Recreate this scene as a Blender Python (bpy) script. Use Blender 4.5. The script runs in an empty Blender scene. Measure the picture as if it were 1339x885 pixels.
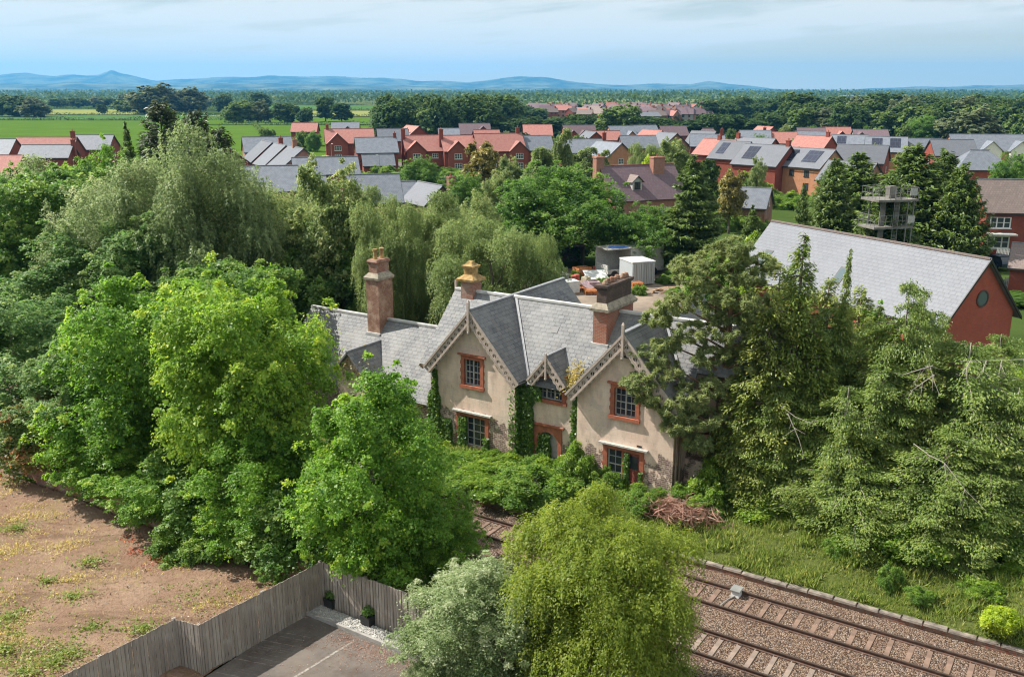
import bpy, bmesh, math, random
import numpy as np
from mathutils import Vector, Matrix
random.seed(7)
R = np.random.default_rng(11)
SC = bpy.context.scene
COL = SC.collection
PI = math.pi

# ------------------------------------------------------------------ camera survey
# metres; rail tops are z = 0, the drone hovers 19 m above them looking north (+Y) and down
HC = 19.0
FPX = 1215.0
TILT = math.atan(325 / FPX)
CT, ST = math.cos(TILT), math.sin(TILT)
TA = (-.8417, .5398)      # along the railway, to the left
TN = (.5398, .8417)       # across the railway, away from the drone
ROT = math.atan2(-.5398, .8417)


def ray(u, v):
    x = u - 669.5
    y = v - 442.5
    return (x, FPX * CT - y * ST, -(y * CT + FPX * ST))


def gp(u, v, z=0.0):
    d = ray(u, v)
    t = (z - HC) / d[2]
    return (d[0] * t, d[1] * t, z)


def up_n(u, v, n):
    """survey line u,v met at cross-railway distance n: point and metres per pixel"""
    d = ray(u, v)
    t = n / (d[0] * TN[0] + d[1] * TN[1])
    return (d[0] * t, d[1] * t, HC + d[2] * t), t


def up_y(u, v, y):
    d = ray(u, v)
    t = y / d[1]
    return (d[0] * t, d[1] * t, HC + d[2] * t), t


def AN(a, n, z=0.0):
    return (a * TA[0] + n * TN[0], a * TA[1] + n * TN[1], z)


# ------------------------------------------------------------------ mesh builder
class MB:
    def __init__(s):
        s.v = []
        s.f = []
        s.m = []

    def add(s, vs, fs, mi=0):
        o = len(s.v)
        s.v += [tuple(p) for p in vs]
        for f in fs:
            s.f.append(tuple(i + o for i in f))
            s.m.append(mi)
        return s

    def box(s, x0, x1, y0, y1, z0, z1, mi=0):
        vs = [(x0, y0, z0), (x1, y0, z0), (x1, y1, z0), (x0, y1, z0), (x0, y0, z1), (x1, y0, z1), (x1, y1, z1), (x0, y1, z1)]
        return s.add(vs, [(0, 3, 2, 1), (4, 5, 6, 7), (0, 1, 5, 4), (1, 2, 6, 5), (2, 3, 7, 6), (3, 0, 4, 7)], mi)

    def frustum(s, x0, x1, y0, y1, z0, z1, ins, mi=0):
        i = ins
        vs = [(x0, y0, z0), (x1, y0, z0), (x1, y1, z0), (x0, y1, z0), (x0 + i, y0 + i, z1), (x1 - i, y0 + i, z1), (x1 - i, y1 - i, z1), (x0 + i, y1 - i, z1)]
        return s.add(vs, [(0, 3, 2, 1), (4, 5, 6, 7), (0, 1, 5, 4), (1, 2, 6, 5), (2, 3, 7, 6), (3, 0, 4, 7)], mi)

    def prism(s, pts, axis, a0, a1, mi=0):
        """extrude a closed outline (p,q): axis 'y' -> (x,z), 'x' -> (y,z), 'z' -> (x,y)"""
        n = len(pts)

        def mk(p, a):
            if axis == 'y':
                return (p[0], a, p[1])
            if axis == 'x':
                return (a, p[0], p[1])
            return (p[0], p[1], a)
        vs = [mk(p, a0) for p in pts] + [mk(p, a1) for p in pts]
        fs = [tuple(range(n)), tuple(range(2 * n - 1, n - 1, -1))]
        for i in range(n):
            j = (i + 1) % n
            fs.append((i, i + n, j + n, j))
        return s.add(vs, fs, mi)

    def slab(s, p0, p1, p2, p3, th, mi=0):
        """a quad thickened downwards along its normal"""
        P = [Vector(p) for p in (p0, p1, p2, p3)]
        n = (P[1] - P[0]).cross(P[3] - P[0]).normalized()
        if n.z < 0:
            P = [P[0], P[3], P[2], P[1]]
            n = -n
        Q = [p - n * th for p in P]
        return s.add(P + Q, [(0, 1, 2, 3), (7, 6, 5, 4), (0, 4, 5, 1), (1, 5, 6, 2), (2, 6, 7, 3), (3, 7, 4, 0)], mi)

    def tube(s, pts, rad, k=6, mi=0, cap=True):
        P = [Vector(p) for p in pts]
        if not hasattr(rad, '__len__'):
            rad = [rad] * len(P)
        rings = []
        up = Vector((.13, .21, 1)).normalized()
        for i, p in enumerate(P):
            d = (P[min(i + 1, len(P) - 1)] - P[max(i - 1, 0)]).normalized()
            a = d.cross(up)
            if a.length < .05:
                a = d.cross(Vector((1, 0, 0)))
            a.normalize()
            b = d.cross(a)
            rings.append([p + (a * math.cos(2 * PI * j / k) + b * math.sin(2 * PI * j / k)) * rad[i] for j in range(k)])
        vs = [q for r in rings for q in r]
        fs = []
        for i in range(len(P) - 1):
            for j in range(k):
                j2 = (j + 1) % k
                fs.append((i * k + j, i * k + j2, (i + 1) * k + j2, (i + 1) * k + j))
        if cap:
            fs.append(tuple(range(k))[::-1])
            fs.append(tuple((len(P) - 1) * k + j for j in range(k)))
        return s.add(vs, fs, mi)

    def lathe(s, prof, cx, cy, k=12, mi=0):
        vs = []
        for r, z in prof:
            for j in range(k):
                vs.append((cx + r * math.cos(2 * PI * j / k), cy + r * math.sin(2 * PI * j / k), z))
        fs = []
        for i in range(len(prof) - 1):
            for j in range(k):
                j2 = (j + 1) % k
                fs.append((i * k + j, i * k + j2, (i + 1) * k + j2, (i + 1) * k + j))
        fs.append(tuple(range(k))[::-1])
        fs.append(tuple((len(prof) - 1) * k + j for j in range(k)))
        return s.add(vs, fs, mi)

    def mesh(s, name, mats, smooth=False):
        me = bpy.data.meshes.new(name)
        me.from_pydata(s.v, [], s.f)
        for m in (mats if isinstance(mats, (list, tuple)) else [mats]):
            me.materials.append(m)
        me.polygons.foreach_set('material_index', s.m)
        if smooth:
            me.polygons.foreach_set('use_smooth', [True] * len(s.f))
        # UVs in metres: u runs level along each face, v up its slope
        uv = me.uv_layers.new(name='UVMap')
        for p in me.polygons:
            n = p.normal
            if abs(n.z) < .98:
                a = Vector((-n.y, n.x, 0)).normalized()
                b = n.cross(a)
            else:
                a = Vector((1, 0, 0))
                b = Vector((0, 1, 0))
            for li in p.loop_indices:
                co = me.vertices[me.loops[li].vertex_index].co
                uv.data[li].uv = (co.dot(a), co.dot(b))
        me.update()
        return me

    def build(s, name, mats, parent=None, loc=(0, 0, 0), rotz=0, smooth=False):
        o = bpy.data.objects.new(name, s.mesh(name, mats, smooth))
        COL.objects.link(o)
        o.location = loc
        o.rotation_euler = (0, 0, rotz)
        if parent:
            o.parent = parent
        return o


def tag(o, label=None, cat=None, group=None, kind=None):
    if label:
        o['label'] = label
    if cat:
        o['category'] = cat
    if group:
        o['group'] = group
    if kind:
        o['kind'] = kind
    return o


def thing(name, label, cat, loc=(0, 0, 0), rotz=0, group=None):
    o = bpy.data.objects.new(name, None)
    o.empty_display_size = .3
    COL.objects.link(o)
    o.location = loc
    o.rotation_euler = (0, 0, rotz)
    return tag(o, label, cat, group)


def part(name, me, parent, loc=(0, 0, 0), rotz=0, scale=None):
    o = bpy.data.objects.new(name, me)
    COL.objects.link(o)
    o.parent = parent
    o.location = loc
    o.rotation_euler = (0, 0, rotz)
    if scale:
        o.scale = scale
    return o


# ------------------------------------------------------------------ materials
ALBEDO = .8


class NT:
    def __init__(s, name):
        s.mat = bpy.data.materials.new(name)
        s.mat.use_nodes = True
        s.t = s.mat.node_tree
        s.t.nodes.clear()
        s.out = s.n('ShaderNodeOutputMaterial')

    def n(s, ty, **kw):
        nd = s.t.nodes.new(ty)
        for k, v in kw.items():
            setattr(nd, k, v)
        return nd

    def l(s, a, b):
        s.t.links.new(a, b)

    def coord(s, kind='Object'):
        if kind == 'UV':
            return s.n('ShaderNodeUVMap').outputs[0]
        return s.n('ShaderNodeTexCoord').outputs[kind]

    def mapping(s, src, scale=(1, 1, 1), rot=(0, 0, 0)):
        m = s.n('ShaderNodeMapping')
        m.inputs['Scale'].default_value = scale
        m.inputs['Rotation'].default_value = rot
        s.l(src, m.inputs[0])
        return m.outputs[0]

    def noise(s, src, scale, detail=4, rough=.55, w=None):
        m = s.n('ShaderNodeTexNoise')
        m.inputs['Scale'].default_value = scale
        m.inputs['Detail'].default_value = detail
        m.inputs['Roughness'].default_value = rough
        s.l(src, m.inputs['Vector'])
        return m.outputs['Fac']

    def vor(s, src, scale, feature='F1', out='Color'):
        m = s.n('ShaderNodeTexVoronoi', feature=feature)
        m.inputs['Scale'].default_value = scale
        s.l(src, m.inputs['Vector'])
        return m.outputs[out]

    def ramp(s, src, stops):
        m = s.n('ShaderNodeValToRGB')
        e = m.color_ramp.elements
        while len(e) < len(stops):
            e.new(.5)
        for el, (p, c) in zip(e, stops):
            el.position = p
            el.color = (c, c, c, 1) if not hasattr(c, '__len__') else (*c, 1)
        s.l(src, m.inputs[0])
        return m.outputs[0]

    def mix(s, fac, a, b, blend='MIX'):
        m = s.n('ShaderNodeMix', data_type='RGBA', blend_type=blend)
        for sock, val in ((m.inputs[0], fac), (m.inputs[6], a), (m.inputs[7], b)):
            if isinstance(val, (int, float)):
                sock.default_value = val
            elif hasattr(val, '__len__'):
                sock.default_value = (*val, 1)
            else:
                s.l(val, sock)
        return m.outputs[2]

    def math(s, op, a, b=0.0):
        m = s.n('ShaderNodeMath', operation=op)
        for sock, val in ((m.inputs[0], a), (m.inputs[1], b)):
            if isinstance(val, (int, float)):
                sock.default_value = val
            else:
                s.l(val, sock)
        return m.outputs[0]

    def bump(s, h, strength=.4, dist=.02):
        b = s.n('ShaderNodeBump')
        b.inputs['Strength'].default_value = strength
        b.inputs['Distance'].default_value = dist
        s.l(h, b.inputs['Height'])
        return b.outputs[0]

    def pbr(s, col, rough=.8, normal=None, metal=0, spec=None):
        # swatches were judged a little light: bring every built surface down together
        if hasattr(col, '__len__'):
            col = tuple(x * ALBEDO for x in col)
        else:
            col = s.mix(1.0, col, (ALBEDO,) * 3, 'MULTIPLY')
        p = s.n('ShaderNodeBsdfPrincipled')
        for sock, val in ((p.inputs['Base Color'], col), (p.inputs['Roughness'], rough), (p.inputs['Metallic'], metal)):
            if isinstance(val, (int, float)):
                sock.default_value = val
            elif hasattr(val, '__len__'):
                sock.default_value = (*val, 1)
            else:
                s.l(val, sock)
        if spec is not None:
            p.inputs['Specular IOR Level'].default_value = spec
        if normal is not None:
            s.l(normal, p.inputs['Normal'])
        s.l(p.outputs[0], s.out.inputs[0])
        return s.mat

    def brick(s, src, c1, c2, mortar, w, h, msize=.02, bias=0.0):
        b = s.n('ShaderNodeTexBrick')
        b.inputs['Scale'].default_value = 1
        b.inputs['Brick Width'].default_value = w
        b.inputs['Row Height'].default_value = h
        b.inputs['Mortar Size'].default_value = msize
        b.inputs['Bias'].default_value = bias
        for k, v in (('Color1', c1), ('Color2', c2), ('Mortar', mortar)):
            b.inputs[k].default_value = (*v, 1)
        s.l(src, b.inputs['Vector'])
        return b.outputs['Color'], b.outputs['Fac']


def plain(name, col, rough=.7, var=.25, scale=3, metal=0, spec=None, bump=0):
    t = NT(name)
    co = t.coord()
    n = t.noise(co, scale, 5)
    c = t.mix(t.ramp(n, [(.3, 0.0), (.7, 1.0)]), tuple(x * (1 - var) for x in col), tuple(min(1, x * (1 + var)) for x in col))
    nb = t.bump(t.noise(co, scale * 8, 4), bump, .02) if bump else None
    return t.pbr(c, rough, nb, metal, spec)


def tiles(name, c1, c2, mortar, w, h, rough=.6, stain=None, stain_amt=.5, patch=1.2, ms=.012, spec=.3, bump=.5):
    t = NT(name)
    uv = t.coord('UV')
    c, f = t.brick(uv, c1, c2, mortar, w, h, ms)
    fine = t.noise(uv, 9, 5, .65)
    c = t.mix(t.ramp(fine, [(.3, 0.0), (.75, .5)]), c, tuple(x * .62 for x in c1))
    if stain:
        big = t.noise(uv, patch, 6, .62)
        c = t.mix(t.math('MULTIPLY', t.ramp(big, [(.42, 0.0), (.62, 1.0)]), stain_amt), c, stain)
    oi = t.n('ShaderNodeObjectInfo')
    c = t.mix(1.0, c, t.ramp(oi.outputs['Random'], [(0.0, .8), (1.0, 1.12)]), 'MULTIPLY')
    h_ = t.math('SUBTRACT', fine, f)
    return t.pbr(c, rough, t.bump(h_, bump, .015), 0, spec)


def M_slate_old():
    t = NT('weathered_slate')
    uv = t.coord('UV')
    c, f = t.brick(uv, (.147, .148, .154), (.23, .23, .228), (.065, .067, .072), .34, .23, .012)
    big = t.noise(uv, .7, 6, .65)
    c = t.mix(t.ramp(big, [(.42, 0.0), (.66, .75)]), c, (.3, .296, .28))          # lichen bloom
    st = t.noise(t.mapping(uv, (2.6, .5, 1)), 1.1, 5, .6)
    c = t.mix(t.ramp(st, [(.53, 0.0), (.72, .6)]), c, (.25, .235, .2))             # run-off streaks
    sp = t.noise(uv, 14, 4, .7)
    c = t.mix(t.ramp(sp, [(.58, 0.0), (.72, .5)]), c, (.2, .2, .2))
    return t.pbr(c, .6, t.bump(t.math('SUBTRACT', t.math('MULTIPLY', sp, .6), f), .6, .02), 0, .28)


def M_render_old():
    t = NT('stained_render')
    uv = t.coord('UV')
    ob = t.coord('Object')
    c = t.mix(t.ramp(t.noise(ob, .9, 6, .6), [(.3, 0.0), (.7, 1.0)]), (.93, .67, .52), (1.0, .8, .65))
    c = t.mix(t.ramp(t.noise(t.mapping(uv, (1.7, .6, 1)), 1.5, 6), [(.47, 0.0), (.72, .6)]), c, (.52, .38, .31))
    c = t.mix(t.ramp(t.noise(ob, 22, 4, .7), [(.5, 0.0), (.75, .25)]), c, (.45, .33, .26))
    c = t.mix(t.ramp(t.noise(ob, .55, 6, .7), [(.52, 0.0), (.64, .55)]), c, (.6, .5, .42))
    c = t.mix(t.ramp(t.noise(ob, 2.3, 7, .75), [(.6, 0.0), (.7, .6)]), c, (.45, .33, .27))
    # scored ashlar lines
    _, f = t.brick(uv, (1, 1, 1), (1, 1, 1), (0, 0, 0), .75, .34, .008)
    c = t.mix(t.math('MULTIPLY', f, .18), c, (.28, .22, .18))
    # fallen render near the ground shows rough purple-brown stone
    z = t.n('ShaderNodeSeparateXYZ')
    t.l(ob, z.inputs[0])
    low = t.ramp(t.math('MULTIPLY', z.outputs[2], .2), [(.25, 1.0), (.72, 0.0)])
    pe = t.noise(t.mapping(ob, (1, 1, .9)), 1.25, 7, .72)
    fall = t.ramp(t.math('MULTIPLY', t.math('ADD', pe, -.33), low), [(.095, 0.0), (.115, 1.0)])
    stc, sf = t.brick(uv, (.2, .12, .11), (.3, .19, .16), (.48, .38, .31), .24, .1, .016)
    stc = t.mix(t.ramp(t.noise(ob, 6, 4), [(.5, 0.0), (.66, .8)]), stc, (.6, .48, .38))
    c = t.mix(fall, c, stc)
    h = t.math('SUBTRACT', t.math('MULTIPLY', t.noise(ob, 12, 5), .5), fall)
    return t.pbr(c, .9, t.bump(h, .5, .03), 0, .2)


def M_brick(name, c1, c2, mortar=(.4, .33, .27), stain=None, amt=.5):
    t = NT(name)
    uv = t.coord('UV')
    ob = t.coord('Object')
    c, f = t.brick(uv, c1, c2, mortar, .225, .075, .012)
    c = t.mix(t.ramp(t.noise(ob, 1.1, 6, .65), [(.35, 0.0), (.7, .5)]), c, tuple(x * .55 for x in c1))
    if stain:
        c = t.mix(t.ramp(t.noise(ob, 1.7, 6, .7), [(.46, 0.0), (.62, amt)]), c, stain)
    return t.pbr(c, .85, t.bump(t.math('SUBTRACT', t.noise(ob, 20, 3), f), .5, .01), 0, .2)


def M_glass(name, col=(.015, .02, .025)):
    t = NT(name)
    return t.pbr(col, .08, None, 0, .6)


MAT = {}


def mats():
    m = MAT
    m['slate_old'] = M_slate_old()
    m['render'] = M_render_old()
    m['slate'] = tiles('blue_grey_slate', (.2, .22, .26), (.25, .27, .31), (.1, .11, .13), .3, .25, .55, (.3, .32, .36), .35)
    m['slate_light'] = tiles('pale_grey_slate', (.165, .174, .198), (.192, .202, .226), (.1, .105, .12), .5, .3, .5, (.2, .21, .235), .35, .3)
    m['slate_plum'] = tiles('plum_tile', (.2, .13, .15), (.27, .18, .19), (.1, .07, .08), .27, .28, .7, (.16, .12, .13), .5)
    m['tile_red'] = tiles('red_pantile', (.46, .18, .15), (.53, .24, .2), (.26, .1, .085), .3, .32, .75, (.5, .26, .2), .35)
    m['tile_brown'] = tiles('brown_concrete_tile', (.25, .19, .17), (.32, .25, .22), (.12, .09, .08), .33, .36, .8, (.2, .16, .14), .5)
    m['brick_red'] = M_brick('red_brick', (.4, .095, .06), (.31, .07, .05), (.24, .1, .075))
    m['brick_hall'] = M_brick('bright_red_hall_brick', (.62, .13, .08), (.5, .1, .065), (.34, .15, .11))
    m['brick_orange'] = M_brick('orange_brick', (.64, .27, .13), (.56, .22, .1), (.55, .36, .25))
    m['brick_pink'] = M_brick('pink_brick', (.46, .2, .13), (.4, .15, .1), (.45, .32, .25))
    m['brick_old'] = M_brick('sooty_old_brick', (.33, .11, .07), (.44, .17, .1), (.36, .28, .22), (.42, .33, .26), .6)
    m['brick_dark'] = M_brick('dark_sooty_brick', (.12, .075, .06), (.17, .11, .085), (.16, .13, .11), (.06, .05, .045), .7)
    m['chim_render'] = M_brick('rendered_stack', (.3, .13, .085), (.4, .2, .13), (.36, .27, .2), (.5, .34, .24), .95)
    m['lichen'] = plain('lichen_stone', (.42, .27, .1), .9, .5, 3.5, bump=.5)
    m['stone'] = plain('mossy_stone', (.36, .31, .23), .9, .4, 4, bump=.5)
    m['terracotta'] = plain('terracotta_surround', (.44, .14, .075), .8, .25, 4, bump=.2)
    m['barge'] = plain('weathered_bargeboard', (.52, .42, .35), .8, .2, 6)
    m['lead'] = plain('lead_ridge', (.25, .255, .265), .6, .25, 4)
    m['lead_light'] = plain('pale_ridge_mortar', (.55, .54, .51), .8, .25, 2)
    m['darkmetal'] = plain('dark_gutter', (.06, .055, .055), .5, .2, 4)
    m['pipe'] = plain('brown_downpipe', (.24, .17, .13), .6, .2, 4)
    m['white'] = plain('white_paint', (.78, .77, .74), .5, .08, 3)
    m['oldwhite'] = plain('flaking_white_paint', (.52, .5, .46), .7, .25, 9)
    m['glass'] = M_glass('window_glass', (.05, .06, .075))
    m['glass_sky'] = M_glass('rooflight_glass', (.12, .16, .17))
    m['board'] = plain('boarded_panel', (.6, .58, .55), .8, .15, 5)
    m['reddoor'] = plain('peeling_red_door', (.36, .1, .07), .8, .4, 6)
    m['black'] = plain('black_trim', (.025, .025, .027), .5, .2, 4)
    m['solar'] = tiles('solar_panel', (.03, .035, .06), (.035, .04, .07), (.12, .13, .16), 1.0, 1.6, .25, ms=.03, spec=.5, bump=.05)
    m['bark'] = plain('grey_brown_bark', (.16, .125, .095), .95, .4, 5, bump=.6)
    m['bark_pale'] = plain('pale_bare_bark', (.42, .37, .31), .9, .25, 6, bump=.4)
    m['bark_pine'] = plain('orange_pine_bark', (.26, .15, .09), .95, .45, 4, bump=.6)
    m['concrete'] = plain('pale_concrete', (.36, .34, .31), .85, .25, 2.5, bump=.3)
    m['galv'] = plain('galvanised_steel', (.42, .42, .4), .45, .25, 2, metal=.4)
    m['rail_top'] = plain('worn_rail_head', (.12, .09, .075), .42, .3, 3, metal=.5)
    m['rust'] = plain('rusty_steel', (.12, .065, .045), .85, .35, 5)
    m['sleeper'] = plain('stained_concrete_sleeper', (.24, .155, .112), .9, .3, 2.5, bump=.3)
    m['sleeper_pale'] = plain('pale_concrete_sleeper', (.29, .22, .175), .9, .25, 2.5, bump=.3)


def M_fence():
    t = NT('silvered_fence_boards')
    uv = t.coord('UV')
    c, f = t.brick(t.mapping(uv, (1, 1, 1), (0, 0, PI / 2)), (.34, .285, .24), (.54, .47, .4), (.07, .058, .048), 3.7, .13, .008)
    g = t.noise(t.mapping(uv, (16, .8, 1)), 2.2, 5, .65)
    c = t.mix(t.ramp(g, [(.35, 0.0), (.7, .7)]), c, (.27, .22, .185))
    g2 = t.noise(uv, 1.0, 4, .6)
    c = t.mix(t.ramp(g2, [(.5, 0.0), (.7, .5)]), c, (.6, .54, .47))
    c = t.mix(t.ramp(t.noise(t.mapping(uv, (5, .25, 1)), 1.3, 3, .6), [(.52, 0.0), (.7, .6)]), c, (.12, .1, .075))
    return t.pbr(c, .9, t.bump(t.math('SUBTRACT', g, f), .6, .015), 0, .2)


def M_lot():
    t = NT('dry_bare_earth')
    ob = t.coord()
    c = t.mix(t.ramp(t.noise(ob, .45, 7, .65), [(.35, 0.0), (.65, 1.0)]), (.31, .185, .125), (.44, .295, .205))
    c = t.mix(t.ramp(t.noise(ob, 5, 7, .8), [(.48, 0.0), (.64, .7)]), c, (.19, .12, .07))
    c = t.mix(t.ramp(t.noise(ob, 24, 3, .75), [(.6, 0.0), (.7, .8)]), c, (.52, .42, .3))
    c = t.mix(t.ramp(t.noise(ob, .32, 5, .7), [(.55, 0.0), (.68, .6)]), c, (.35, .28, .1))
    rut = t.noise(t.mapping(ob, (.25, 1.4, 1), (0, 0, .7)), 1.1, 5, .6)
    c = t.mix(t.ramp(rut, [(.54, 0.0), (.64, .55)]), c, (.17, .11, .07))
    c = t.mix(t.ramp(t.noise(ob, 1.8, 6, .75), [(.57, 0.0), (.66, .7)]), c, (.34, .29, .1))
    return t.pbr(c, .95, t.bump(t.noise(ob, 9, 7, .75), 1.0, .12), 0, .1)


def M_ballast():
    t = NT('rust_stained_ballast')
    ob = t.coord()
    st = t.vor(ob, 19)
    sep = t.n('ShaderNodeSeparateColor')
    t.l(st, sep.inputs[0])
    c = t.ramp(sep.outputs[0], [(0.0, (.12, .075, .05)), (.35, (.27, .185, .13)), (.7, (.42, .295, .21)), (1.0, (.56, .44, .34))])
    c = t.mix(t.ramp(t.noise(ob, .7, 5), [(.35, 0.0), (.7, .55)]), c, (.27, .155, .1))
    d = t.vor(ob, 19, 'F1', 'Distance')
    c = t.mix(t.ramp(d, [(.35, 0.0), (.75, .85)]), c, (.03, .02, .016))
    return t.pbr(c, .9, t.bump(t.math('SUBTRACT', 1.0, d), 1.0, .06), 0, .2)


def M_asphalt():
    t = NT('worn_asphalt')
    ob = t.coord()
    c = t.mix(t.ramp(t.noise(ob, .8, 6, .65), [(.35, 0.0), (.65, 1.0)]), (.12, .1, .088), (.2, .17, .145))
    c = t.mix(t.ramp(t.noise(ob, 40, 3, .8), [(.5, 0.0), (.7, .5)]), c, (.25, .22, .19))
    c = t.mix(t.ramp(t.noise(ob, 1.3, 7, .75), [(.5, 0.0), (.66, .75)]), c, (.1, .065, .045))
    c = t.mix(t.ramp(t.noise(ob, .5, 4, .6), [(.5, 0.0), (.56, .4)]), c, (.2, .165, .135))
    return t.pbr(c, .9, t.bump(t.noise(ob, 60, 3), .3, .01), 0, .2)


def M_ground():
    t = NT('country_ground')
    ob = t.coord()
    c = t.mix(t.ramp(t.noise(ob, .02, 6, .6), [(.35, 0.0), (.65, 1.0)]), (.055, .09, .022), (.085, .12, .035))
    c = t.mix(t.ramp(t.noise(ob, .3, 6, .7), [(.45, 0.0), (.65, .6)]), c, (.04, .065, .02))
    return t.pbr(c, 1.0, None, 0, 0.0)


def M_far_land():
    """patchwork of distant fields"""
    t = NT('far_patchwork')
    ob = t.coord()
    m = t.mapping(ob, (.0022, .0011, 1), (0, 0, .3))
    v = t.vor(m, 1)
    sep = t.n('ShaderNodeSeparateColor')
    t.l(v, sep.inputs[0])
    c = t.ramp(sep.outputs[0], [(0.0, (.035, .06, .02)), (.4, (.06, .1, .025)), (.6, (.12, .17, .04)), (.8, (.2, .2, .08)), (1.0, (.05, .09, .03))])
    d = t.vor(m, 1, 'DISTANCE_TO_EDGE', 'Distance')
    c = t.mix(t.ramp(d, [(.02, 1.0), (.05, 0.0)]), c, (.03, .05, .02))
    return t.pbr(c, 1.0, None, 0, 0.0)


def M_grass(name, a, b, streak=False):
    t = NT(name)
    ob = t.coord()
    mp = t.mapping(ob, (1, 1, 1), (0, 0, .35))
    c = t.mix(t.ramp(t.noise(mp, .06, 6, .62), [(.35, 0.0), (.65, 1.0)]), a, b)
    if streak:
        w = t.noise(t.mapping(ob, (.02, .35, 1), (0, 0, -.12)), 1.0, 3, .5)
        c = t.mix(t.ramp(w, [(.4, 0.0), (.6, .4)]), c, tuple(x * .7 for x in a))
    c = t.mix(t.ramp(t.noise(ob, 3, 5, .7), [(.45, 0.0), (.65, .4)]), c, tuple(x * .55 for x in a))
    return t.pbr(c, 1.0, None, 0, 0.0)


LEAF_GAIN = 1.6


def M_leaf(name, c1, c2, c3=None, trans=.48, rough=.46, spec=.3):
    t = NT(name)
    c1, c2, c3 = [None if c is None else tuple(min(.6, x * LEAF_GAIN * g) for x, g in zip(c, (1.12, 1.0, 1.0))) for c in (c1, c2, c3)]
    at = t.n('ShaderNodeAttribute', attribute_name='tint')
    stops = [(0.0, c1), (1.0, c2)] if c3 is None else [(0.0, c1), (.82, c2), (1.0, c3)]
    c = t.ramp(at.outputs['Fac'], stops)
    p = t.n('ShaderNodeBsdfPrincipled')
    t.l(c, p.inputs['Base Color'])
    p.inputs['Roughness'].default_value = rough
    p.inputs['Specular IOR Level'].default_value = spec
    tr = t.n('ShaderNodeBsdfTranslucent')
    hs = t.n('ShaderNodeHueSaturation')
    hs.inputs['Saturation'].default_value = 1.03
    hs.inputs['Value'].default_value = 1.7
    t.l(c, hs.inputs['Color'])
    t.l(hs.outputs[0], tr.inputs[0])
    mx = t.n('ShaderNodeMixShader')
    mx.inputs[0].default_value = trans
    t.l(p.outputs[0], mx.inputs[1])
    t.l(tr.outputs[0], mx.inputs[2])
    t.l(mx.outputs[0], t.out.inputs[0])
    return t.mat


mats()
MAT['fence'] = M_fence()
MAT['lot'] = M_lot()
MAT['ballast'] = M_ballast()
MAT['asphalt'] = M_asphalt()
MAT['ground'] = M_ground()
MAT['farland'] = M_far_land()
MAT['field'] = M_grass('bright_pasture', (.085, .16, .022), (.12, .205, .032), True)
MAT['field_pale'] = M_grass('pale_hay_field', (.24, .26, .075), (.29, .31, .1))
MAT['field_dark'] = M_grass('deep_green_field', (.07, .15, .04), (.1, .19, .05))
MAT['verge'] = M_grass('rough_verge', (.085, .11, .028), (.15, .16, .05))
MAT['yard'] = plain('dusty_yard', (.26, .2, .15), .95, .45, .35, bump=.2)
MAT['gravel'] = plain('white_gravel', (.5, .48, .44), .95, .3, 6, bump=.6)

# ------------------------------------------------------------------ camera, light, air
cam = bpy.data.cameras.new('camera')
co = bpy.data.objects.new('camera', cam)
COL.objects.link(co)
co.location = (0, 0, HC)
co.rotation_euler = (PI / 2 - TILT, 0, 0)
cam.sensor_width = 36
cam.lens = 36 * FPX / 1339
cam.clip_start = .5
cam.clip_end = 60000
SC.camera = co

SUN_EL = math.radians(48)
GRAZE = math.radians(16)
sx = TA[0] * math.cos(GRAZE) - TN[0] * math.sin(GRAZE)
sy = TA[1] * math.cos(GRAZE) - TN[1] * math.sin(GRAZE)
sl = bpy.data.lights.new('sun', 'SUN')
sl.energy = 3.55
sl.angle = math.radians(.5)
sl.color = (1, .955, .88)
so = bpy.data.objects.new('sun', sl)
COL.objects.link(so)
sd = Vector((sx * math.cos(SUN_EL), sy * math.cos(SUN_EL), math.sin(SUN_EL)))
so.rotation_euler = sd.to_track_quat('Z', 'Y').to_euler()
so.location = (-30, 10, 60)

w = bpy.data.worlds.new('World')
SC.world = w
w.use_nodes = True
wt = w.node_tree
wt.nodes.clear()
wo = wt.nodes.new('ShaderNodeOutputWorld')
bg = wt.nodes.new('ShaderNodeBackground')
sk = wt.nodes.new('ShaderNodeTexSky')
sk.sky_type = 'NISHITA'
sk.sun_disc = False
sk.sun_elevation = SUN_EL
sk.sun_rotation = math.atan2(sx, sy)
sk.air_density = 1.0
sk.dust_density = .6
sk.ozone_density = 1.6
tc = wt.nodes.new('ShaderNodeTexCoord')
sp = wt.nodes.new('ShaderNodeSeparateXYZ')
wt.links.new(tc.outputs['Generated'], sp.inputs[0])


def wm(op, a, b=0.0, c=None):
    n = wt.nodes.new('ShaderNodeMath')
    n.operation = op
    for i, v in enumerate((a, b) if c is None else (a, b, c)):
        if isinstance(v, (int, float)):
            n.inputs[i].default_value = v
        else:
            wt.links.new(v, n.inputs[i])
    return n.outputs[0]


def wnoise(vec, scale, det, rough):
    n = wt.nodes.new('ShaderNodeTexNoise')
    n.inputs['Scale'].default_value = scale
    n.inputs['Detail'].default_value = det
    n.inputs['Roughness'].default_value = rough
    wt.links.new(vec, n.inputs['Vector'])
    return n.outputs['Fac']


def wramp(src, stops):
    n = wt.nodes.new('ShaderNodeValToRGB')
    e = n.color_ramp.elements
    while len(e) < len(stops):
        e.new(.5)
    for el, (p, c_) in zip(e, stops):
        el.position = p
        el.color = (c_, c_, c_, 1)
    wt.links.new(src, n.inputs[0])
    return n.outputs[0]


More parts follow.
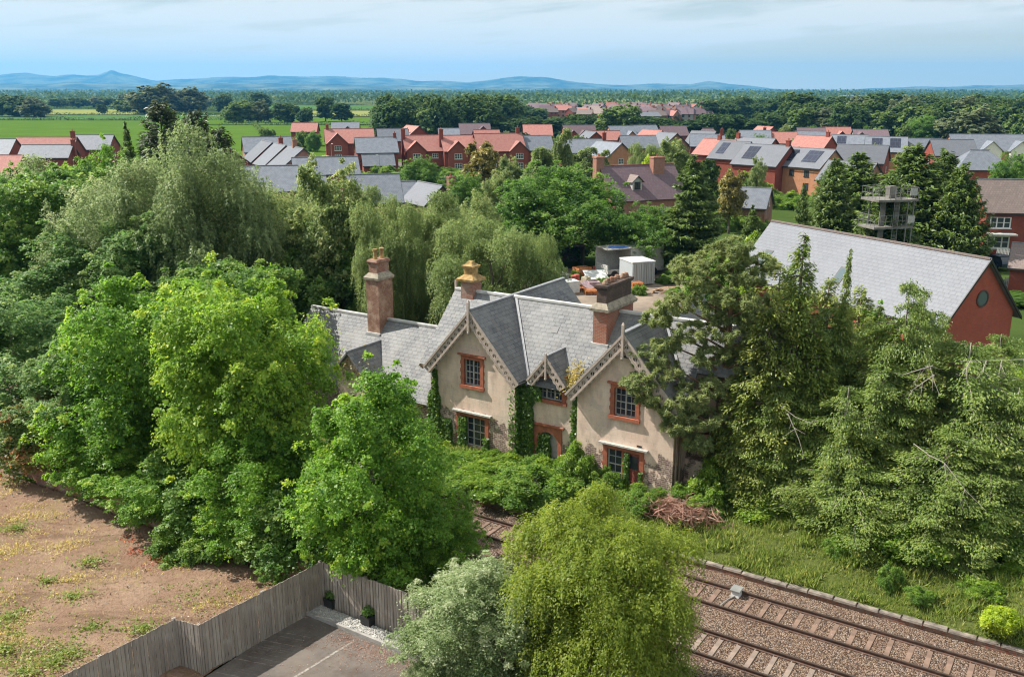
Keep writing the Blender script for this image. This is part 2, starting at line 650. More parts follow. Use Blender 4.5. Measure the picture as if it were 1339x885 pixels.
# thin cirrus: a high veil seen at low angles, thicker to the north-west
az = wm('ARCTAN2', sp.outputs[0], sp.outputs[1])
cv = wt.nodes.new('ShaderNodeCombineXYZ')
wt.links.new(wm('MULTIPLY', wm('ADD', az, wm('MULTIPLY', sp.outputs[2], 3.0)), 2.6), cv.inputs[0])
wt.links.new(wm('MULTIPLY', wm('ADD', sp.outputs[2], wm('MULTIPLY', az, -.11)), 30.0), cv.inputs[1])
veil = wramp(wnoise(cv.outputs[0], .8, 6, .5), [(.3, 0.0), (.58, 1.0)])
wisp = wramp(wnoise(cv.outputs[0], 2.2, 6, .55), [(.36, .3), (.66, 1.0)])
# the veil's lower edge rises to the right, above a clear band over the hills
edge = wm('SUBTRACT', sp.outputs[2], wm('MULTIPLY_ADD', az, .1, .022))
edge = wm('ADD', edge, wm('MULTIPLY', wm('SUBTRACT', wnoise(cv.outputs[0], .8, 4, .5), .5), .03))
body = wramp(wm('MULTIPLY_ADD', edge, 18.0, .35), [(0.0, 0.05), (.5, 1.0)])
cl = wm('MULTIPLY', wm('MULTIPLY', wm('ADD', veil, .3), wisp), body)
cl = wm('MINIMUM', wm('MULTIPLY', cl, 1.7), .95)
cm = wt.nodes.new('ShaderNodeMix')
cm.data_type = 'RGBA'
wt.links.new(cl, cm.inputs[0])
# near the horizon the clear summer air is a pale blue rather than dusty white
low = wt.nodes.new('ShaderNodeMix')
low.data_type = 'RGBA'
wt.links.new(wramp(sp.outputs[2], [(.1, .92), (.45, 0.0)]), low.inputs[0])
wt.links.new(sk.outputs[0], low.inputs[6])
grad = wt.nodes.new('ShaderNodeValToRGB')
ge = grad.color_ramp.elements
ge[0].position, ge[0].color = 0.0, (2.9, 2.5, 1.5, 1)
ge[1].position, ge[1].color = .12, (.76, 1.14, 1.35, 1)
wt.links.new(sp.outputs[2], grad.inputs[0])
wt.links.new(grad.outputs[0], low.inputs[7])
wt.links.new(low.outputs[2], cm.inputs[6])
cm.inputs[7].default_value = (2.7, 2.75, 2.6, 1)
wt.links.new(cm.outputs[2], bg.inputs[0])
bg.inputs[1].default_value = .15
wt.links.new(bg.outputs[0], wo.inputs[0])

SC.view_settings.view_transform = 'Standard'
SC.view_settings.look = 'None'
SC.view_settings.gamma = 1
SC.view_settings.exposure = 1.23
SC.render.engine = 'CYCLES'
cy = SC.cycles
cy.max_bounces = 8
cy.diffuse_bounces = 4
cy.glossy_bounces = 2
cy.transmission_bounces = 4
cy.volume_bounces = 0
cy.transparent_max_bounces = 4
cy.caustics_reflective = False
cy.caustics_refractive = False
cy.use_denoising = True
cy.filter_width = 1.15
cy.use_adaptive_sampling = True
cy.adaptive_threshold = .015

MAT['coping'] = plain('lichened_coping', (.24, .2, .165), .9, .6, 3, bump=.5)

# ================================================================== SETTING: land
def sheet(name, pts, z, mat, grid=None):
    b = MB()
    b.add([(p[0], p[1], z) for p in pts], [tuple(range(len(pts)))])
    o = b.build(name, mat)
    if o.data.polygons[0].normal.z < 0:
        o.data.flip_normals()
    return tag(o, kind='structure')


def disc(name, r, z, mat, cx=0, cy_=0):
    return sheet(name, [(cx + r * math.cos(2 * PI * i / 64), cy_ + r * math.sin(2 * PI * i / 64)) for i in range(64)], z, mat)


disc('ground', 15500, -.6, MAT['farland'])
sheet('near_ground', [(-500, -40), (600, -40), (900, 640), (-900, 640)], -.25, MAT['ground'])

# railway: ballast bed, two tracks
b = MB()
prof = [(26.2, -.55), (26.6, -.13), (27.42, -.115), (27.52, -.16), (29.18, -.16), (29.28, -.11), (30.72, -.11), (30.82, -.16), (32.48, -.16), (32.58, -.11), (33.55, -.14), (33.7, -.5)]
NP_ = len(prof)
seg = 60
vs = []
for i in range(seg + 1):
    a = -14 + 96 * i / seg
    for n, z in prof:
        p = AN(a, n, z + (R.normal(0, .007) if z > -.3 else 0))
        vs.append(p)
fs = []
for i in range(seg):
    for j in range(NP_ - 1):
        k = i * NP_ + j
        fs.append((k, k + 1, k + NP_ + 1, k + NP_))
b.add(vs, fs)
tag(b.build('ballast_bed', MAT['ballast']), kind='structure')

# loose stones lying proud of the bed
b = MB()
for _ in range(9000):
    a = R.uniform(-8, 46)
    n = R.uniform(26.4, 33.1)
    if 30.95 < n < 32.35 or 27.65 < n < 29.0:
        if R.random() < .45:
            continue
    r_ = R.uniform(.02, .05)
    x, y, _z = AN(a, n)
    q = R.uniform(0, 6.28)
    ca, sa = math.cos(q) * r_, math.sin(q) * r_
    zz = -.165 if (27.5 < n < 29.2 or 30.8 < n < 32.5) else -.118
    b.add([(x + ca, y + sa, zz), (x - sa, y + ca, zz), (x - ca, y - sa, zz), (x + sa, y - ca, zz), (x + ca * .3, y + sa * .2, zz + r_ * 1.3)], [(0, 1, 4), (1, 2, 4), (2, 3, 4), (3, 0, 4)], int(R.integers(0, 3)))
tag(b.build('ballast_stones', [plain('stone_rust', (.26, .16, .12)), plain('stone_grey', (.42, .34, .29)), plain('stone_dark', (.12, .085, .07))]),
    kind='stuff')

rail_prof = [(-.07, -.15), (.07, -.15), (.07, -.135), (.012, -.115), (.012, -.04), (.036, -.03), (.036, 0.0), (-.036, 0.0), (-.036, -.03), (-.012, -.04), (-.012, -.115), (-.07, -.135)]
sl_b = MB()
sl_b.frustum(-.105, .105, -1.25, 1.25, -.3, -.13, .02)
sleeper_me = [sl_b.mesh('sleeper', MAT['sleeper']), sl_b.mesh('sleeper', MAT['sleeper_pale'])]
for tn, n0, lab in ((0, 31.65, 'railway track with brown stained sleepers, nearer the old house and the grass bank'), (1, 28.35, 'railway track with paler sleepers, farther from the house at the bottom edge')):
    loc = AN(18, n0)
    tr = thing('railway_track', lab, 'railway track', loc, ROT, 'parallel railway tracks')
    for sy_ in (-.7525, .7525):
        rb = MB()
        rb.prism([(p[0] + sy_, p[1]) for p in rail_prof], 'x', -64, 32, 0)
        ro = rb.build('rail', [MAT['rust']], tr)
        hb = MB()
        hb.box(-64, 32, sy_ - .034, sy_ + .034, .0005, .004)
        hb.build('rail_head', [MAT['rail_top']], ro)
    for i in range(74):
        x = -28 + .65 * i
        s_ = part('sleeper', sleeper_me[tn], tr, (x + R.normal(0, .015), R.normal(0, .02), R.normal(0, .006)), R.normal(0, .008))
    fb = MB()
    for i in range(74):
        x = -28 + .65 * i
        for sy_ in (-.7525, .7525):
            for k in (-1, 1):
                fb.box(x - .05, x + .05, sy_ + k * .11 - .035, sy_ + k * .11 + .035, -.135, -.085)
    tag(fb.build('rail_clips', MAT['rust'], tr), kind='stuff')
# trackside equipment box
p = gp(963, 775, -.05)
eq = thing('trackside_box', 'small pale equipment box sitting between the rails of the nearer-house track', 'equipment box', (p[0], p[1], -.14), ROT)
b = MB(); b.frustum(-.17, .17, -.22, .22, 0, .26, .03); b.build('casing', MAT['white'], eq)
b = MB(); b.box(-.2, .2, -.25, .25, .262, .3); b.build('lid', MAT['galv'], eq)
b = MB(); b.tube([(0, -.2, .06), (-.15, -.6, .05), (-.25, -1.3, .05)], .03, 6); b.build('cable', MAT['concrete'], eq)

# old platform edge: brick face with coping stones
pe = thing('platform_edge', 'low brick platform edge with pale coping stones along the grass bank', 'platform edge', AN(18, 33.78), ROT)
b = MB(); b.box(-26, 32, -.1, .12, -.5, .0); b.build('wall', MAT['brick_old'], pe)
x = -26
cop = []
while x < 31:
    l_ = R.uniform(.75, 1.0)
    if x > -8 or True:
        b = MB(); b.frustum(x, x + l_ - .03, -.16 + R.normal(0, .02), .12 + R.normal(0, .03), .0, .07 + R.normal(0, .01), .02)
        cop.append(b.build('coping_stone', MAT['coping'], pe))
    x += l_

# ground beyond the platform edge and around the house
b = MB()
nx, ny = 90, 26
vs = []
for i in range(nx + 1):
    for j in range(ny + 1):
        a = 58 - 76 * i / nx
        n = 33.86 + (j / ny) ** 1.4 * 26
        rise = .06 + .4 * min(1, (n - 33.86) / 2.5)
        if n < 58 and a < 13:
            rise += .25 * max(0, min(1, (n - 34.5) / 3)) * min(1, (13 - a) / 4)
        z = rise + (R.normal(0, .03) if 0 < j < ny else 0)
        vs.append(AN(a, n, z))
fs = []
for i in range(nx):
    for j in range(ny):
        k = i * (ny + 1) + j
        fs.append((k, k + ny + 1, k + ny + 2, k + 1))
b.add(vs, fs)
bank = b.build('grass_bank', MAT['verge'], smooth=True)
if bank.data.polygons[0].normal.z < 0:
    bank.data.flip_normals()
tag(bank, kind='structure')

# strip between the railway and the near boundary, the lot and the car park
sheet('railway_strip', [AN(70, 22.3), AN(-14, 22.3), AN(-14, 26.3), AN(70, 26.3)], -.12, MAT['verge'])
b = MB()
nx, ny = 80, 60
vs = []
for i in range(nx + 1):
    for j in range(ny + 1):
        a = 60 - (60 - 22.8) * i / nx
        n = 2 + 20.6 * j / ny
        x, y, _ = AN(a, n)
        z = .5 + .1 * math.sin(x * .7) * math.sin(y * .9) * (1 if 0 < i < nx else 0) + R.normal(0, .018) + .25 * max(0, (a - 34) / 26)
        vs.append((x, y, z))
fs = [(i * (ny + 1) + j, i * (ny + 1) + j + 1, (i + 1) * (ny + 1) + j + 1, (i + 1) * (ny + 1) + j) for i in range(nx) for j in range(ny)]
b.add(vs, fs)
o = b.build('bare_lot', MAT['lot'], smooth=True)
if o.data.polygons[0].normal.z < 0:
    o.data.flip_normals()
tag(o, kind='structure')
sheet('car_park', [AN(22.72, 2), AN(22.72, 22.05), AN(0, 22.05), AN(0, 2)], .5, MAT['asphalt'])
# faded bay line
pa, pb = Vector(gp(385, 885, .5)), Vector(gp(462, 838, .5))
d = (pb - pa).normalized()
q = Vector((-d.y, d.x, 0)) * .045
lm = NT('worn_line_paint')
lo = lm.coord()
lmat = lm.pbr(lm.mix(lm.ramp(lm.noise(lo, 6, 5, .7), [(.4, 0.0), (.6, 1.0)]), (.2, .17, .145), (.42, .39, .34)), .9)
pa2 = pa - d * 3
sheet('bay_line', [pa2 - q, pb - q, pb + q, pa2 + q], .504, lmat)

# gravel bed with kerb along the railway fence
bed = thing('gravel_bed', 'white gravel bed with kerb along the foot of the timber fence', 'gravel bed', AN(20, 21.72, .5), ROT)
b = MB(); b.box(-2.62, 8, -.3, .3, -.1, .1); b.build('gravel', MAT['gravel'], bed)
b = MB()
b.box(-2.7, 8, -.4, -.302, -.1, .135)
b.build('kerb', MAT['concrete'], bed)
st = MB()
for _ in range(1600):
    x = R.uniform(-2.55, 3.5); y = R.uniform(-.28, .28); r_ = R.uniform(.015, .035)
    st.frustum(x - r_, x + r_, y - r_, y + r_, .09, .1 + r_ * 1.1, r_ * .5)
tag(st.build('pebbles', MAT['gravel'], bed), kind='stuff')

# timber fence: three runs, panels between posts
fen = thing('timber_fence', 'tall weathered grey close-board timber fence round the car park corner', 'fence', (0, 0, 0))


def fence_run(p0, p1, z0, h, n, first=True):
    p0, p1 = Vector((*p0, 0)), Vector((*p1, 0))
    L = (p1 - p0).length
    ang = math.atan2(p1.y - p0.y, p1.x - p0.x)
    w_ = L / n
    for i in range(n):
        b = MB()
        x = .0
        while x < w_ - .01:
            bw = min(.125, w_ - x)
            t_ = R.uniform(-.012, .012)
            b.box(x, x + bw - .006, -.012 + t_, .012 + t_, 0, h + R.normal(0, .01))
            x += .13
        for zz in (.3, h * .5, h - .3):
            b.box(0, w_, .03, .08, zz, zz + .08)
        b.build('fence_panel', MAT['fence'], fen, tuple(p0 + (p1 - p0) * (i / n)) [:2] + (z0,), ang)
    for i in range(0 if first else 1, n + 1):
        b = MB(); b.box(-.055, .055, -.02, .1, 0, h + .02)
        q_ = p0 + (p1 - p0) * (i / n)
        b.build('post', MAT['fence'], fen, (q_.x, q_.y, z0), ang)


fence_run(AN(24.35, 9.0)[:2], AN(23.85, 16.75)[:2], .46, 1.85, 3)
fence_run(AN(23.85, 16.75)[:2], AN(22.9, 16.9)[:2], .46, 1.85, 1, False)
fence_run(AN(22.9, 16.9)[:2], AN(22.5, 22.12)[:2], .46, 1.85, 2, False)
fence_run(AN(22.5, 22.12)[:2], AN(10, 22.15)[:2], .46, 1.85, 6, False)

# brick boundary wall of the railway at the back of the lot
bw_ = thing('boundary_wall', 'low crumbling brick wall at the back of the bare lot under the trees', 'wall', AN(42, 22.95, .4), ROT)
b = MB(); b.box(-34, 19.2, -.12, .12, -.6, .95); b.build('brickwork', MAT['brick_old'], bw_)
b = MB()
x = -34
while x < 19:
    b.frustum(x, x + .58, -.17, .17, .952, 1.03 + R.normal(0, .008), .02); x += .6
b.build('coping', MAT['stone'], bw_)

# potted box balls
LEAF_DARK = None

# ================================================================== FIELDS AND HILLS
def fq(name, quad, z, mat):
    return sheet(name, [gp(u, v, z)[:2] for u, v in quad], z, mat)


fq('field', [(-260, 215), (560, 215), (470, 166), (380, 158.5), (-180, 157)], -.1, MAT['field'])
fq('field', [(500, 200), (560, 170), (505, 164.5), (400, 164.5)], -.06, MAT['field'])
fq('field', [(-60, 157), (300, 157), (300, 150.5), (-60, 151)], .1, MAT['field_dark'])
fq('field', [(48, 150), (190, 150), (180, 143.5), (62, 143.5)], .3, MAT['field_pale'])
fq('field', [(270, 152.5), (505, 152.5), (500, 145), (330, 145)], .3, MAT['field_pale'])
fq('field', [(270, 163), (520, 163), (508, 153.5), (270, 153.5)], .15, MAT['field'])
fq('field', [(280, 144), (505, 144), (500, 138), (300, 138)], .5, MAT['field_dark'])
fq('field', [(500, 135), (590, 135), (575, 130), (510, 130)], .6, MAT['field_dark'])
fq('field', [(1050, 141), (1420, 146), (1420, 130), (1050, 131)], .8, MAT['field_pale'])
fq('field', [(960, 141), (1060, 142), (1050, 137), (970, 137)], .7, MAT['field_dark'])
fq('paddock', [(480, 246), (760, 246), (740, 225), (560, 221)], -.05, MAT['field'])
fq('yard', [(640, 420), (905, 420), (960, 350), (620, 352)], -.04, MAT['yard'])
fq('estate_road', [(500, 222), (660, 222), (660, 214), (520, 212)], -.03, MAT['asphalt'])
fq('estate_road', [(1225, 252), (1420, 262), (1420, 226), (1270, 226)], -.03, MAT['asphalt'])
fq('verge_grass', [(1225, 262), (1420, 300), (1420, 230), (1290, 222)], -.02, MAT['field_pale'])


def hills(name, dist, prof, thick, mat):
    """a long ridge whose crest follows the skyline; real slopes fall to the plain both ways"""
    b = MB()
    us = np.linspace(-250, 1600, 460)
    pu = [p[0] for p in prof]
    pv = [p[1] for p in prof]
    vs = []
    rows = 9
    nz = R.normal(0, 1, 600)
    for i, u in enumerate(us):
        v = np.interp(u, pu, pv)
        v = 119 - (119 - v) * 1.3 + 1.1 * math.sin(u * .031) * math.sin(u * .0113 + 1) - .5 * math.sin(u * .09)
        pt, t = up_y(u, v, dist)
        zc = max(2, pt[2] + nz[i % 600] * dist * .00006)
        for j in range(rows):
            f_ = j / (rows - 1)
            yy = dist + (f_ - .5) * thick
            k = math.cos((f_ - .5) * PI) ** 1.3
            wob = 1 + .16 * math.sin(u * .05 + j * 2.1) * math.sin(u * .021 + j) if j not in (0, rows // 2, rows - 1) else 1
            vs.append((pt[0] * (yy / dist), yy, -.5 + (zc + .5) * k * wob))
    fs = [(i * rows + j, (i + 1) * rows + j, (i + 1) * rows + j + 1, i * rows + j + 1) for i in range(len(us) - 1) for j in range(rows - 1)]
    b.add(vs, fs)
    return tag(b.build(name, mat, smooth=True), kind='structure')


hm = NT('wooded_hills')
ho = hm.coord()
hmat = hm.pbr(hm.mix(hm.ramp(hm.noise(ho, .0028, 7, .7), [(.42, 0.0), (.6, 1.0)]), (.03, .05, .03), (.2, .21, .1)), 1.0, None, 0, 0.0)
hills('hills', 13500, [(-250, 108), (0, 103), (35, 100), (75, 104), (110, 104), (128, 103), (146, 98.5), (158, 102), (175, 104), (205, 109), (260, 107), (350, 103.5), (500, 106), (545, 110), (610, 110), (640, 108), (662, 105), (680, 103.5), (700, 105), (722, 107), (790, 113), (850, 113), (905, 112.5), (925, 109.5), (940, 110), (965, 112.5), (1010, 117), (1080, 119), (1150, 117), (1250, 114), (1420, 112), (1600, 112)], 3800, hmat)
hills('hills', 9500, [(-250, 116), (0, 112), (100, 111), (220, 114), (330, 111), (420, 112), (520, 114), (600, 117), (660, 114.5), (760, 116), (860, 118), (920, 116), (1000, 119), (1100, 119.5), (1200, 117), (1290, 115.5), (1420, 114), (1600, 115)], 2600, hmat)

# ================================================================== THE OLD STATION HOUSE
# local frame: x along the railway to the right, y away from it, z up; origin a=22, n=41.5
SH = thing('station_house', 'derelict Victorian station house with stained tan walls, slate roofs and carved gable boards', 'house', AN(22, 41.5), ROT)
GZ = .42
RZ = 8.2
TH = .11


def wpanel(b, pts, axis, a0, a1):
    b.prism(pts, axis, a0, a1)


def wall_with_holes(b, x0, x1, z0, z1, y0, y1, holes, top=None):
    """wall in the xz plane between y0 and y1 (y0 = outer face) with rectangular openings; top = gable outline added above z1"""
    xs = sorted({x0, x1, *[h[0] for h in holes], *[h[1] for h in holes]})
    zs = sorted({z0, z1, *[h[2] for h in holes], *[h[3] for h in holes]})
    for i in range(len(xs) - 1):
        # merge vertical runs so that few seams show
        run = None
        for j in range(len(zs) - 1):
            cx, cz = (xs[i] + xs[i + 1]) / 2, (zs[j] + zs[j + 1]) / 2
            solid = not any(h[0] < cx < h[1] and h[2] < cz < h[3] for h in holes)
            if solid:
                if run is None:
                    run = [zs[j], zs[j + 1]]
                else:
                    run[1] = zs[j + 1]
            if (not solid or j == len(zs) - 2) and run:
                b.box(xs[i], xs[i + 1], y0, y1, run[0], run[1])
                run = None
    if top:
        b.prism(top, 'y', y0, y1)


LX, RX = -4.575, 4.085     # gable centre lines
HWL, HWR = 2.52, 2.535
YF = -3.73
EZ = 4.72
# window openings (x0,x1,z0,z1)
upL = (LX - .08 - .5, LX - .08 + .5, 4.1, 5.5)
upR = (RX + .02 - .55, RX + .02 + .55, 4.08, 5.45)
loL = (LX - .1 - .8, LX - .1 + .8, .75, 2.36)
loR = (RX + .03 - .85, RX + .03 + .85, .5, 2.36)
b = MB()
for cx, hw, holes in ((LX, HWL, (upL, loL)), (RX, HWR, (upR, loR))):
    gz = EZ + hw * 1.13
    wall_with_holes(b, cx - hw, cx + hw, -.2, 5.62, YF, YF + .3, holes, None)
    # gable above the window heads (walls above eaves narrow with the roof)
b2 = MB()
for cx, hw, holes in ((LX, HWL, (upL, loL)), (RX, HWR, (upR, loR))):
    k = (8.14 - EZ) / hw
    up = holes[0]
    # lower storey full width
    wall_with_holes(b2, cx - hw, cx + hw, -.2, EZ - .02, YF, YF + .3, [(h[0], h[1], h[2], min(h[3], EZ - .02)) for h in holes])
    # gable: left and right flanks of the window, then the top triangle
    zt = up[3]
    def gx(z, s): return cx + s * (hw - (z - EZ) / k)
    b2.prism([(cx - hw, EZ - .02), (up[0], EZ - .02), (up[0], zt), (gx(zt, -1), zt)], 'y', YF, YF + .3)
    b2.prism([(up[1], EZ - .02), (cx + hw, EZ - .02), (gx(zt, 1), zt), (up[1], zt)], 'y', YF, YF + .3)
    b2.prism([(gx(zt, -1), zt), (gx(zt, 1), zt), (cx, 8.14)], 'y', YF, YF + .3)
    # cheeks
    b2.box(cx - hw, cx - hw + .3, YF + .3, -1.4, -.2, EZ - .02)
    b2.box(cx + hw - .3, cx + hw, YF + .3, -1.4, -.2, EZ - .02)
    # rear gable
    b2.prism([(cx - hw, -.2), (cx + hw, -.2), (cx + hw, EZ), (cx, 8.14), (cx - hw, EZ)], 'y', 5.0, 5.25)
    b2.box(cx - hw, cx - hw + .25, 2.0, 5.0, -.2, EZ - .02)
    b2.box(cx + hw - .25, cx + hw, 2.0, 5.0, -.2, EZ - .02)
# middle bay
MY = -3.2
mx0, mx1 = LX + HWL, RX - HWR
dcx = -.3
dw = (dcx - .72, dcx + .72, 3.98, 5.1)
door = (dcx - .08 - .58, dcx - .08 + .58, -.2, 2.3)
wall_with_holes(b2, mx0 + .002, mx1 - .002, -.2, 4.55, MY, MY + .3, [(dw[0], dw[1], dw[2], 4.55), door])
b2.box(dcx - .98, dw[0], MY, MY + .3, 4.552, 5.0)
b2.box(dw[1], dcx + .98, MY, MY + .3, 4.552, 5.0)
b2.prism([(dcx - .98, 5.0), (dw[0], 5.0), (dw[0], 5.1), (dcx - .9, 5.1)], 'y', MY, MY + .3)
b2.prism([(dw[1], 5.0), (dcx + .98, 5.0), (dcx + .9, 5.1), (dw[1], 5.1)], 'y', MY, MY + .3)
b2.prism([(dcx - .9, 5.102), (dcx + .9, 5.102), (dcx, 6.15)], 'y', MY, MY + .3)
# main body ends
b2.prism([(-3.1, -.2), (3.1, -.2), (3.1, 5.0), (0, 8.08), (-3.1, 5.0)], 'x', -7.9, -7.62)
b2.prism([(-1.55, -.2), (3.1, -.2), (3.1, 5.0), (0, 8.08), (-1.55, 6.52)], 'x', 10.2, 10.5)
b2.box(-7.62, 10.2, 2.85, 3.1, -.2, 4.95)
wr = (7.35, 8.6, .8, 2.5)
wall_with_holes(b2, RX + HWR + .003, 10.2, -.2, 6.4, -1.55, -1.3, [wr, (8.9, 9.8, 3.7, 5.0)])
# low wing to the left
LWZ = 5.78
b2.box(-19.3, -7.903, -3.1, -2.85, -.2, 2.65)
b2.box(-19.3, -7.903, 2.85, 3.1, -.2, 2.65)
b2.prism([(-2.85, -.2), (2.85, -.2), (2.85, 2.68), (0, 5.68), (-2.85, 2.68)], 'x', -19.3, -19.05)
WALL = b2.build('wall', MAT['render'], SH)

# roofs
ov = .38


def two_slopes(b, x0, x1, y_c, z_r, run0, run1, k, th=TH):
    """ridge along x"""
    if run0:
        b.slab((x0, y_c - run0, z_r - run0 * k), (x1, y_c - run0, z_r - run0 * k), (x1, y_c, z_r), (x0, y_c, z_r), th)
    if run1:
        b.slab((x0, y_c, z_r), (x1, y_c, z_r), (x1, y_c + run1, z_r - run1 * k), (x0, y_c + run1, z_r - run1 * k), th)


b = MB()
two_slopes(b, -8.35, 6.9, 0, RZ, 3.52, 3.52, 1.0)
two_slopes(b, 6.9, 10.9, 0, RZ, 1.95, 3.52, 1.0)
roof = b.build('roof', MAT['slate_old'], SH)
b = MB(); b.box(-8.35, 10.9, -.13, .13, RZ - .07, RZ + .045)
b.prism([(-.13, RZ + .045), (.13, RZ + .045), (0, RZ + .1)], 'x', -8.35, 10.9)
b.build('ridge', MAT['lead_light'], roof)

for cx, hw in ((LX, HWL), (RX, HWR)):
    b = MB()
    k = (8.25 - 4.86) / 2.98
    rr = 2.98
    for s in (-1, 1):
        b.slab((cx, -4.12, 8.26), (cx, 5.6, 8.26), (cx + s * rr, 5.6, 8.26 - rr * k), (cx + s * rr, -4.12, 8.26 - rr * k), TH)
    g = b.build('gable_roof', MAT['slate_old'], SH)
    b = MB(); b.box(cx - .11, cx + .11, -4.14, 5.62, 8.2, 8.3)
    b.build('ridge', MAT['lead'], g)
    # valley lead
    b = MB()
    b.slab((cx + .1, .02, 8.305), (cx + rr, -3.3 + .05, 4.95), (cx + rr + .16, -3.3, 4.99), (cx + .26, .02, 8.3), .02)
    b.slab((cx - .1, .02, 8.305), (cx - rr, -3.3 + .05, 4.95), (cx - rr - .16, -3.3, 4.99), (cx - .26, .02, 8.3), .02)
    b.build('valley_lead', MAT['lead'], g)

b = MB()
two_slopes(b, -19.65, -7.9, 0, LWZ, 3.45, 3.45, 1.0)
lroof = b.build('low_roof', MAT['slate_old'], SH)
b = MB(); b.box(-19.65, -8.0, -.12, .12, LWZ - .07, LWZ + .05); b.build('ridge', MAT['lead_light'], lroof)

# dormer on the low wing, its right cheek dark in the shade
dx = -13.2
b = MB()
for s in (-1, 1):
    b.slab((dx, -3.95, 4.7), (dx, -1.05, 4.7), (dx + s * 1.35, -1.05, 3.2), (dx + s * 1.35, -3.95, 3.2), .09)
ld = b.build('dormer_roof', MAT['slate_old'], SH)
b = MB(); b.box(dx - .09, dx + .09, -3.97, -1.05, 4.65, 4.75); b.build('ridge', MAT['lead'], ld)
b = MB(); b.prism([(dx - 1.15, 1.0), (dx + 1.15, 1.0), (dx + 1.15, 3.3), (dx, 4.6), (dx - 1.15, 3.3)], 'y', -3.6, -3.4)
b.build('dormer_front', MAT['render'], SH)

# middle dormer roof
b = MB()
for s in (-1, 1):
    b.slab((dcx, -3.62, 6.35), (dcx, -1.8, 6.35), (dcx + s * 1.12, -1.8, 4.98), (dcx + s * 1.12, -3.62, 4.98), .07)
dr = b.build('dormer_roof', MAT['slate_old'], SH)
b = MB(); b.box(dcx - .08, dcx + .08, -3.64, -1.8, 6.31, 6.4); b.build('ridge', MAT['lead'], dr)


def barge(x_c, y_f, z_top, run, k, depth, side, th=.07, seg_l=.42, holes=True):
    """carved gable board down one slope: framed strip pierced by a row of rings, scalloped lower edge"""
    L = math.hypot(run, run * k)
    ux, uz = side * run / L, -run * k / L       # along the slope
    px, pz = -abs(uz) * 0, 0
    nx_, nz_ = (uz * side * -side, 0)
    # down-normal in the gable plane
    dxn, dzn = (-side * (run * k / L), -(run / L))
    def P(t, d, y): return (x_c + ux * t + dxn * d, y, z_top + uz * t + dzn * d)
    b = MB()
    n = max(2, int(L / seg_l))
    sl = L / n
    y0, y1 = y_f, y_f + th
    K = 12
    for i in range(n):
        t0, t1 = i * sl, (i + 1) * sl
        ct, cd = (t0 + t1) / 2, depth * .52
        rr = min(sl, depth) * .27
        out, inn = [], []
        for j in range(K):
            an = 2 * PI * (j + .5) / K
            c_, s_ = math.cos(an), math.sin(an)
            m = max(abs(c_) / (sl / 2), abs(s_) / (depth * .48))
            ot, od = c_ / m, s_ / m
            bulge = .06 if (od > depth * .4) and abs(ot) < sl * .3 else 0
            out.append((ct + ot, cd + od + bulge))
            inn.append((ct + c_ * rr * (1.25 if i % 2 else .95), cd + s_ * rr))
        vs = [P(*o, y0) for o in out] + [P(*o, y0) for o in inn] + [P(*o, y1) for o in out] + [P(*o, y1) for o in inn]
        fs = []
        for j in range(K):
            j2 = (j + 1) % K
            fs.append((j, j2, K + j2, K + j))
            fs.append((2 * K + j2, 2 * K + j, 3 * K + j, 3 * K + j2))
            fs.append((K + j, K + j2, 3 * K + j2, 3 * K + j))
            fs.append((j2, j, 2 * K + j, 2 * K + j2))
        b.add(vs, fs)
        # leaf bar across each opening
        b.add([P(ct - rr, cd - rr * .4, y0 + .02), P(ct - rr * .7, cd - rr * .75, y0 + .02), P(ct + rr, cd + rr * .4, y0 + .02), P(ct + rr * .7, cd + rr * .75, y0 + .02)], [(0, 1, 2, 3)])
    # raised mouldings
    for d0, d1, dy in ((-.05, .05, .05), (depth - .06, depth - .01, .03)):
        vs = [P(0, d0, y0 - dy), P(L, d0, y0 - dy), P(L, d1, y0 - dy), P(0, d1, y0 - dy), P(0, d0, y0 + .01), P(L, d0, y0 + .01), P(L, d1, y0 + .01), P(0, d1, y0 + .01)]
        b.add(vs, [(0, 1, 2, 3), (7, 6, 5, 4), (0, 4, 5, 1), (1, 5, 6, 2), (2, 6, 7, 3), (3, 7, 4, 0)])
    return b


for cx in (LX, RX):
    for s in (-1, 1):
        bb = barge(cx, -4.13, 8.16, 2.98, 1.138, .45, s, seg_l=.34)
        bo = bb.build('bargeboard', MAT['barge'], SH)
    b = MB(); b.box(cx - .06, cx + .06, -4.24, -4.1, 7.15, 8.62); b.frustum(cx - .07, cx + .07, -4.25, -4.09, 8.622, 8.75, .05)
    b.lathe([(.03, 6.95), (.08, 7.02), (.08, 7.1), (.05, 7.15)], cx, -4.17, 8)
    b.build('finial', MAT['barge'], SH)
    # soffit boards and purlin ends under the overhang
    b = MB()
    for s in (-1, 1):
        for f_ in (.3, .7):
            b.box(cx + s * 2.9 * f_ - .07, cx + s * 2.9 * f_ + .07, -4.08, YF, 8.0 - 2.9 * f_ * 1.138 - .2, 8.0 - 2.9 * f_ * 1.138 - .06)
    b.build('purlin_ends', MAT['barge'], SH)
    # gutter along the side eaves
    for s in (-1, 1):
        b = MB(); b.tube([(cx + s * 3.0, -4.14, 4.78), (cx + s * 3.0, -3.4, 4.76)], .06, 8)
        b.build('gutter', MAT['darkmetal'], SH)
for s in (-1, 1):
    barge(dcx, -3.64, 6.26, 1.1, 1.22, .38, s, .05, .3).build('bargeboard', MAT['barge'], SH)
b = MB(); b.box(dcx - .045, dcx + .045, -3.72, -3.62, 5.3, 6.5); b.lathe([(.02, 5.1), (.07, 5.18), (.04, 5.3)], dcx, -3.67, 8)
b.build('finial', MAT['barge'], SH)
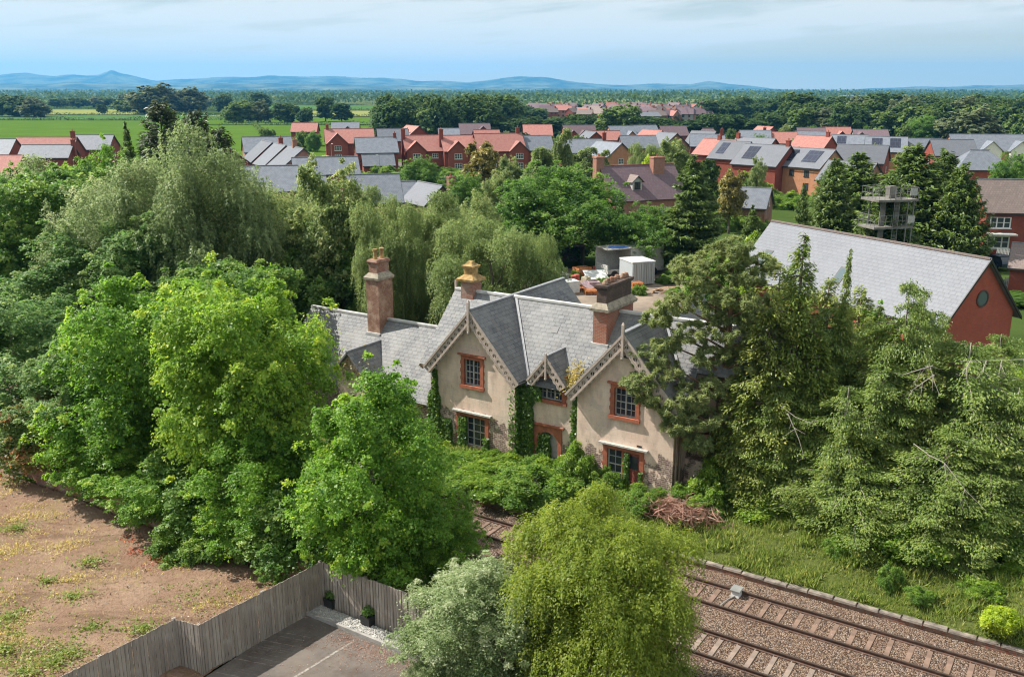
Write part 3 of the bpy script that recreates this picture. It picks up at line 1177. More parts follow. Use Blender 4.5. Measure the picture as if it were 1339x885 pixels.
# rear gable end board of the main roof (left end)
bg_ = barge(0, 0, 8.1, 3.5, 1.0, .45, 1)
bo = bg_.build('bargeboard', MAT['barge'], SH, (-8.36, 0, 0), PI / 2)
bg_ = barge(0, 0, 8.1, 3.5, 1.0, .45, -1)
bo = bg_.build('bargeboard', MAT['barge'], SH, (-8.36, 0, 0), PI / 2)
b = MB(); b.box(-8.42, -8.3, -.06, .06, 7.3, 8.65); b.build('finial', MAT['barge'], SH)
# mid eaves gutter
b = MB(); b.tube([(LX + 3.05, -3.55, 4.62), (dcx - 1.1, -3.55, 4.6)], .055, 8); b.tube([(dcx + 1.1, -3.55, 4.6), (RX - 3.05, -3.55, 4.58)], .055, 8)
b.build('gutter', MAT['darkmetal'], SH)
# mossy growth lodged in the right valley
# downpipes at the right corner
b = MB()
b.tube([(RX + HWR + .1, -3.6, 4.6), (RX + HWR + .1, -3.6, .4)], .05, 8)
b.tube([(RX + HWR + .1, -3.15, 4.6), (RX + HWR + .1, -3.15, .4)], .06, 8)
b.box(RX + HWR + .01, RX + HWR + .18, -3.28, -3.02, 3.9, 4.15)
b.build('downpipes', MAT['pipe'], SH)


def surround(h, y, wdt=.2, sill=True, label=True, arch=False, ears=True):
    x0, x1, z0, z1 = h
    b = MB()
    zb = z0 - (.16 if sill else 0)
    b.box(x0 - wdt, x0, y - .07, y + .18, zb + (.003 if sill else 0), z1 + wdt)
    b.box(x1, x1 + wdt, y - .07, y + .18, zb + (.003 if sill else 0), z1 + wdt)
    b.box(x0, x1, y - .068, y + .18, z1, z1 + wdt - .003)
    if ears:
        for zz in (.25, .55, .85):
            z_ = z0 + (z1 - z0) * zz
            b.box(x0 - wdt - .05, x0 - wdt + .002, y - .055, y + .02, z_ - .09, z_ + .09)
            b.box(x1 + wdt - .002, x1 + wdt + .05, y - .055, y + .02, z_ - .09, z_ + .09)
    if sill:
        b.box(x0 - wdt - .06, x1 + wdt + .06, y - .13, y + .18, z0 - .17, z0)
    if label:
        b.box(x0 - wdt - .16, x1 + wdt + .16, y - .16, y + .02, z1 + wdt + .002, z1 + wdt + .08)
    return b


def sash(h, y, cols, rows, name='window', mull=None):
    x0, x1, z0, z1 = h
    g = MB(); g.box(x0, x1, y + .15, y + .165, z0, z1)
    # gable-end rooms behind are dark
    w_ = g.build(name, MAT['glass'], SH)
    b = MB()
    t = .045
    b.box(x0, x0 + t, y + .08, y + .148, z0, z1); b.box(x1 - t, x1, y + .08, y + .148, z0, z1)
    b.box(x0 + t, x1 - t, y + .082, y + .148, z0, z0 + t); b.box(x0 + t, x1 - t, y + .082, y + .148, z1 - t, z1)
    zm = (z0 + z1) / 2
    for i in range(1, cols):
        x = x0 + (x1 - x0) * i / cols
        tt = .032 if (mull and i in mull) else .009
        b.box(x - tt, x + tt, y + .09, y + .1475, z0 + t, z1 - t)
    for j in range(1, rows):
        z = z0 + (z1 - z0) * j / rows
        tt = .022 if j * 2 == rows else .009
        b.box(x0 + t, x1 - t, y + .094, y + .147, z - tt, z + tt)
    b.build('frame', MAT['oldwhite'], w_)
    return w_


for h in (upL, upR):
    surround(h, YF).build('window_surround', MAT['terracotta'], SH)
    sash(h, YF, 4, 4, mull=(2,))
for h in (loL, loR):
    x0, x1, z0, z1 = h
    surround(h, YF, .22, sill=False, label=False).build('window_surround', MAT['terracotta'], SH)
    b = MB(); b.box(x0 - .42, x1 + .42, YF - .2, YF + .02, z1 + .222, z1 + .3); b.build('hood_mould', MAT['oldwhite'], SH)
sash((loL[0], loL[1], loL[2], loL[3]), YF, 4, 4, mull=(2,))
b = MB(); b.box(loL[0], loL[1], YF + .02, YF + .28, -.2, loL[2] - .01); b.build('window_apron', MAT['render'], SH)
mxr = loR[0] + .75
sash((loR[0], mxr, .75, loR[3]), YF, 2, 4)
b = MB(); b.box(mxr + .02, mxr + .12, YF - .02, YF + .16, -.2, loR[3] - .002); b.box(loR[0], mxr, YF + .02, YF + .25, -.2, .745)
b.build('door_post', MAT['terracotta'], SH)
b = MB(); b.box(mxr + .12, loR[1], YF + .1, YF + .15, -.2, loR[3])
dd = b.build('door', MAT['reddoor'], SH)
b = MB(); b.box(mxr + .24, loR[1] - .12, YF + .085, YF + .098, 1.5, 2.15); b.build('door_glass', MAT['glass'], dd)
surround(dw, MY, .22, label=False).build('window_surround', MAT['terracotta'], SH)
sash(dw, MY, 6, 3, mull=(2, 4))
# arched doorway
x0, x1, z0, z1 = door
b = MB()
b.box(x0 - .24, x0, MY - .07, MY + .2, -.2, 1.7); b.box(x1, x1 + .24, MY - .07, MY + .2, -.2, 1.7)
K = 12
cx, rw = (x0 + x1) / 2, (x1 - x0) / 2
prev = None
for j in range(K):
    a0, a1 = PI - PI * j / K, PI - PI * (j + 1) / K
    q0, q1 = (cx + rw * math.cos(a0), 1.7 + .55 * math.sin(a0)), (cx + rw * math.cos(a1), 1.7 + .55 * math.sin(a1))
    def outp(q): return (max(cx - rw - .24, min(cx + rw + .24, cx + (q[0] - cx) * 1.0 * (rw + .24) / rw)), 2.56 if abs(q[0] - cx) < rw * .99 else 2.56)
    b.prism([q0, q1, outp(q1), outp(q0)], 'y', MY - .068, MY + .2)
b.box(x0 - .241, x0 - .001, MY - .066, MY + .2, 1.701, 2.56); b.box(x1 + .001, x1 + .241, MY - .066, MY + .2, 1.701, 2.56)
b.box(x0 - .36, x1 + .36, MY - .14, MY + .02, 2.562, 2.64)
b.build('door_surround', MAT['terracotta'], SH)
b = MB(); b.box(x0, x1, MY + .2, MY + .24, -.2, 2.3); b.build('boarded_door', MAT['board'], SH)
# right recess window and gable vent
surround(wr, -1.55, .16, label=False).build('window_surround', MAT['terracotta'], SH)
sash(wr, -1.55, 3, 3, mull=(1, 2))
sash((8.9, 9.8, 3.7, 5.0), -1.55, 2, 3)
b = MB(); b.box(RX + .7, RX + .95, YF - .02, YF + .01, 2.72, 2.8); b.build('vent', MAT['black'], SH)
b = MB()
b.box(RX - .1, RX + .95, YF - .06, YF + .01, 6.98, 7.08); b.box(RX + .35, RX + .42, YF - .04, YF + .01, 6.6, 6.98)
b.build('bracket', MAT['darkmetal'], SH)
# stub wall at the right side
b = MB(); b.box(RX + HWR + .003, RX + HWR + .9, -2.2, -1.56, -.2, 2.0); b.build('stub_wall', MAT['render'], SH)


# chimneys (parts of the house; each keeps its own stages)
def X(a): return 22 - a


c1 = MB()
c1.box(X(36.35), X(35.42), 40.7 - 41.5, 42.0 - 41.5, 3.9, 8.2)
C1 = c1.build('chimney', MAT['chim_render'], SH)
b = MB(); b.frustum(X(36.43), X(35.34), -.88, .58, 8.2, 8.34, -.02); b.frustum(X(36.45), X(35.32), -.9, .6, 8.34, 8.62, .24)
b.build('shoulder', MAT['stone'], C1)
b = MB(); b.box(X(36.2), X(35.58), -.68, .4, 8.58, 9.15); b.frustum(X(36.24), X(35.54), -.72, .44, 9.15, 9.25, -.05); b.frustum(X(36.29), X(35.49), -.77, .49, 9.252, 9.38, .06)
b.build('stack', MAT['brick_old'], C1)
for yy in (-.42, .18):
    b = MB(); b.lathe([(.15, 9.38), (.12, 9.55), (.11, 9.85), (.15, 9.88), (.15, 9.98), (.1, 10.0)], X(35.9), yy, 12)
    b.build('chimney_pot', MAT['lichen'], C1)
b = MB(); b.box(X(36.42), X(35.35), -.93, -.76, 4.88, 5.03); b.build('flashing', MAT['lead_light'], C1)

c2 = MB(); c2.box(X(29.72), X(28.92), -.42, .42, 7.6, 8.78)
C2 = c2.build('chimney', MAT['brick_old'], SH)
b = MB(); b.frustum(X(29.9), X(28.74), -.6, .6, 8.78, 8.9, -.02); b.frustum(X(29.9), X(28.74), -.6, .6, 8.902, 9.12, .3)
b.box(X(29.6), X(29.04), -.29, .29, 9.1, 9.5)
b.frustum(X(29.68), X(28.96), -.37, .37, 9.5, 9.62, -.03); b.frustum(X(29.66), X(28.98), -.35, .35, 9.622, 9.7, .1); b.frustum(X(29.52), X(29.12), -.2, .2, 9.7, 9.84, .06)
b.build('shoulder', MAT['lichen'], C2)

MAT['brick_stack'] = M_brick('red_stack_brick', (.5, .15, .085), (.4, .12, .075), (.42, .3, .22), (.4, .26, .19), .6)
c3 = MB(); c3.box(X(20.85), X(20.1), -1.5, 1.5, 5.6, 8.42)
C3 = c3.build('chimney', MAT['brick_stack'], SH)
b = MB(); b.frustum(X(21.0), X(19.95), -1.65, 1.65, 8.42, 8.56, -.02); b.frustum(X(21.0), X(19.95), -1.65, 1.65, 8.562, 8.82, .22)
b.build('shoulder', MAT['stone'], C3)
b = MB(); b.box(X(20.74), X(20.2), -1.4, 1.4, 8.8, 9.5); b.frustum(X(20.78), X(20.16), -1.44, 1.44, 9.5, 9.6, -.05); b.box(X(20.84), X(20.1), -1.5, 1.5, 9.602, 9.72)
b.build('stack', MAT['brick_dark'], C3)
b = MB()
for i in range(7):
    yy = -1.2 + i * .4
    b.lathe([(.13, 9.72), (.15, 9.78), (.1, 9.86 + R.uniform(0, .12)), (.06, 9.9 + R.uniform(0, .1))], X(20.47) + R.normal(0, .04), yy, 9)
b.build('capping_stones', MAT['chim_render'], C3)
b = MB(); b.box(X(20.95), X(19.98), -1.58, -1.42, 6.6, 6.78); b.build('flashing', MAT['lead_light'], C3)
# slipped slates on the main slope
for (x, y) in ((2.0, -2.45), (-1.2, -1.2)):
    b = MB()
    b.slab((x - .17, y - .12, 8.2 + y - .12 + .03), (x + .17, y - .12, 8.2 + y - .12 + .03), (x + .17, y + .14, 8.2 + y + .14 + .03), (x - .17, y + .14, 8.2 + y + .14 + .03), .02)
    b.build('slipped_slate', MAT['darkmetal'], SH)

# ================================================================== VEGETATION
LM = {
    'maple': M_leaf('maple_leaf', (.05, .12, .016), (.125, .235, .028), (.2, .28, .04)),
    'maple_y': M_leaf('young_maple_leaf', (.06, .13, .016), (.15, .25, .03), (.24, .31, .045)),
    'sycamore': M_leaf('sycamore_leaf', (.045, .11, .03), (.115, .19, .055), (.18, .25, .085), rough=.5, spec=.3),
    'dark': M_leaf('dark_broadleaf', (.042, .1, .02), (.1, .18, .036), (.165, .24, .055)),
    'birch': M_leaf('birch_leaf', (.065, .11, .034), (.145, .195, .065), (.22, .25, .11)),
    'willow': M_leaf('grey_willow_leaf', (.075, .125, .045), (.165, .215, .095), (.25, .29, .16)),
    'round': M_leaf('lime_leaf', (.04, .095, .018), (.085, .165, .028), (.12, .2, .04)),
    'pine': M_leaf('pine_needle', (.09, .135, .05), (.2, .245, .09), (.31, .31, .15), trans=.3),
    'cypress': M_leaf('cypress_spray', (.05, .1, .02), (.135, .185, .035), (.24, .25, .06), trans=.25),
    'olive': M_leaf('olive_cypress_spray', (.06, .1, .02), (.15, .19, .042), (.25, .25, .08), trans=.25),
    'cedar': M_leaf('cedar_needle', (.055, .105, .025), (.135, .19, .045), (.24, .26, .075), trans=.25),
    'fir': M_leaf('fir_spray', (.03, .065, .018), (.085, .135, .028), (.16, .2, .045), trans=.2),
    'darkpine': M_leaf('black_pine_needle', (.022, .04, .018), (.05, .07, .03), (.085, .085, .04), trans=.1),
    'yellow': M_leaf('yellow_green_leaf', (.07, .118, .014), (.165, .215, .03), (.29, .27, .05)),
    'greyshrub': M_leaf('silver_green_leaf', (.08, .13, .045), (.17, .23, .11), (.26, .31, .2)),
    'laurel': M_leaf('laurel_leaf', (.05, .11, .014), (.115, .2, .025), (.19, .26, .04), rough=.35, spec=.5),
    'under': M_leaf('undergrowth_leaf', (.045, .1, .018), (.105, .19, .03), (.17, .24, .045)),
    'lime': M_leaf('lime_green_leaf', (.13, .2, .016), (.24, .33, .03), (.3, .36, .05)),
    'red': M_leaf('copper_tinged_leaf', (.05, .1, .02), (.12, .14, .035), (.26, .12, .06)),
    'ivy': M_leaf('ivy_leaf', (.03, .075, .012), (.08, .15, .02), (.14, .2, .03), rough=.4, spec=.5),
    'far': M_leaf('far_foliage', (.026, .055, .018), (.05, .09, .026), (.075, .115, .034), trans=.25, spec=.05),
    'far2': M_leaf('far_pale_foliage', (.045, .085, .022), (.08, .13, .034), (.115, .165, .05), trans=.25, spec=.05),
    'fargrey': M_leaf('far_grey_foliage', (.055, .08, .038), (.09, .12, .058), (.12, .15, .08), trans=.25, spec=.05),
    'bronze': M_leaf('bronze_foliage', (.09, .095, .025), (.17, .16, .04), (.22, .19, .06), trans=.25),
    'dead': M_leaf('dead_brushwood', (.12, .072, .05), (.21, .135, .1), (.27, .185, .145), trans=.1),
    'grass': M_leaf('grass_blade', (.075, .125, .024), (.145, .195, .045), (.25, .25, .085)),
    'drygrass': M_leaf('dry_grass_blade', (.22, .2, .06), (.36, .31, .12), (.46, .38, .2)),
    'redweed': M_leaf('red_weed', (.14, .05, .03), (.24, .075, .045), (.3, .12, .07)),
}


def unit(v):
    return v / np.maximum(1e-9, np.linalg.norm(v, axis=1))[:, None]


def rdir(n):
    return unit(R.normal(size=(n, 3)))


def leaves(name, C, Nn, L, asp, tint, mat, T=None, fold=.15):
    """one folded four-cornered leaf per row: centre, facing, length, width ratio, tint 0..1"""
    n = len(C)
    Nn = unit(Nn)
    if T is None:
        T = R.normal(size=(n, 3))
    T = unit(T - (T * Nn).sum(1)[:, None] * Nn)
    B = np.cross(Nn, T)
    L = np.broadcast_to(np.asarray(L, float), (n,))[:, None]
    W = L * asp
    f = Nn * (L * fold)
    V = np.empty((n, 4, 3), np.float32)
    V[:, 0] = C - T * L * .5
    V[:, 1] = C + B * W * .5 + f - T * L * .08
    V[:, 2] = C + T * L * .5
    V[:, 3] = C - B * W * .5 + f - T * L * .08
    me = bpy.data.meshes.new(name)
    me.vertices.add(n * 4)
    me.vertices.foreach_set('co', V.reshape(-1))
    me.loops.add(n * 4)
    me.loops.foreach_set('vertex_index', np.arange(n * 4, dtype=np.int32))
    me.polygons.add(n)
    me.polygons.foreach_set('loop_start', np.arange(0, n * 4, 4, dtype=np.int32))
    me.polygons.foreach_set('loop_total', np.full(n, 4, np.int32))
    at = me.attributes.new('tint', 'FLOAT', 'FACE')
    at.data.foreach_set('value', np.clip(tint, 0, 1).astype(np.float32))
    me.materials.append(mat)
    me.update(calc_edges=True)
    return me


def envelope(d, prof):
    return d


def broad(name, mat, rx, rz, zc, nl=26, nc=16, lf=70, L=.2, asp=.75, clump=.55, flat=.55, top=.0, hang=0.0, inner=.25, gap=.0, seed=1):
    """broadleaf crown: lobes on an ellipsoid, leaf clumps on the lobes, leaves in the clumps; returns mesh and lobe centres"""
    global R
    keep = R
    R = np.random.default_rng(seed)
    i = np.arange(nl) + .5
    ph = np.arccos(1 - 2 * i / nl * .93)
    th = PI * (1 + 5 ** .5) * i
    D = np.stack([np.cos(th) * np.sin(ph), np.sin(th) * np.sin(ph), np.cos(ph)], 1)
    D = unit(D + R.normal(0, .22, (nl, 3)))
    rad = R.uniform(.38, .92, nl)
    LC = D * rad[:, None] * np.array([rx, rx, rz]) + np.array([0, 0, zc])
    LR = R.uniform(.2, .42, nl) * min(rx, rz)
    lt = R.uniform(-.14, .14, nl)
    cd = unit(rdir(nl * nc) * 1.0 + np.repeat(D, nc, 0) * .75 + np.array([0, 0, .28]))
    cc = np.repeat(LC, nc, 0) + cd * (np.repeat(LR, nc) * R.uniform(.72, 1.12, nl * nc))[:, None] * np.array([1, 1, .9])
    ct = np.repeat(lt, nc) + R.uniform(-.16, .16, nl * nc)
    cr = clump * R.uniform(.55, 1.25, nl * nc)
    # shoots that stand out beyond the lobes break the outline
    ks = nl * 5
    si = R.integers(0, nl, ks)
    sdv = unit(rdir(ks) * .8 + D[si] * .9 + np.array([0, 0, .35]))
    cc = np.vstack([cc, LC[si] + sdv * (LR[si] * R.uniform(1.15, 1.65, ks))[:, None]])
    cd = np.vstack([cd, sdv])
    ct = np.concatenate([ct, lt[si] + R.uniform(-.05, .3, ks)])
    cr = np.concatenate([cr, clump * R.uniform(.3, .6, ks)])
    keepc = R.random(len(cc)) > gap
    cc, cd, ct, cr = cc[keepc], cd[keepc], ct[keepc], cr[keepc]
    m = len(cc)
    off = R.normal(0, .5, (m * lf, 3)) * np.array([1, 1, flat])
    # clump disc tilts with its outward direction
    C = np.repeat(cc, lf, 0) + off * np.repeat(cr, lf)[:, None]
    rr = (off[:, 0] ** 2 + off[:, 1] ** 2)
    C[:, 2] -= rr * np.repeat(cr, lf) * .35
    if hang:
        C[:, 2] -= np.abs(R.normal(0, hang, m * lf)) * (rr > .2)
    Nn = np.repeat(cd, lf, 0) * .55 + np.array([0, 0, .75]) + R.normal(0, .5, (m * lf, 3))
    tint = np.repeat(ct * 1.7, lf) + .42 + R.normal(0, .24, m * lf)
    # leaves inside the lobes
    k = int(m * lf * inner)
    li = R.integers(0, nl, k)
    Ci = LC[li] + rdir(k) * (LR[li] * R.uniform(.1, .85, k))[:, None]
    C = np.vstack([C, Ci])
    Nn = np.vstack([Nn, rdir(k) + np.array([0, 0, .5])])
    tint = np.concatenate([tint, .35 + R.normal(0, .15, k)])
    Ls = L * np.exp(R.normal(-.05, .33, len(C)))
    me = leaves(name, C, Nn, Ls, asp, tint, mat)
    R = keep
    return me, LC


def weeping(name, mat, rx, rz, zc, nl=24, ns=40, lf=26, L=.17, asp=.4, drop=1.6, seed=2, top_leaf=.3):
    """crown of hanging leafy strands"""
    global R
    keep = R
    R = np.random.default_rng(seed)
    i = np.arange(nl) + .5
    ph = np.arccos(1 - 2 * i / nl * .9)
    th = PI * (1 + 5 ** .5) * i
    D = unit(np.stack([np.cos(th) * np.sin(ph), np.sin(th) * np.sin(ph), np.cos(ph)], 1) + R.normal(0, .2, (nl, 3)))
    LC = D * R.uniform(.4, .92, nl)[:, None] * np.array([rx, rx, rz]) + np.array([0, 0, zc])
    LR = R.uniform(.2, .4, nl) * min(rx, rz)
    n = nl * ns
    sd = unit(rdir(n) + np.repeat(D, ns, 0) * .6 + np.array([0, 0, .45]))
    s0 = np.repeat(LC, ns, 0) + sd * (np.repeat(LR, ns) * R.uniform(.6, 1.1, n))[:, None]
    ln = drop * R.uniform(.35, 1.3, n)
    tn = np.repeat(R.uniform(-.12, .12, nl), ns) + R.uniform(-.17, .17, n)
    f = np.tile(np.linspace(0, 1, lf), n)
    S0 = np.repeat(s0, lf, 0)
    outw = np.repeat(sd * np.array([1, 1, 0]), lf, 0)
    C = S0 + outw * (np.sqrt(f) * np.repeat(ln, lf) * .3)[:, None]
    C[:, 2] -= (f ** 1.5) * np.repeat(ln, lf)
    C[:, 2] += np.sin(f * PI) * .12
    C += R.normal(0, .07, C.shape)
    Nn = np.repeat(sd, lf, 0) * .7 + np.array([0, 0, .5]) + R.normal(0, .45, C.shape)
    T = np.zeros_like(C)
    T[:, 2] = -1
    T += R.normal(0, .4, T.shape) + outw * .4
    tint = np.repeat(tn, lf) + .42 + R.normal(0, .16, len(C))
    k = int(len(C) * top_leaf)
    li = R.integers(0, nl, k)
    Ci = LC[li] + rdir(k) * (LR[li] * R.uniform(.2, .95, k))[:, None]
    C = np.vstack([C, Ci])
    Nn = np.vstack([Nn, rdir(k) + np.array([0, 0, .6])])
    T = np.vstack([T, R.normal(size=(k, 3))])
    tint = np.concatenate([tint, .38 + R.normal(0, .15, k)])
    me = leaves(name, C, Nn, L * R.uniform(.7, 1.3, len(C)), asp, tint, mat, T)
    R = keep
    return me, LC


def conifer(name, mat, h, r, z0, levels=26, per=8, sp=60, L=.34, asp=.32, rise=.35, droop=.0, hang=0.0, power=.8, round_top=False, thick=.16, seed=3, blunt=0.0, gap=.0, vary=(.62, 1.14)):
    """whorled branches with flat sprays; returns mesh and branch polylines"""
    global R
    keep = R
    R = np.random.default_rng(seed)
    Cs, Ns, Ts, Tn = [], [], [], []
    br = []
    for lv in range(levels):
        fz = (lv + R.uniform(-.3, .3)) / levels
        fz = min(max(fz, 0), .995)
        z = z0 + (h - z0) * fz
        if round_top:
            rad = r * math.sqrt(max(.02, 1 - (fz * 1.0) ** 2.2)) * (0.75 + .25 * min(1, fz * 4))
        else:
            rad = r * ((1 - fz) ** power) * (.7 + .3 * min(1, fz * 5)) + blunt * (1 - fz) ** .3 * .3
        nb = max(3, int(per * (.5 + .5 * rad / r)))
        for b_ in range(nb):
            if R.random() < gap:
                continue
            a = R.uniform(0, 2 * PI)
            ln = max(.25, rad * R.uniform(*vary))
            m = max(6, int(sp * ln / r * R.uniform(.8, 1.2)))
            f = R.uniform(.12, 1, m) ** .75
            dirx = np.array([math.cos(a), math.sin(a), 0])
            side = np.array([-math.sin(a), math.cos(a), 0])
            zz = ln * (rise * f - droop * f ** 2.2 * 1.0 + (rise * .5) * f ** 3)
            wd = (1 - np.abs(f - .55) * 1.3) * .3 * ln + .05
            s_ = R.normal(0, .55, m) * wd
            C = dirx * (f * ln)[:, None] + side * s_[:, None]
            C[:, 2] = z + zz + R.normal(0, thick * .5, m)
            if hang:
                C[:, 2] -= np.abs(R.normal(0, hang, m)) * f
            Cs.append(C)
            slope = rise - 2.2 * droop * f ** 1.2
            Ts.append(dirx * 1.0 + side * (np.sign(s_) * .55)[:, None] + np.stack([0 * f, 0 * f, slope - hang * 1.6], 1) + R.normal(0, .22, (m, 3)))
            Ns.append(np.array([0, 0, 1.0]) + dirx * .25 + R.normal(0, .4, (m, 3)))
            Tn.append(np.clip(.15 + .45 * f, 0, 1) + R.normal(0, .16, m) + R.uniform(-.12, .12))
            if ln > .5 * r or lv % 3 == 0:
                br.append([(0, 0, z)] + [tuple(dirx * q * ln + np.array([0, 0, z + ln * (rise * q - droop * q ** 2.2 + rise * .5 * q ** 3)])) for q in (.35, .7, .95)])
    C = np.vstack(Cs); Nn = np.vstack(Ns); T = np.vstack(Ts); tn = np.concatenate(Tn)
    me = leaves(name, C, Nn, L * R.uniform(.65, 1.35, len(C)), asp, tn, mat, T, .1)
    R = keep
    return me, br


def puffs(name, mat, centres, rad, lf=420, L=.26, asp=.12, seed=5, flat=.6, tint0=.4):
    """needle tufts: fans of thin needles radiating from shoot tips gathered in clouds"""
    global R
    keep = R
    R = np.random.default_rng(seed)
    Cs, Ns, Ts, Tn = [], [], [], []
    for c, r_ in zip(centres, rad):
        ns = 46
        tips = np.array(c) + rdir(ns) * (R.uniform(.25, 1, ns) ** .5 * r_)[:, None] * np.array([1, 1, flat])
        m = lf // ns
        tip = np.repeat(tips, m, 0)
        d = unit(rdir(ns * m) * .9 + unit(np.repeat(tips - np.array(c), m, 0)) * .6 + np.array([0, 0, .4]))
        Cs.append(tip + d * L * R.uniform(.2, .6, ns * m)[:, None])
        Ts.append(d)
        Ns.append(np.array([0, 0, 1.0]) + R.normal(0, .6, (ns * m, 3)))
        Tn.append(tint0 + np.repeat(R.uniform(-.2, .2, ns), m) + R.normal(0, .12, ns * m) + R.uniform(-.1, .1))
    C = np.vstack(Cs)
    me = leaves(name, C, np.vstack(Ns), L * R.uniform(.7, 1.3, len(C)), asp, np.concatenate(Tn), mat, np.vstack(Ts), .05)
    R = keep
    return me


def trunk_mesh(name, h, r0, targets, mat, seed=1, fork=.35, n_t=14, wob=.15, stems=1):
    """tapered trunk with limbs reaching into the crown"""
    rg = np.random.default_rng(seed)
    b = MB()
    for s_ in range(stems):
        ox, oy = (0, 0) if stems == 1 else (rg.normal(0, .35), rg.normal(0, .35))
        pts, rad = [], []
        n = 8
        for i in range(n + 1):
            f = i / n
            pts.append((ox * (1 + f) + rg.normal(0, wob) * f, oy * (1 + f) + rg.normal(0, wob) * f, -.25 + (h + .25) * f))
            rad.append(r0 * (1 - .8 * f) * (1.25 if i == 0 else 1) / math.sqrt(stems))
        b.tube(pts, rad, 8)
    if len(targets):
        idx = rg.permutation(len(targets))[:n_t]
        for i in idx:
            t = np.array(targets[i])
            zf = min(h * .95, max(h * fork, t[2] - abs(rg.normal(.9, .5)) * np.hypot(t[0], t[1]) * .9))
            k = int(zf / h * n)
            base = np.array(pts[min(k, n)])
            mid = (base + t) / 2 + np.array([0, 0, -.06 * np.linalg.norm(t - base)]) + rg.normal(0, .12, 3)
            rb = r0 * (1 - .8 * zf / h) * .5
            b.tube([base, mid, t], [rb, rb * .62, rb * .2], 6)
    return b.mesh(name, mat, True)


KIND = {}


def kind(key, name, crown, trunk, h, r):
    KIND[key] = (name, crown, trunk, h, r)


def reg_broad(key, name, mat, r, h, zlow, bark='bark', **kw):
    if kw['L'] < .3:
        kw['lf'] = int(kw['lf'] * 1.75)
        kw['L'] *= .76
    rz = (h - zlow) / 2
    me, lc = broad(name + '_crown', LM[mat], r, rz, zlow + rz, **kw)
    tm = trunk_mesh(name + '_trunk', h * .8, max(.12, h * .022), lc, MAT[bark], kw.get('seed', 1))
    kind(key, name, me, tm, h, r)


def reg_weep(key, name, mat, r, h, zlow, bark='bark', **kw):
    kw['lf'] = int(kw['lf'] * 1.35)
    kw['L'] *= .84
    rz = (h - zlow) / 2
    me, lc = weeping(name + '_crown', LM[mat], r, rz, zlow + rz, **kw)
    tm = trunk_mesh(name + '_trunk', h * .82, max(.1, h * .018), lc, MAT[bark], kw.get('seed', 1))
    kind(key, name, me, tm, h, r)


def reg_con(key, name, mat, h, r, z0, bark='bark', limbs=True, limb_r=.035, limb_mat=None, **kw):
    me, br = conifer(name + '_crown', LM[mat], h, r, z0, **kw)
    b = MB()
    b.tube([(0, 0, -.25), (0, 0, h * .4), (.03, .02, h * .97)], [h * .022, h * .014, .02], 8)
    for q in br:
        ll = math.dist(q[0], q[-1])
        b.tube(q, [limb_r, limb_r * .8, limb_r * .55, limb_r * .2], 5)
    kind(key, name, me, b.mesh(name + '_trunk', MAT[bark], True), h, r)


reg_broad('maple_a', 'maple_tree', 'maple', 4.6, 11.5, -.3, nl=40, nc=20, lf=54, L=.2, clump=.62, seed=21, gap=.12)
reg_broad('maple_b', 'maple_tree', 'maple', 4.6, 11.0, -.3, nl=44, nc=18, lf=54, L=.19, clump=.58, seed=22, gap=.1)
reg_broad('maple_y', 'maple_tree', 'maple_y', 4.6, 12.0, .2, nl=42, nc=20, lf=54, L=.2, clump=.62, seed=23, gap=.14)
reg_broad('syc_a', 'sycamore_tree', 'sycamore', 5.2, 14.0, 1.5, nl=44, nc=20, lf=52, L=.23, clump=.68, seed=24, gap=.12)
reg_broad('syc_b', 'sycamore_tree', 'dark', 5.0, 13.0, 1.3, nl=40, nc=20, lf=52, L=.23, clump=.66, seed=25, gap=.12)
reg_weep('birch_a', 'birch_tree', 'birch', 4.2, 14.0, 1.5, nl=32, ns=56, lf=26, L=.18, drop=1.05, seed=26, top_leaf=.8)
reg_weep('birch_b', 'birch_tree', 'birch', 4.4, 12.5, 1.0, nl=30, ns=60, lf=28, L=.17, drop=1.35, seed=27, top_leaf=.7)
reg_weep('willow_a', 'willow_tree', 'willow', 5.2, 15.0, 2.0, nl=40, ns=50, lf=24, L=.2, drop=.8, seed=28, asp=.45, top_leaf=.8)
reg_broad('birch_c', 'birch_tree', 'birch', 4.2, 13.5, 1.0, nl=46, nc=18, lf=46, L=.19, asp=.5, clump=.6, flat=.8, hang=.35, seed=73, gap=.14)
reg_broad('willow_c', 'willow_tree', 'willow', 5.0, 14.5, 1.5, nl=48, nc=18, lf=48, L=.2, asp=.45, clump=.7, flat=.8, hang=.3, seed=74, gap=.12)
reg_broad('round_a', 'lime_tree', 'round', 5.2, 11.5, .8, nl=48, nc=18, lf=42, L=.24, clump=.72, seed=29, gap=.05, flat=.7)
reg_con('fir_a', 'fir_tree', 'fir', 15, 4.3, .6, levels=34, per=12, sp=120, L=.5, asp=.3, rise=.25, droop=.12, power=.75, thick=.22, seed=30)
reg_con('leyland_a', 'leyland_cypress', 'fir', 14, 4.4, .3, levels=40, per=13, sp=110, L=.5, asp=.34, rise=.5, droop=.12, power=.7, thick=.25, seed=31, blunt=.8)
reg_con('cypress_a', 'drooping_cypress', 'cypress', 13.5, 2.9, .5, levels=40, per=11, sp=190, L=.21, asp=.4, rise=.18, droop=.5, hang=.42, power=.62, thick=.14, seed=32, gap=.15, limb_r=.03, vary=(.5, 1.28))
reg_con('cypress_b', 'drooping_cypress', 'cypress', 13.5, 2.2, .5, levels=42, per=9, sp=170, L=.21, asp=.4, rise=.2, droop=.55, hang=.5, power=.7, thick=.14, seed=33, gap=.12, limb_r=.03)
reg_con('cypress_o', 'drooping_cypress', 'olive', 13.5, 2.9, .5, levels=36, per=11, sp=200, L=.2, asp=.42, rise=.22, droop=.42, hang=.3, power=.5, thick=.2, seed=72, gap=.2, limb_r=.03, vary=(.45, 1.3))
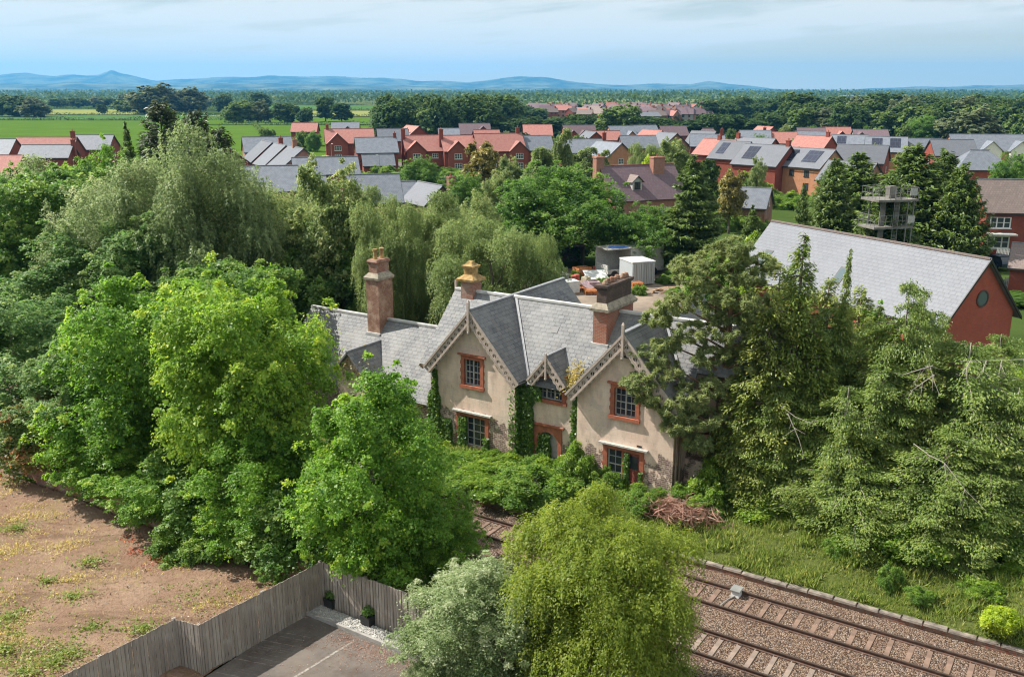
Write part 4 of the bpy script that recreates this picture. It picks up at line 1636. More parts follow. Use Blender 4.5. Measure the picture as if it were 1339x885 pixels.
reg_con('cedar_a', 'cedar_tree', 'cedar', 12, 4.4, .6, levels=24, per=11, sp=480, L=.21, asp=.4, rise=.16, droop=.3, hang=.12, power=.45, round_top=True, thick=.2, seed=34, limb_r=.03, gap=.2, vary=(.4, 1.3))
reg_con('cedar_b', 'cedar_tree', 'cedar', 10, 4.8, .5, levels=18, per=11, sp=520, L=.21, asp=.4, rise=.1, droop=.22, hang=.16, power=.4, round_top=True, thick=.2, seed=35, bark='bark_pale', limb_r=.028, gap=.24, vary=(.4, 1.3))
reg_con('dpine_a', 'black_pine', 'darkpine', 15, 3.6, 3.0, levels=22, per=9, sp=120, L=.5, asp=.25, rise=.4, droop=.1, power=.55, thick=.4, seed=36)
reg_weep('yellow_a', 'weeping_willow', 'yellow', 3.1, 8.2, .2, nl=52, ns=56, lf=24, L=.125, asp=.42, drop=1.0, seed=37, top_leaf=.6)
reg_broad('grey_a', 'silver_shrub', 'greyshrub', 2.2, 6.0, .1, nl=46, nc=22, lf=48, L=.125, asp=.34, clump=.36, seed=38, gap=.08, flat=.8, inner=.35)
reg_broad('laurel_a', 'laurel_bush', 'laurel', 1.8, 2.8, -.3, nl=24, nc=16, lf=40, L=.17, asp=.5, clump=.4, seed=39, flat=.7)
reg_broad('bush_a', 'bush', 'under', 1.5, 1.8, -.5, nl=20, nc=18, lf=40, L=.13, asp=.6, clump=.36, seed=40, flat=.7)
reg_broad('bush_b', 'bush', 'laurel', 1.4, 1.9, -.5, nl=20, nc=18, lf=40, L=.14, asp=.55, clump=.34, seed=41, flat=.7)
reg_broad('lime_a', 'bush', 'lime', 1.2, 1.6, -.4, nl=18, nc=16, lf=40, L=.14, asp=.55, clump=.32, seed=42, flat=.7)
reg_broad('red_a', 'hawthorn_tree', 'red', 2.6, 5.2, .2, nl=30, nc=18, lf=44, L=.16, clump=.5, seed=43)
reg_broad('under_a', 'understorey_tree', 'dark', 2.8, 5.0, -.4, nl=32, nc=18, lf=44, L=.18, clump=.5, seed=44)
reg_broad('small_a', 'small_tree', 'birch', 3.0, 9.0, .8, nl=30, nc=16, lf=46, L=.2, clump=.55, seed=45, gap=.12)
reg_broad('far_a', 'field_tree', 'far', 6.0, 12.0, .6, nl=30, nc=12, lf=13, L=.95, clump=1.3, seed=46, inner=.35)
reg_broad('far_b', 'field_tree', 'far2', 6.0, 12.0, .4, nl=30, nc=12, lf=13, L=.95, clump=1.3, seed=47, inner=.35)
reg_broad('far_c', 'field_tree', 'fargrey', 6.0, 12.0, .4, nl=30, nc=12, lf=13, L=.95, clump=1.3, seed=48, inner=.35)
reg_broad('far_d', 'field_tree', 'far', 3.2, 13.0, .2, nl=24, nc=10, lf=12, L=.9, clump=1.1, seed=49, inner=.4)
reg_broad('bronze_a', 'bronze_tree', 'bronze', 3.0, 12.0, .6, nl=34, nc=16, lf=30, L=.34, clump=.7, seed=50, gap=.1)
reg_weep('poplar_a', 'tall_birch', 'birch', 2.0, 13.0, .8, nl=30, ns=30, lf=18, L=.34, drop=1.5, seed=51, asp=.5)
reg_con('thuja_a', 'narrow_conifer', 'fir', 7, 1.1, .1, levels=26, per=9, sp=50, L=.3, asp=.4, rise=1.2, droop=.0, power=.5, thick=.12, seed=52)


def plant(key, x, y, z, h, w_, label, group=None, rot=None, name=None, cat='tree', trunk=True):
    nm, crown, tm, h0, r0 = KIND[key]
    t = thing(name or nm, label, cat, (x, y, z), R.uniform(0, 6.28) if rot is None else rot, group)
    s = (w_ / (2 * r0), w_ / (2 * r0), h / h0)
    part('crown', crown, t, scale=s)
    if trunk:
        part('trunk', tm, t, scale=s)
    return t


def tree_n(key, u, vtop, n, wpx, label, ground=.3, group=None, **kw):
    """tree on the survey line u whose top shows at vtop, standing at cross-railway distance n"""
    p, t = up_n(u, vtop, n)
    return plant(key, p[0], p[1], ground, p[2] - ground, wpx * t, label, group, **kw)


def tree_y(key, u, vtop, y, wpx, label, ground=-.2, group=None, **kw):
    p, t = up_y(u, vtop, y)
    return plant(key, p[0], p[1], ground, max(1.0, p[2] - ground), wpx * t, label, group, **kw)


# --- front row between the brick boundary wall and the tracks
tree_n('maple_y', 308, 352, 25.6, 222, 'tall bright yellow-green maple in front, left of the old house')
tree_n('maple_a', 482, 500, 24.4, 208, 'green maple overhanging the timber fence corner and the railway')
tree_n('maple_b', 175, 345, 26.2, 235, 'mid-green maple second from the bare lot, left of the yellow-green maple')
tree_n('syc_a', 10, 395, 26.5, 200, 'bluish dark sycamore at the left edge behind the lot')
tree_n('red_a', 75, 520, 24.2, 135, 'small hawthorn with copper-red new leaves at the back of the bare lot')
tree_n('maple_a', 150, 560, 24.0, 150, 'low bushy maple between the coppery hawthorn and the bare lot', rot=2.2)
tree_n('under_a', 265, 590, 24.4, 150, 'dark understorey tree against the brick boundary wall', name='understorey_tree')
tree_n('under_a', 400, 640, 24.2, 150, 'dark understorey tree behind the fence corner', rot=1.1, name='understorey_tree')
tree_n('under_a', 335, 640, 24.1, 130, 'dark understorey tree under the bright yellow-green maple', rot=4.1, name='understorey_tree')
tree_n('maple_b', 560, 640, 25.0, 120, 'low maple growth leaning over the left tracks', rot=.7)
tree_n('under_a', 10, 560, 24.6, 130, 'dark bush tree at the far left end of the brick wall', rot=3.3, name='understorey_tree')
tree_n('bush_a', 250, 690, 22.3, 90, 'low dark bush on the lot side of the brick wall', .5, cat='bush')
tree_n('bush_a', 40, 610, 23.6, 110, 'sprawling bush at the wall below the coppery hawthorn', .4, cat='bush')

# --- behind the tracks, left
tree_n('syc_b', 55, 205, 41, 190, 'big dark ash tree at the left edge behind the tracks')
tree_n('syc_a', 110, 300, 36.5, 210, 'dark sycamore below the grey willows at left', rot=1.0)
tree_n('willow_a', 250, 178, 42, 205, 'tallest silvery grey willow on the left')
tree_n('willow_c', 160, 215, 40, 170, 'silvery willow between the dark ash and the tallest willow', rot=2.0)
tree_n('birch_c', 335, 240, 47, 150, 'grey-green birch to the right of the tallest willow')
tree_n('birch_c', 400, 262, 51, 110, 'smaller birch behind the left end of the slate roof', rot=.5)
tree_n('syc_b', 290, 330, 37.5, 190, 'shaded dark sycamore behind the yellow-green maple', rot=2.6)
tree_n('small_a', 435, 213, 48, 115, 'tall thin-leaved tree in front of the slate roofed houses')
tree_n('under_a', 430, 330, 47, 130, 'dark thicket behind the low slate wing', name='understorey_tree', rot=.3)
tree_n('birch_a', 545, 236, 50, 150, 'weeping birch directly behind the tall rendered chimney', rot=1.4)
tree_n('birch_b', 640, 280, 49, 175, 'weeping birch behind the yellow lichened chimney', rot=3.0)
tree_n('birch_c', 600, 250, 58, 110, 'pale birch farther back between the two weeping birches', rot=4.4)
tree_n('birch_b', 690, 300, 50, 90, 'low weeping birch beside the junk yard', rot=5.4)
tree_n('dpine_a', 207, 130, 62, 115, 'dark pine top rising above the silvery willows')
tree_n('dpine_a', 285, 165, 53, 105, 'brownish dark pine right of the tallest willow', rot=2.0)
tree_n('fir_a', 163, 156, 60, 50, 'dark small fir left of the pine top', rot=1.3)
tree_n('dpine_a', 255, 142, 60, 95, 'second dark pine between the pine top and the brownish pine', rot=4.0)
tree_n('syc_b', 240, 140, 66, 80, 'broad dark tree beside the pine top', rot=2.0)

for key, u, vt, n, wpx, lab in (
    ('birch_c', 300, 230, 44, 130, 'birch between the tallest willow and the grey-green birch'),
    ('birch_c', 372, 236, 54, 110, 'birch in front of the broad blue-slate roof'),
    ('birch_c', 415, 246, 55, 100, 'birch below the pink-gabled slate house'),
    ('birch_a', 468, 235, 52, 110, 'birch right of the tall thin-leaved tree'),
    ('birch_b', 510, 252, 47, 110, 'birch left of the tall rendered chimney top'),
    ('birch_c', 590, 268, 52, 110, 'birch just left of the yellow lichened chimney'),
    ('willow_c', 40, 210, 46, 150, 'silvery tree in front of the far left red roofs'),
    ('syc_b', 118, 198, 47, 120, 'dark leafy tree below the far left slate roof'),
    ('maple_b', 70, 201, 50, 110, 'green tree below the long red-roofed house at far left'),
    ('maple_a', 132, 203, 52, 90, 'green tree under the far left slate roof'),
    ('maple_b', 8, 212, 48, 110, 'green tree before the red roof at the left edge'),
    ('maple_a', 20, 300, 38, 170, 'broad green maple at the left edge'),
    ('sycamore_fill', 180, 290, 38, 170, 'green tree under the two silvery willows'),
    ('birch_c', 385, 320, 53, 130, 'shaded birch left of the low slate wing'),
    ('maple_b', 315, 345, 36.5, 120, 'mid-green tree behind the yellow-green maple'),
    ('maple_b', 240, 430, 26.5, 170, 'mid-green maple filling between the two tallest maples'),
    ('maple_a', 415, 585, 25.4, 120, 'green maple sapling between the two bright maples'),
    ('maple_a', 345, 560, 24.4, 170, 'low leafy maple growth above the brick boundary wall'),
    ('maple_b', 225, 600, 23.9, 140, 'leafy maple shoots above the lot wall'),
    ('syc_a', 95, 450, 25.6, 170, 'bluish sycamore behind the coppery hawthorn'),
):
    tree_n('syc_a' if key == 'sycamore_fill' else key, u, vt, n, wpx, lab)

# --- middle distance
tree_y('round_a', 735, 222, 104, 160, 'big round bright green tree above the junk yard')
tree_y('fir_a', 908, 200, 98, 118, 'big dark fir beside the red brick house')
tree_y('round_a', 852, 272, 100, 92, 'bright green leafy bush tree behind the containers', rot=2.0)
tree_y('thuja_a', 811, 262, 112, 24, 'narrow dark conifer in front of the red brick house')
tree_y('round_a', 838, 282, 108, 46, 'small green tree by the red brick house wall', rot=1.0)
tree_y('bronze_a', 958, 216, 128, 34, 'small yellow-green conical tree right of the big fir')
tree_y('fir_a', 985, 266, 92, 52, 'small dark conifer at the left end of the hall roof', rot=1.0)
tree_y('leyland_a', 1094, 208, 100, 84, 'leyland cypress left of the drill tower')
tree_y('fir_a', 1052, 238, 92, 44, 'slim fir left of the first leyland cypress behind the hall', rot=2.2)
tree_y('leyland_a', 1125, 200, 108, 120, 'leyland cypress directly behind the drill tower', rot=1.0)
tree_y('leyland_a', 1200, 190, 96, 150, 'largest leyland cypress right of the drill tower', rot=2.0)
tree_y('leyland_a', 1262, 215, 92, 100, 'leyland cypress at the right end of the conifer row', rot=3.0)
tree_y('leyland_a', 1165, 230, 88, 110, 'lower leyland cypress beside the drill tower', rot=4.0)
tree_y('leyland_a', 1095, 212, 112, 90, 'leyland cypress filling behind the drill tower platforms', rot=5.0)
tree_y('leyland_a', 1237, 197, 104, 110, 'tall leyland cypress at the back of the conifer row', rot=5.6)
tree_y('bush_b', 985, 322, 84, 60, 'low bush by the pale track behind the hall', cat='bush')
tree_y('laurel_a', 940, 340, 78, 90, 'scrubby bush at the corner of the hall', cat='bush')

# --- right-hand group between the house and the bank
tree_n('cypress_a', 1052, 300, 41.0, 150, 'tall drooping cypress with a thin double top in front of the hall roof')
tree_n('cypress_b', 1112, 322, 42.0, 66, 'slender drooping cypress spire against the pale hall roof')
tree_n('cypress_o', 1010, 380, 39.8, 145, 'broad drooping cypress next to the pine by the house', rot=1.2)
tree_n('cypress_b', 1075, 430, 40.6, 130, 'lower drooping cypress in front of the double-topped one', rot=2.0)
tree_n('cedar_a', 1192, 360, 42.5, 135, 'round-topped cedar in front of the brick hall gable')
tree_n('cedar_b', 1270, 440, 42.5, 240, 'wide cedar with pale bare branches at the right')
tree_n('cedar_a', 1160, 470, 41.0, 170, 'dense cedar in the middle of the right-hand thicket', rot=1.5)
tree_n('cedar_b', 1335, 500, 42, 170, 'dark cedar at the right edge', rot=2.5)
tree_n('cedar_a', 1245, 560, 39.6, 190, 'shadowed cedar above the grass bank at right', rot=3.0)
tree_n('cypress_a', 1120, 540, 39.2, 150, 'low cypress foliage above the grass bank', rot=4.0)
tree_n('cypress_a', 1000, 560, 39.0, 110, 'small cypress beside the house wall', rot=5.0)
tree_n('cypress_a', 985, 372, 47, 90, 'drooping cypress behind the pine, before the hall wall', rot=.4)
tree_n('maple_b', 1040, 395, 52, 110, 'leafy tree against the hall side wall', rot=3.0)
tree_n('maple_a', 1150, 420, 49, 110, 'leafy tree between cypress spire and round-topped cedar', rot=1.0)
tree_n('cedar_a', 1225, 400, 46, 110, 'cedar at the foot of the brick hall gable', rot=.6)
tree_n('cedar_b', 1310, 430, 48, 130, 'spreading cedar just right below the hall gable', rot=4.6)
tree_n('maple_y', 1320, 470, 56, 90, 'yellow-green tree behind the spreading cedar', rot=1.6)
for key, u, vt, n, wpx, lab in (
    ('cypress_o', 1022, 345, 43, 150, 'olive-tinted cypress hiding the hall side wall'),
    ('cypress_o', 1085, 360, 44, 140, 'olive-tinted cypress between the double-topped cypress and the spire'),
    ('cypress_o', 1128, 372, 47, 130, 'olive-tinted cypress behind the slender spire'),
    ('cypress_a', 1172, 425, 42, 130, 'drooping cypress filling between spire and fanning bare bough'),
    ('cedar_b', 1110, 500, 39.6, 150, 'cedar in the gap right of the small cypress by the house'),
    ('cypress_a', 1150, 395, 44, 140, 'drooping cypress left of the round-topped cedar'),
    ('cypress_o', 1215, 470, 41.5, 130, 'olive-tinted cypress under the fanning bare bough'),
    ('cedar_a', 1085, 395, 42, 130, 'cedar between the two drooping cypress spires'),
    ('cedar_b', 1200, 430, 43, 190, 'broad cedar plate in the middle of the right-hand trees'),
    ('cedar_a', 1030, 480, 40.3, 150, 'dense cedar next to the house recess'),
    ('cedar_b', 1120, 600, 38.6, 190, 'drooping cedar boughs hanging over the grass bank'),
    ('cedar_a', 1300, 580, 40.0, 160, 'dense cedar right of the trailing bare bough'),
    ('cedar_b', 1225, 640, 38.8, 170, 'lowest cedar boughs above the lime-green bush'),
    ('cypress_a', 975, 470, 39.4, 110, 'drooping cypress right behind the pine trunk'),
):
    tree_n(key, u, vt, n, wpx, lab)
tree_n('laurel_a', 1310, 645, 40.0, 120, 'laurel bush at the right edge of the bank', cat='bush')
tree_n('laurel_a', 1190, 662, 38.6, 130, 'laurel bush under the dense cedar', cat='bush', rot=1.0)
tree_n('bush_b', 1080, 662, 39.2, 90, 'dark bush under the low cypress', cat='bush')

# Scots pine leaning over the right gable
px, tpx = up_n(950, 330, 39.8)
pt = thing('scots_pine', 'Scots pine with open orange limbs reaching over the right gable', 'tree', (px[0] + .2, px[1], .4))
pc, prr = [], []
spec = [(945, 340, 39.8, .95), (912, 362, 39.4, .9), (975, 358, 40, .9), (885, 398, 39.0, .7), (925, 392, 39.6, .95), (985, 400, 40, .9), (858, 418, 38.8, .55), (905, 436, 39.0, .8), (955, 432, 39.6, .9),
        (848, 466, 38.0, .75), (836, 500, 37.4, .65), (868, 488, 38.0, .8), (895, 520, 38.0, .85), (858, 522, 37.6, .7), (890, 556, 37.6, .7), (920, 548, 38.2, .75), (912, 580, 37.8, .5), (940, 505, 39.2, .75), (975, 472, 39.8, .85), (898, 348, 39.6, .6), (958, 324, 40, .65), (992, 345, 40.4, .7), (872, 450, 38.6, .55), (930, 468, 39.0, .65), (1000, 430, 40.4, .7), (965, 390, 39.2, .7), (880, 540, 37.5, .5), (945, 410, 40.4, .7)]
b = MB()
tr0 = np.array([0, 0, -.3])
tops = px[2] - .4
trunk_pts = [(-.2, 0, -.3), (-.15, .05, 3), (.1, .1, 6), (.15, 0, 9), (.1, 0, tops * .93)]
b.tube(trunk_pts, [.26, .22, .17, .11, .04], 9)
for u, v, n, r_ in spec:
    q, _ = up_n(u, v, n)
    c = np.array([q[0] - pt.location.x, q[1] - pt.location.y, q[2] - .4])
    pc.append(c); prr.append(r_ * 1.3)
    zb = max(3.0, c[2] - .55 * math.hypot(c[0], c[1]))
    zb = min(zb, tops * .9)
    base = np.array([np.interp(zb, [p[2] for p in trunk_pts], [p[0] for p in trunk_pts]), 0.03, zb])
    mid = (base + c) / 2 + R.normal(0, .15, 3)
    b.tube([base, mid, c], [.075, .05, .02], 6)
part('trunk', b.mesh('scots_pine_trunk', MAT['bark_pine'], True), pt)
part('crown', puffs('scots_pine_crown', LM['pine'], pc, prr, 4200, .26, .16, 61, flat=.5), pt)

# bare pale boughs of the right-hand cedar
for lab, grp in (('bleached bare bough fanning out below the hall gable', ([(1195, 500, 38.2), (1215, 475, 37.9), (1222, 500, 37.5), (1228, 515, 37.3)], [(1220, 478, 38), (1180, 490, 37.6), (1168, 487, 37.4)], [(1222, 490, 37.8), (1200, 505, 37.4), (1190, 512, 37.2)])),
                 ('long level bare bough at the right edge', ([(1339, 470, 38.5), (1300, 471, 38.0), (1255, 472, 37.6)], [(1290, 471, 38), (1283, 490, 37.6)], [(1310, 471, 38), (1306, 490, 37.7)], [(1270, 471, 38), (1258, 488, 37.6)])),
                 ('bare bough trailing down through the right-hand cedar', ([(1195, 580, 37.2), (1215, 595, 36.8), (1235, 605, 36.4), (1262, 640, 35.9), (1290, 668, 35.6)], [(1235, 605, 36.4), (1238, 630, 36.2)], [(1262, 640, 35.9), (1255, 655, 35.8)])),
                 ('bare forked bough among the drooping cypresses', ([(1020, 530, 37.2), (1040, 545, 36.7), (1068, 556, 36.3)], [(1030, 540, 36.9), (1045, 575, 36.6), (1052, 600, 36.4)]))):
    b = MB()
    for pts in grp:
        P = [up_n(q_[0], q_[1], q_[2] + 1.6)[0] for q_ in pts]
        if pts is grp[0]:
            P.insert(0, up_n(pts[0][0], pts[0][1] + 14, pts[0][2] + 4.2)[0])
        b.tube(P, list(np.linspace(.022, .006, len(P))), 5)
        for _ in range(5):
            k_ = int(R.integers(0, len(P) - 1)); f_ = R.random()
            s0 = Vector(P[k_]) * (1 - f_) + Vector(P[k_ + 1]) * f_
            b.tube([s0, s0 + Vector((R.normal(0, .25), R.normal(0, .25), -abs(R.normal(.25, .15))))], [.01, .004], 4)
    tag(b.build('bare_bough', MAT['bark_pale']), lab, 'branch')

# --- foreground shrubs this side of the tracks
tree_n('yellow_a', 797, 648, 23.3, 262, 'yellow-green weeping willow in the bottom foreground before the tracks')
tree_n('grey_a', 632, 742, 21.6, 190, 'silvery green shrub in the bottom foreground beside the yellow willow')
tree_n('grey_a', 585, 830, 20.4, 90, 'small silvery shrub at the end of the gravel bed', .5, rot=2.0)

# --- undergrowth between the platform edge and the house
for u, v, n, wpx, key, lab in (
    (600, 602, 35.8, 85, 'bush_a', 'bramble bush under the left gable window'),
    (640, 600, 36.2, 80, 'bush_b', 'glossy bush between the left gable and the arched door'),
    (690, 608, 36.0, 80, 'bush_a', 'leafy bush in front of the arched door'),
    (730, 606, 36.5, 70, 'bush_b', 'bush at the foot of the ivy by the arched door'),
    (655, 618, 34.9, 100, 'bush_b', 'bush above the rails below the left gable'),
    (705, 618, 34.9, 100, 'bush_a', 'bush spilling over the platform edge'),
    (600, 610, 35.0, 110, 'bush_a', 'bush behind the overhanging maple'),
    (755, 588, 37.2, 46, 'bush_b', 'tall clump against the left corner of the right gable'),
    (790, 618, 37.0, 44, 'bush_a', 'weeds under the door and window of the right gable'),
    (560, 570, 37.4, 80, 'bush_b', 'dark bush at the left corner of the left gable'),
    (840, 640, 36.5, 60, 'bush_a', 'low weeds below the peeling red door'),
    (520, 560, 37.8, 90, 'under_a', 'thicket in front of the low slate wing'),
    (430, 540, 38.0, 110, 'under_a', 'thicket at the left end of the low slate wing'),
    (935, 610, 38.2, 60, 'bush_b', 'glossy bush in the recess right of the house corner'),
    (915, 640, 37.6, 70, 'bush_a', 'bush at the right corner of the house'),
    (1005, 645, 38.8, 100, 'bush_b', 'bush at the foot of the drooping cypresses'),
    (1165, 742, 35.2, 30, 'bush_a', 'small bush alone on the grass bank'),
    (1205, 770, 34.8, 34, 'bush_a', 'ragged weeds near the coping in the middle of the bank'),
    (1310, 795, 34.2, 46, 'lime_a', 'bright lime-green bush on the bank at right'),
    (1285, 762, 36.2, 50, 'bush_b', 'green bush behind the lime-green one'),
    (1100, 706, 36.6, 40, 'bush_a', 'weedy clump on the bank in dappled shade'),
    (1330, 735, 38.2, 70, 'bush_b', 'green bush at the right edge of the bank'),
):
    tree_n(key, u, v, n, wpx, lab, .45, cat='bush', trunk=(key != 'lime_a'))

# brushwood heap
p = AN(14.2, 36.1)
C = np.array([0, 0, .35]) + R.normal(0, 1, (900, 3)) * np.array([.75, .45, .16])
hp = thing('brushwood_heap', 'heap of dead pinkish brown brushwood on the bank by the house corner', 'brushwood', (p[0], p[1], .55), ROT)
part('branches', leaves('brushwood', C, R.normal(size=(900, 3)), R.uniform(.3, 1.0, 900), .06, R.uniform(0, 1, 900), LM['dead'], R.normal(size=(900, 3)) * np.array([1, .6, .35])), hp)


# ivy on the walls: leaves lie against the render and over the corners
def ivy(label, strips, n_leaf=2600, seed=0):
    """strips: (x0,x1,z0,z1,y_wall) in the house frame"""
    rg = np.random.default_rng(seed)
    Cs, Ns = [], []
    for x0, x1, z0, z1, yw, dens in strips:
        m = int(n_leaf * dens)
        z = rg.uniform(z0, z1, m)
        f = (z - z0) / (z1 - z0)
        wv = .5 + .22 * np.sin(z * 5.1 + seed) + .15 * np.sin(z * 11 + 2)
        x = (x0 + x1) / 2 + (x1 - x0) * (rg.uniform(-.5, .5, m)) * (1.15 - .5 * f * wv)
        thick = .28 * (1 - .5 * f)
        y = yw - np.abs(rg.normal(0, thick * .55, m)) - .02
        Cs.append(np.stack([x, y, z], 1))
        Ns.append(np.stack([rg.normal(0, .45, m), -np.ones(m), .35 + rg.normal(0, .4, m)], 1))
    C = np.vstack(Cs)
    t = thing('ivy', label, 'ivy', tuple(AN(22, 41.5)), ROT)
    part('leaves', leaves('ivy_leaves', C, np.vstack(Ns), rg.uniform(.09, .17, len(C)), .8, .45 + rg.normal(0, .22, len(C)), LM['ivy']), t)
    b = MB()
    for x0, x1, z0, z1, yw, dens in strips:
        xm = (x0 + x1) / 2
        b.tube([(xm, yw - .03, z0), (xm + .06, yw - .04, (z0 + z1) / 2), (xm - .04, yw - .03, z1 - .2)], [.035, .025, .01], 5)
    b.build('stems', MAT['bark'], t)
    return t


ivy('ivy climbing the left corner of the left gable', [(-7.5, -6.75, .2, 3.4, -3.75, 1.3), (-7.15, -6.9, 3.0, 4.6, -3.75, .35), (-6.9, -6.0, .2, 2.0, -3.75, .8)], seed=3)
ivy('thick ivy column between the left gable and the dormer', [(-2.25, -1.2, .2, 4.8, -3.25, 2.6), (-2.4, -1.9, .3, 4.6, -3.5, 1.0), (-1.6, -.75, 3.9, 4.7, -3.25, .5)], seed=4)
ivy('ivy filling half of the arched doorway', [(-.95, -.25, .2, 2.1, -3.12, 1.0), (-.4, .3, .2, .9, -3.2, .5)], seed=5)
ivy('ivy on the drain corner left of the right gable', [(1.05, 1.5, .3, 4.4, -3.25, .7), (.9, 2.0, .2, 1.9, -3.6, 1.6)], seed=6)
ivy('ivy hanging over the left lower window', [(-5.5, -5.0, .3, 2.3, -3.74, .6), (-3.9, -3.6, .2, 1.4, -3.74, .3)], seed=7)
ivy('thin ivy strand between window and peeling red door', [(4.2, 4.45, .2, 2.3, -3.74, .3), (5.0, 5.15, .2, 1.5, -3.76, .15)], seed=8)

# yellowed moss and weeds caught behind the right gable eaves
rg = np.random.default_rng(9)
C = np.stack([.95 + rg.normal(0, .28, 400), -3.1 + rg.normal(0, .3, 400), np.zeros(400)], 1)
C[:, 2] = 8.2 + C[:, 1] + .2 + np.abs(rg.normal(0, .1, 400))
mo = thing('roof_weeds', 'yellowed weeds growing in the roof valley beside the dormer', 'weeds', tuple(AN(22, 41.5)), ROT)
part('leaves', leaves('roof_weed_leaves', C, rg.normal(size=(400, 3)) + np.array([0, -.3, 1]), rg.uniform(.1, .22, 400), .35, rg.uniform(0, .6, 400), LM['drygrass']), mo)
C = np.stack([-13.4 + rg.normal(0, .55, 1100), -3.2 + rg.normal(0, .35, 1100), 3.6 + rg.normal(0, .4, 1100)], 1)
mo = thing('creeper', 'brownish creeper smothering the small gable of the low slate wing', 'creeper', tuple(AN(22, 41.5)), ROT)
part('leaves', leaves('creeper_leaves', C, rg.normal(size=(1100, 3)) + np.array([0, -.6, .6]), rg.uniform(.1, .2, 1100), .5, rg.uniform(0, 1, 1100), LM['bronze']), mo)


# --- grasses
def blades(name, P, h, mat, lean=.5, asp=.13):
    n = len(P)
    T = np.stack([R.normal(0, lean, n), R.normal(0, lean, n), np.ones(n)], 1)
    C = P + unit(T) * (h * .45)[:, None]
    Nn = np.cross(T, R.normal(size=(n, 3)))
    return leaves(name, C, Nn, h, asp, R.uniform(0, 1, n), mat, T, .05)


def bank_z(a, n):
    rise = .06 + .4 * np.minimum(1, (n - 33.86) / 2.5)
    return rise + np.where((a < 13), .25 * np.clip((n - 34.5) / 3, 0, 1) * np.clip((13 - a) / 4, 0, 1), 0)


def an_pts(a, n, z):
    return np.stack([a * TA[0] + n * TN[0], a * TA[1] + n * TN[1], z], 1)


m = 80000
a = R.uniform(-6, 30, m); n = 33.9 + R.uniform(0, 1, m) ** 1.15 * 7
cl_ = np.sin(a * 2.3 + 1.3 * np.sin(n * 2)) * np.sin(n * 3.1 + a) + R.normal(0, .5, m)
k = cl_ > -.45
a, n = a[k], n[k]
hgt = R.uniform(.1, .3, len(a)) * (1 + .8 * (np.sin(a * 1.7) * np.sin(n * 2.2 + a) > .2))
me = blades('bank_grass_blades', an_pts(a, n, bank_z(a, n)), hgt, LM['grass'])
o = bpy.data.objects.new('bank_grass', me); COL.objects.link(o); tag(o, kind='stuff')

# weeds and straw on the bare lot
m = 150000
a = R.uniform(22.9, 48, m); n = R.uniform(4, 22.3, m)
cl_ = np.sin(a * .9 + 1.1 * np.sin(n * .7)) * np.sin(n * .8 + .5 * a) * .7 + .5 * np.sin(a * 2.9 + n) * np.sin(n * 2.3) + R.normal(0, .35, m) - .05 * (n - 14)
k = cl_ > .22
a, n = a[k], n[k]
zz = .5 + np.maximum(0, (a - 34) / 26) * .25
me = blades('lot_grass_blades', an_pts(a, n, zz), R.uniform(.05, .2, len(a)), LM['drygrass'], 1.1, .16)
o = bpy.data.objects.new('lot_dry_grass', me); COL.objects.link(o); tag(o, kind='stuff')
cs = [(gp(u, v, .55), r_) for u, v, r_ in ((15, 805, .55), (95, 780, .35), (90, 855, .5), (185, 822, .45), (118, 735, .4), (20, 690, .5), (35, 880, .5), (60, 760, .25), (120, 820, .3), (70, 865, .45), (5, 850, .4), (330, 700, .2), (150, 870, .25))]
P = []
for c, r_ in cs:
    q = int(620 * r_)
    P.append(np.array(c) + R.normal(0, 1, (q, 3)) * np.array([r_, r_ * .8, .03]) * R.choice([.35, .8, 1.4], (q, 1)))
P = np.vstack(P)
C = P + np.array([0, 0, .06])
me = leaves('lot_weed_leaves', C, np.array([0, 0, 1.0]) + R.normal(0, .5, C.shape), R.uniform(.06, .16, len(C)), .55, R.uniform(0, 1, len(C)), LM['grass'])
o = bpy.data.objects.new('lot_green_weeds', me); COL.objects.link(o); tag(o, kind='stuff')
P = []
for u, v, r_ in ((215, 725, .28), (172, 702, .2), (205, 735, .3), (175, 720, .15)):
    P.append(np.array(gp(u, v, .6)) + R.normal(0, 1, (70, 3)) * np.array([r_ * 1.2, r_ * 1.2, .06]))
C = np.vstack(P)
me = leaves('red_weed_leaves', C, np.array([0, 0, 1.0]) + R.normal(0, .6, C.shape), R.uniform(.05, .13, len(C)), .5, R.uniform(0, 1, len(C)), LM['redweed'])
o = bpy.data.objects.new('lot_red_weeds', me); COL.objects.link(o); tag(o, kind='stuff')
q = 16000
a_ = R.uniform(23, 46, q); n_ = R.uniform(4, 21.5, q)
w_ = np.sin(a_ * .55 + .8 * np.sin(n_ * .5)) * np.sin(n_ * .6 + .3 * a_) + R.normal(0, .4, q) - .1 * (n_ - 14)
k = w_ > .35
P = an_pts(a_[k], n_[k], np.full(k.sum(), .56) + np.maximum(0, (a_[k] - 34) / 26) * .25)
P = np.repeat(P, 5, 0) + R.normal(0, .09, (len(P) * 5, 3)) * np.array([1, 1, .25])
me = leaves('lot_scatter_leaves', P, np.array([0, 0, 1.0]) + R.normal(0, .6, P.shape), R.uniform(.05, .13, len(P)), .5, R.uniform(0, 1, len(P)), LM['grass'])
o = bpy.data.objects.new('lot_creeping_weeds', me); COL.objects.link(o); tag(o, kind='stuff')
b = MB()
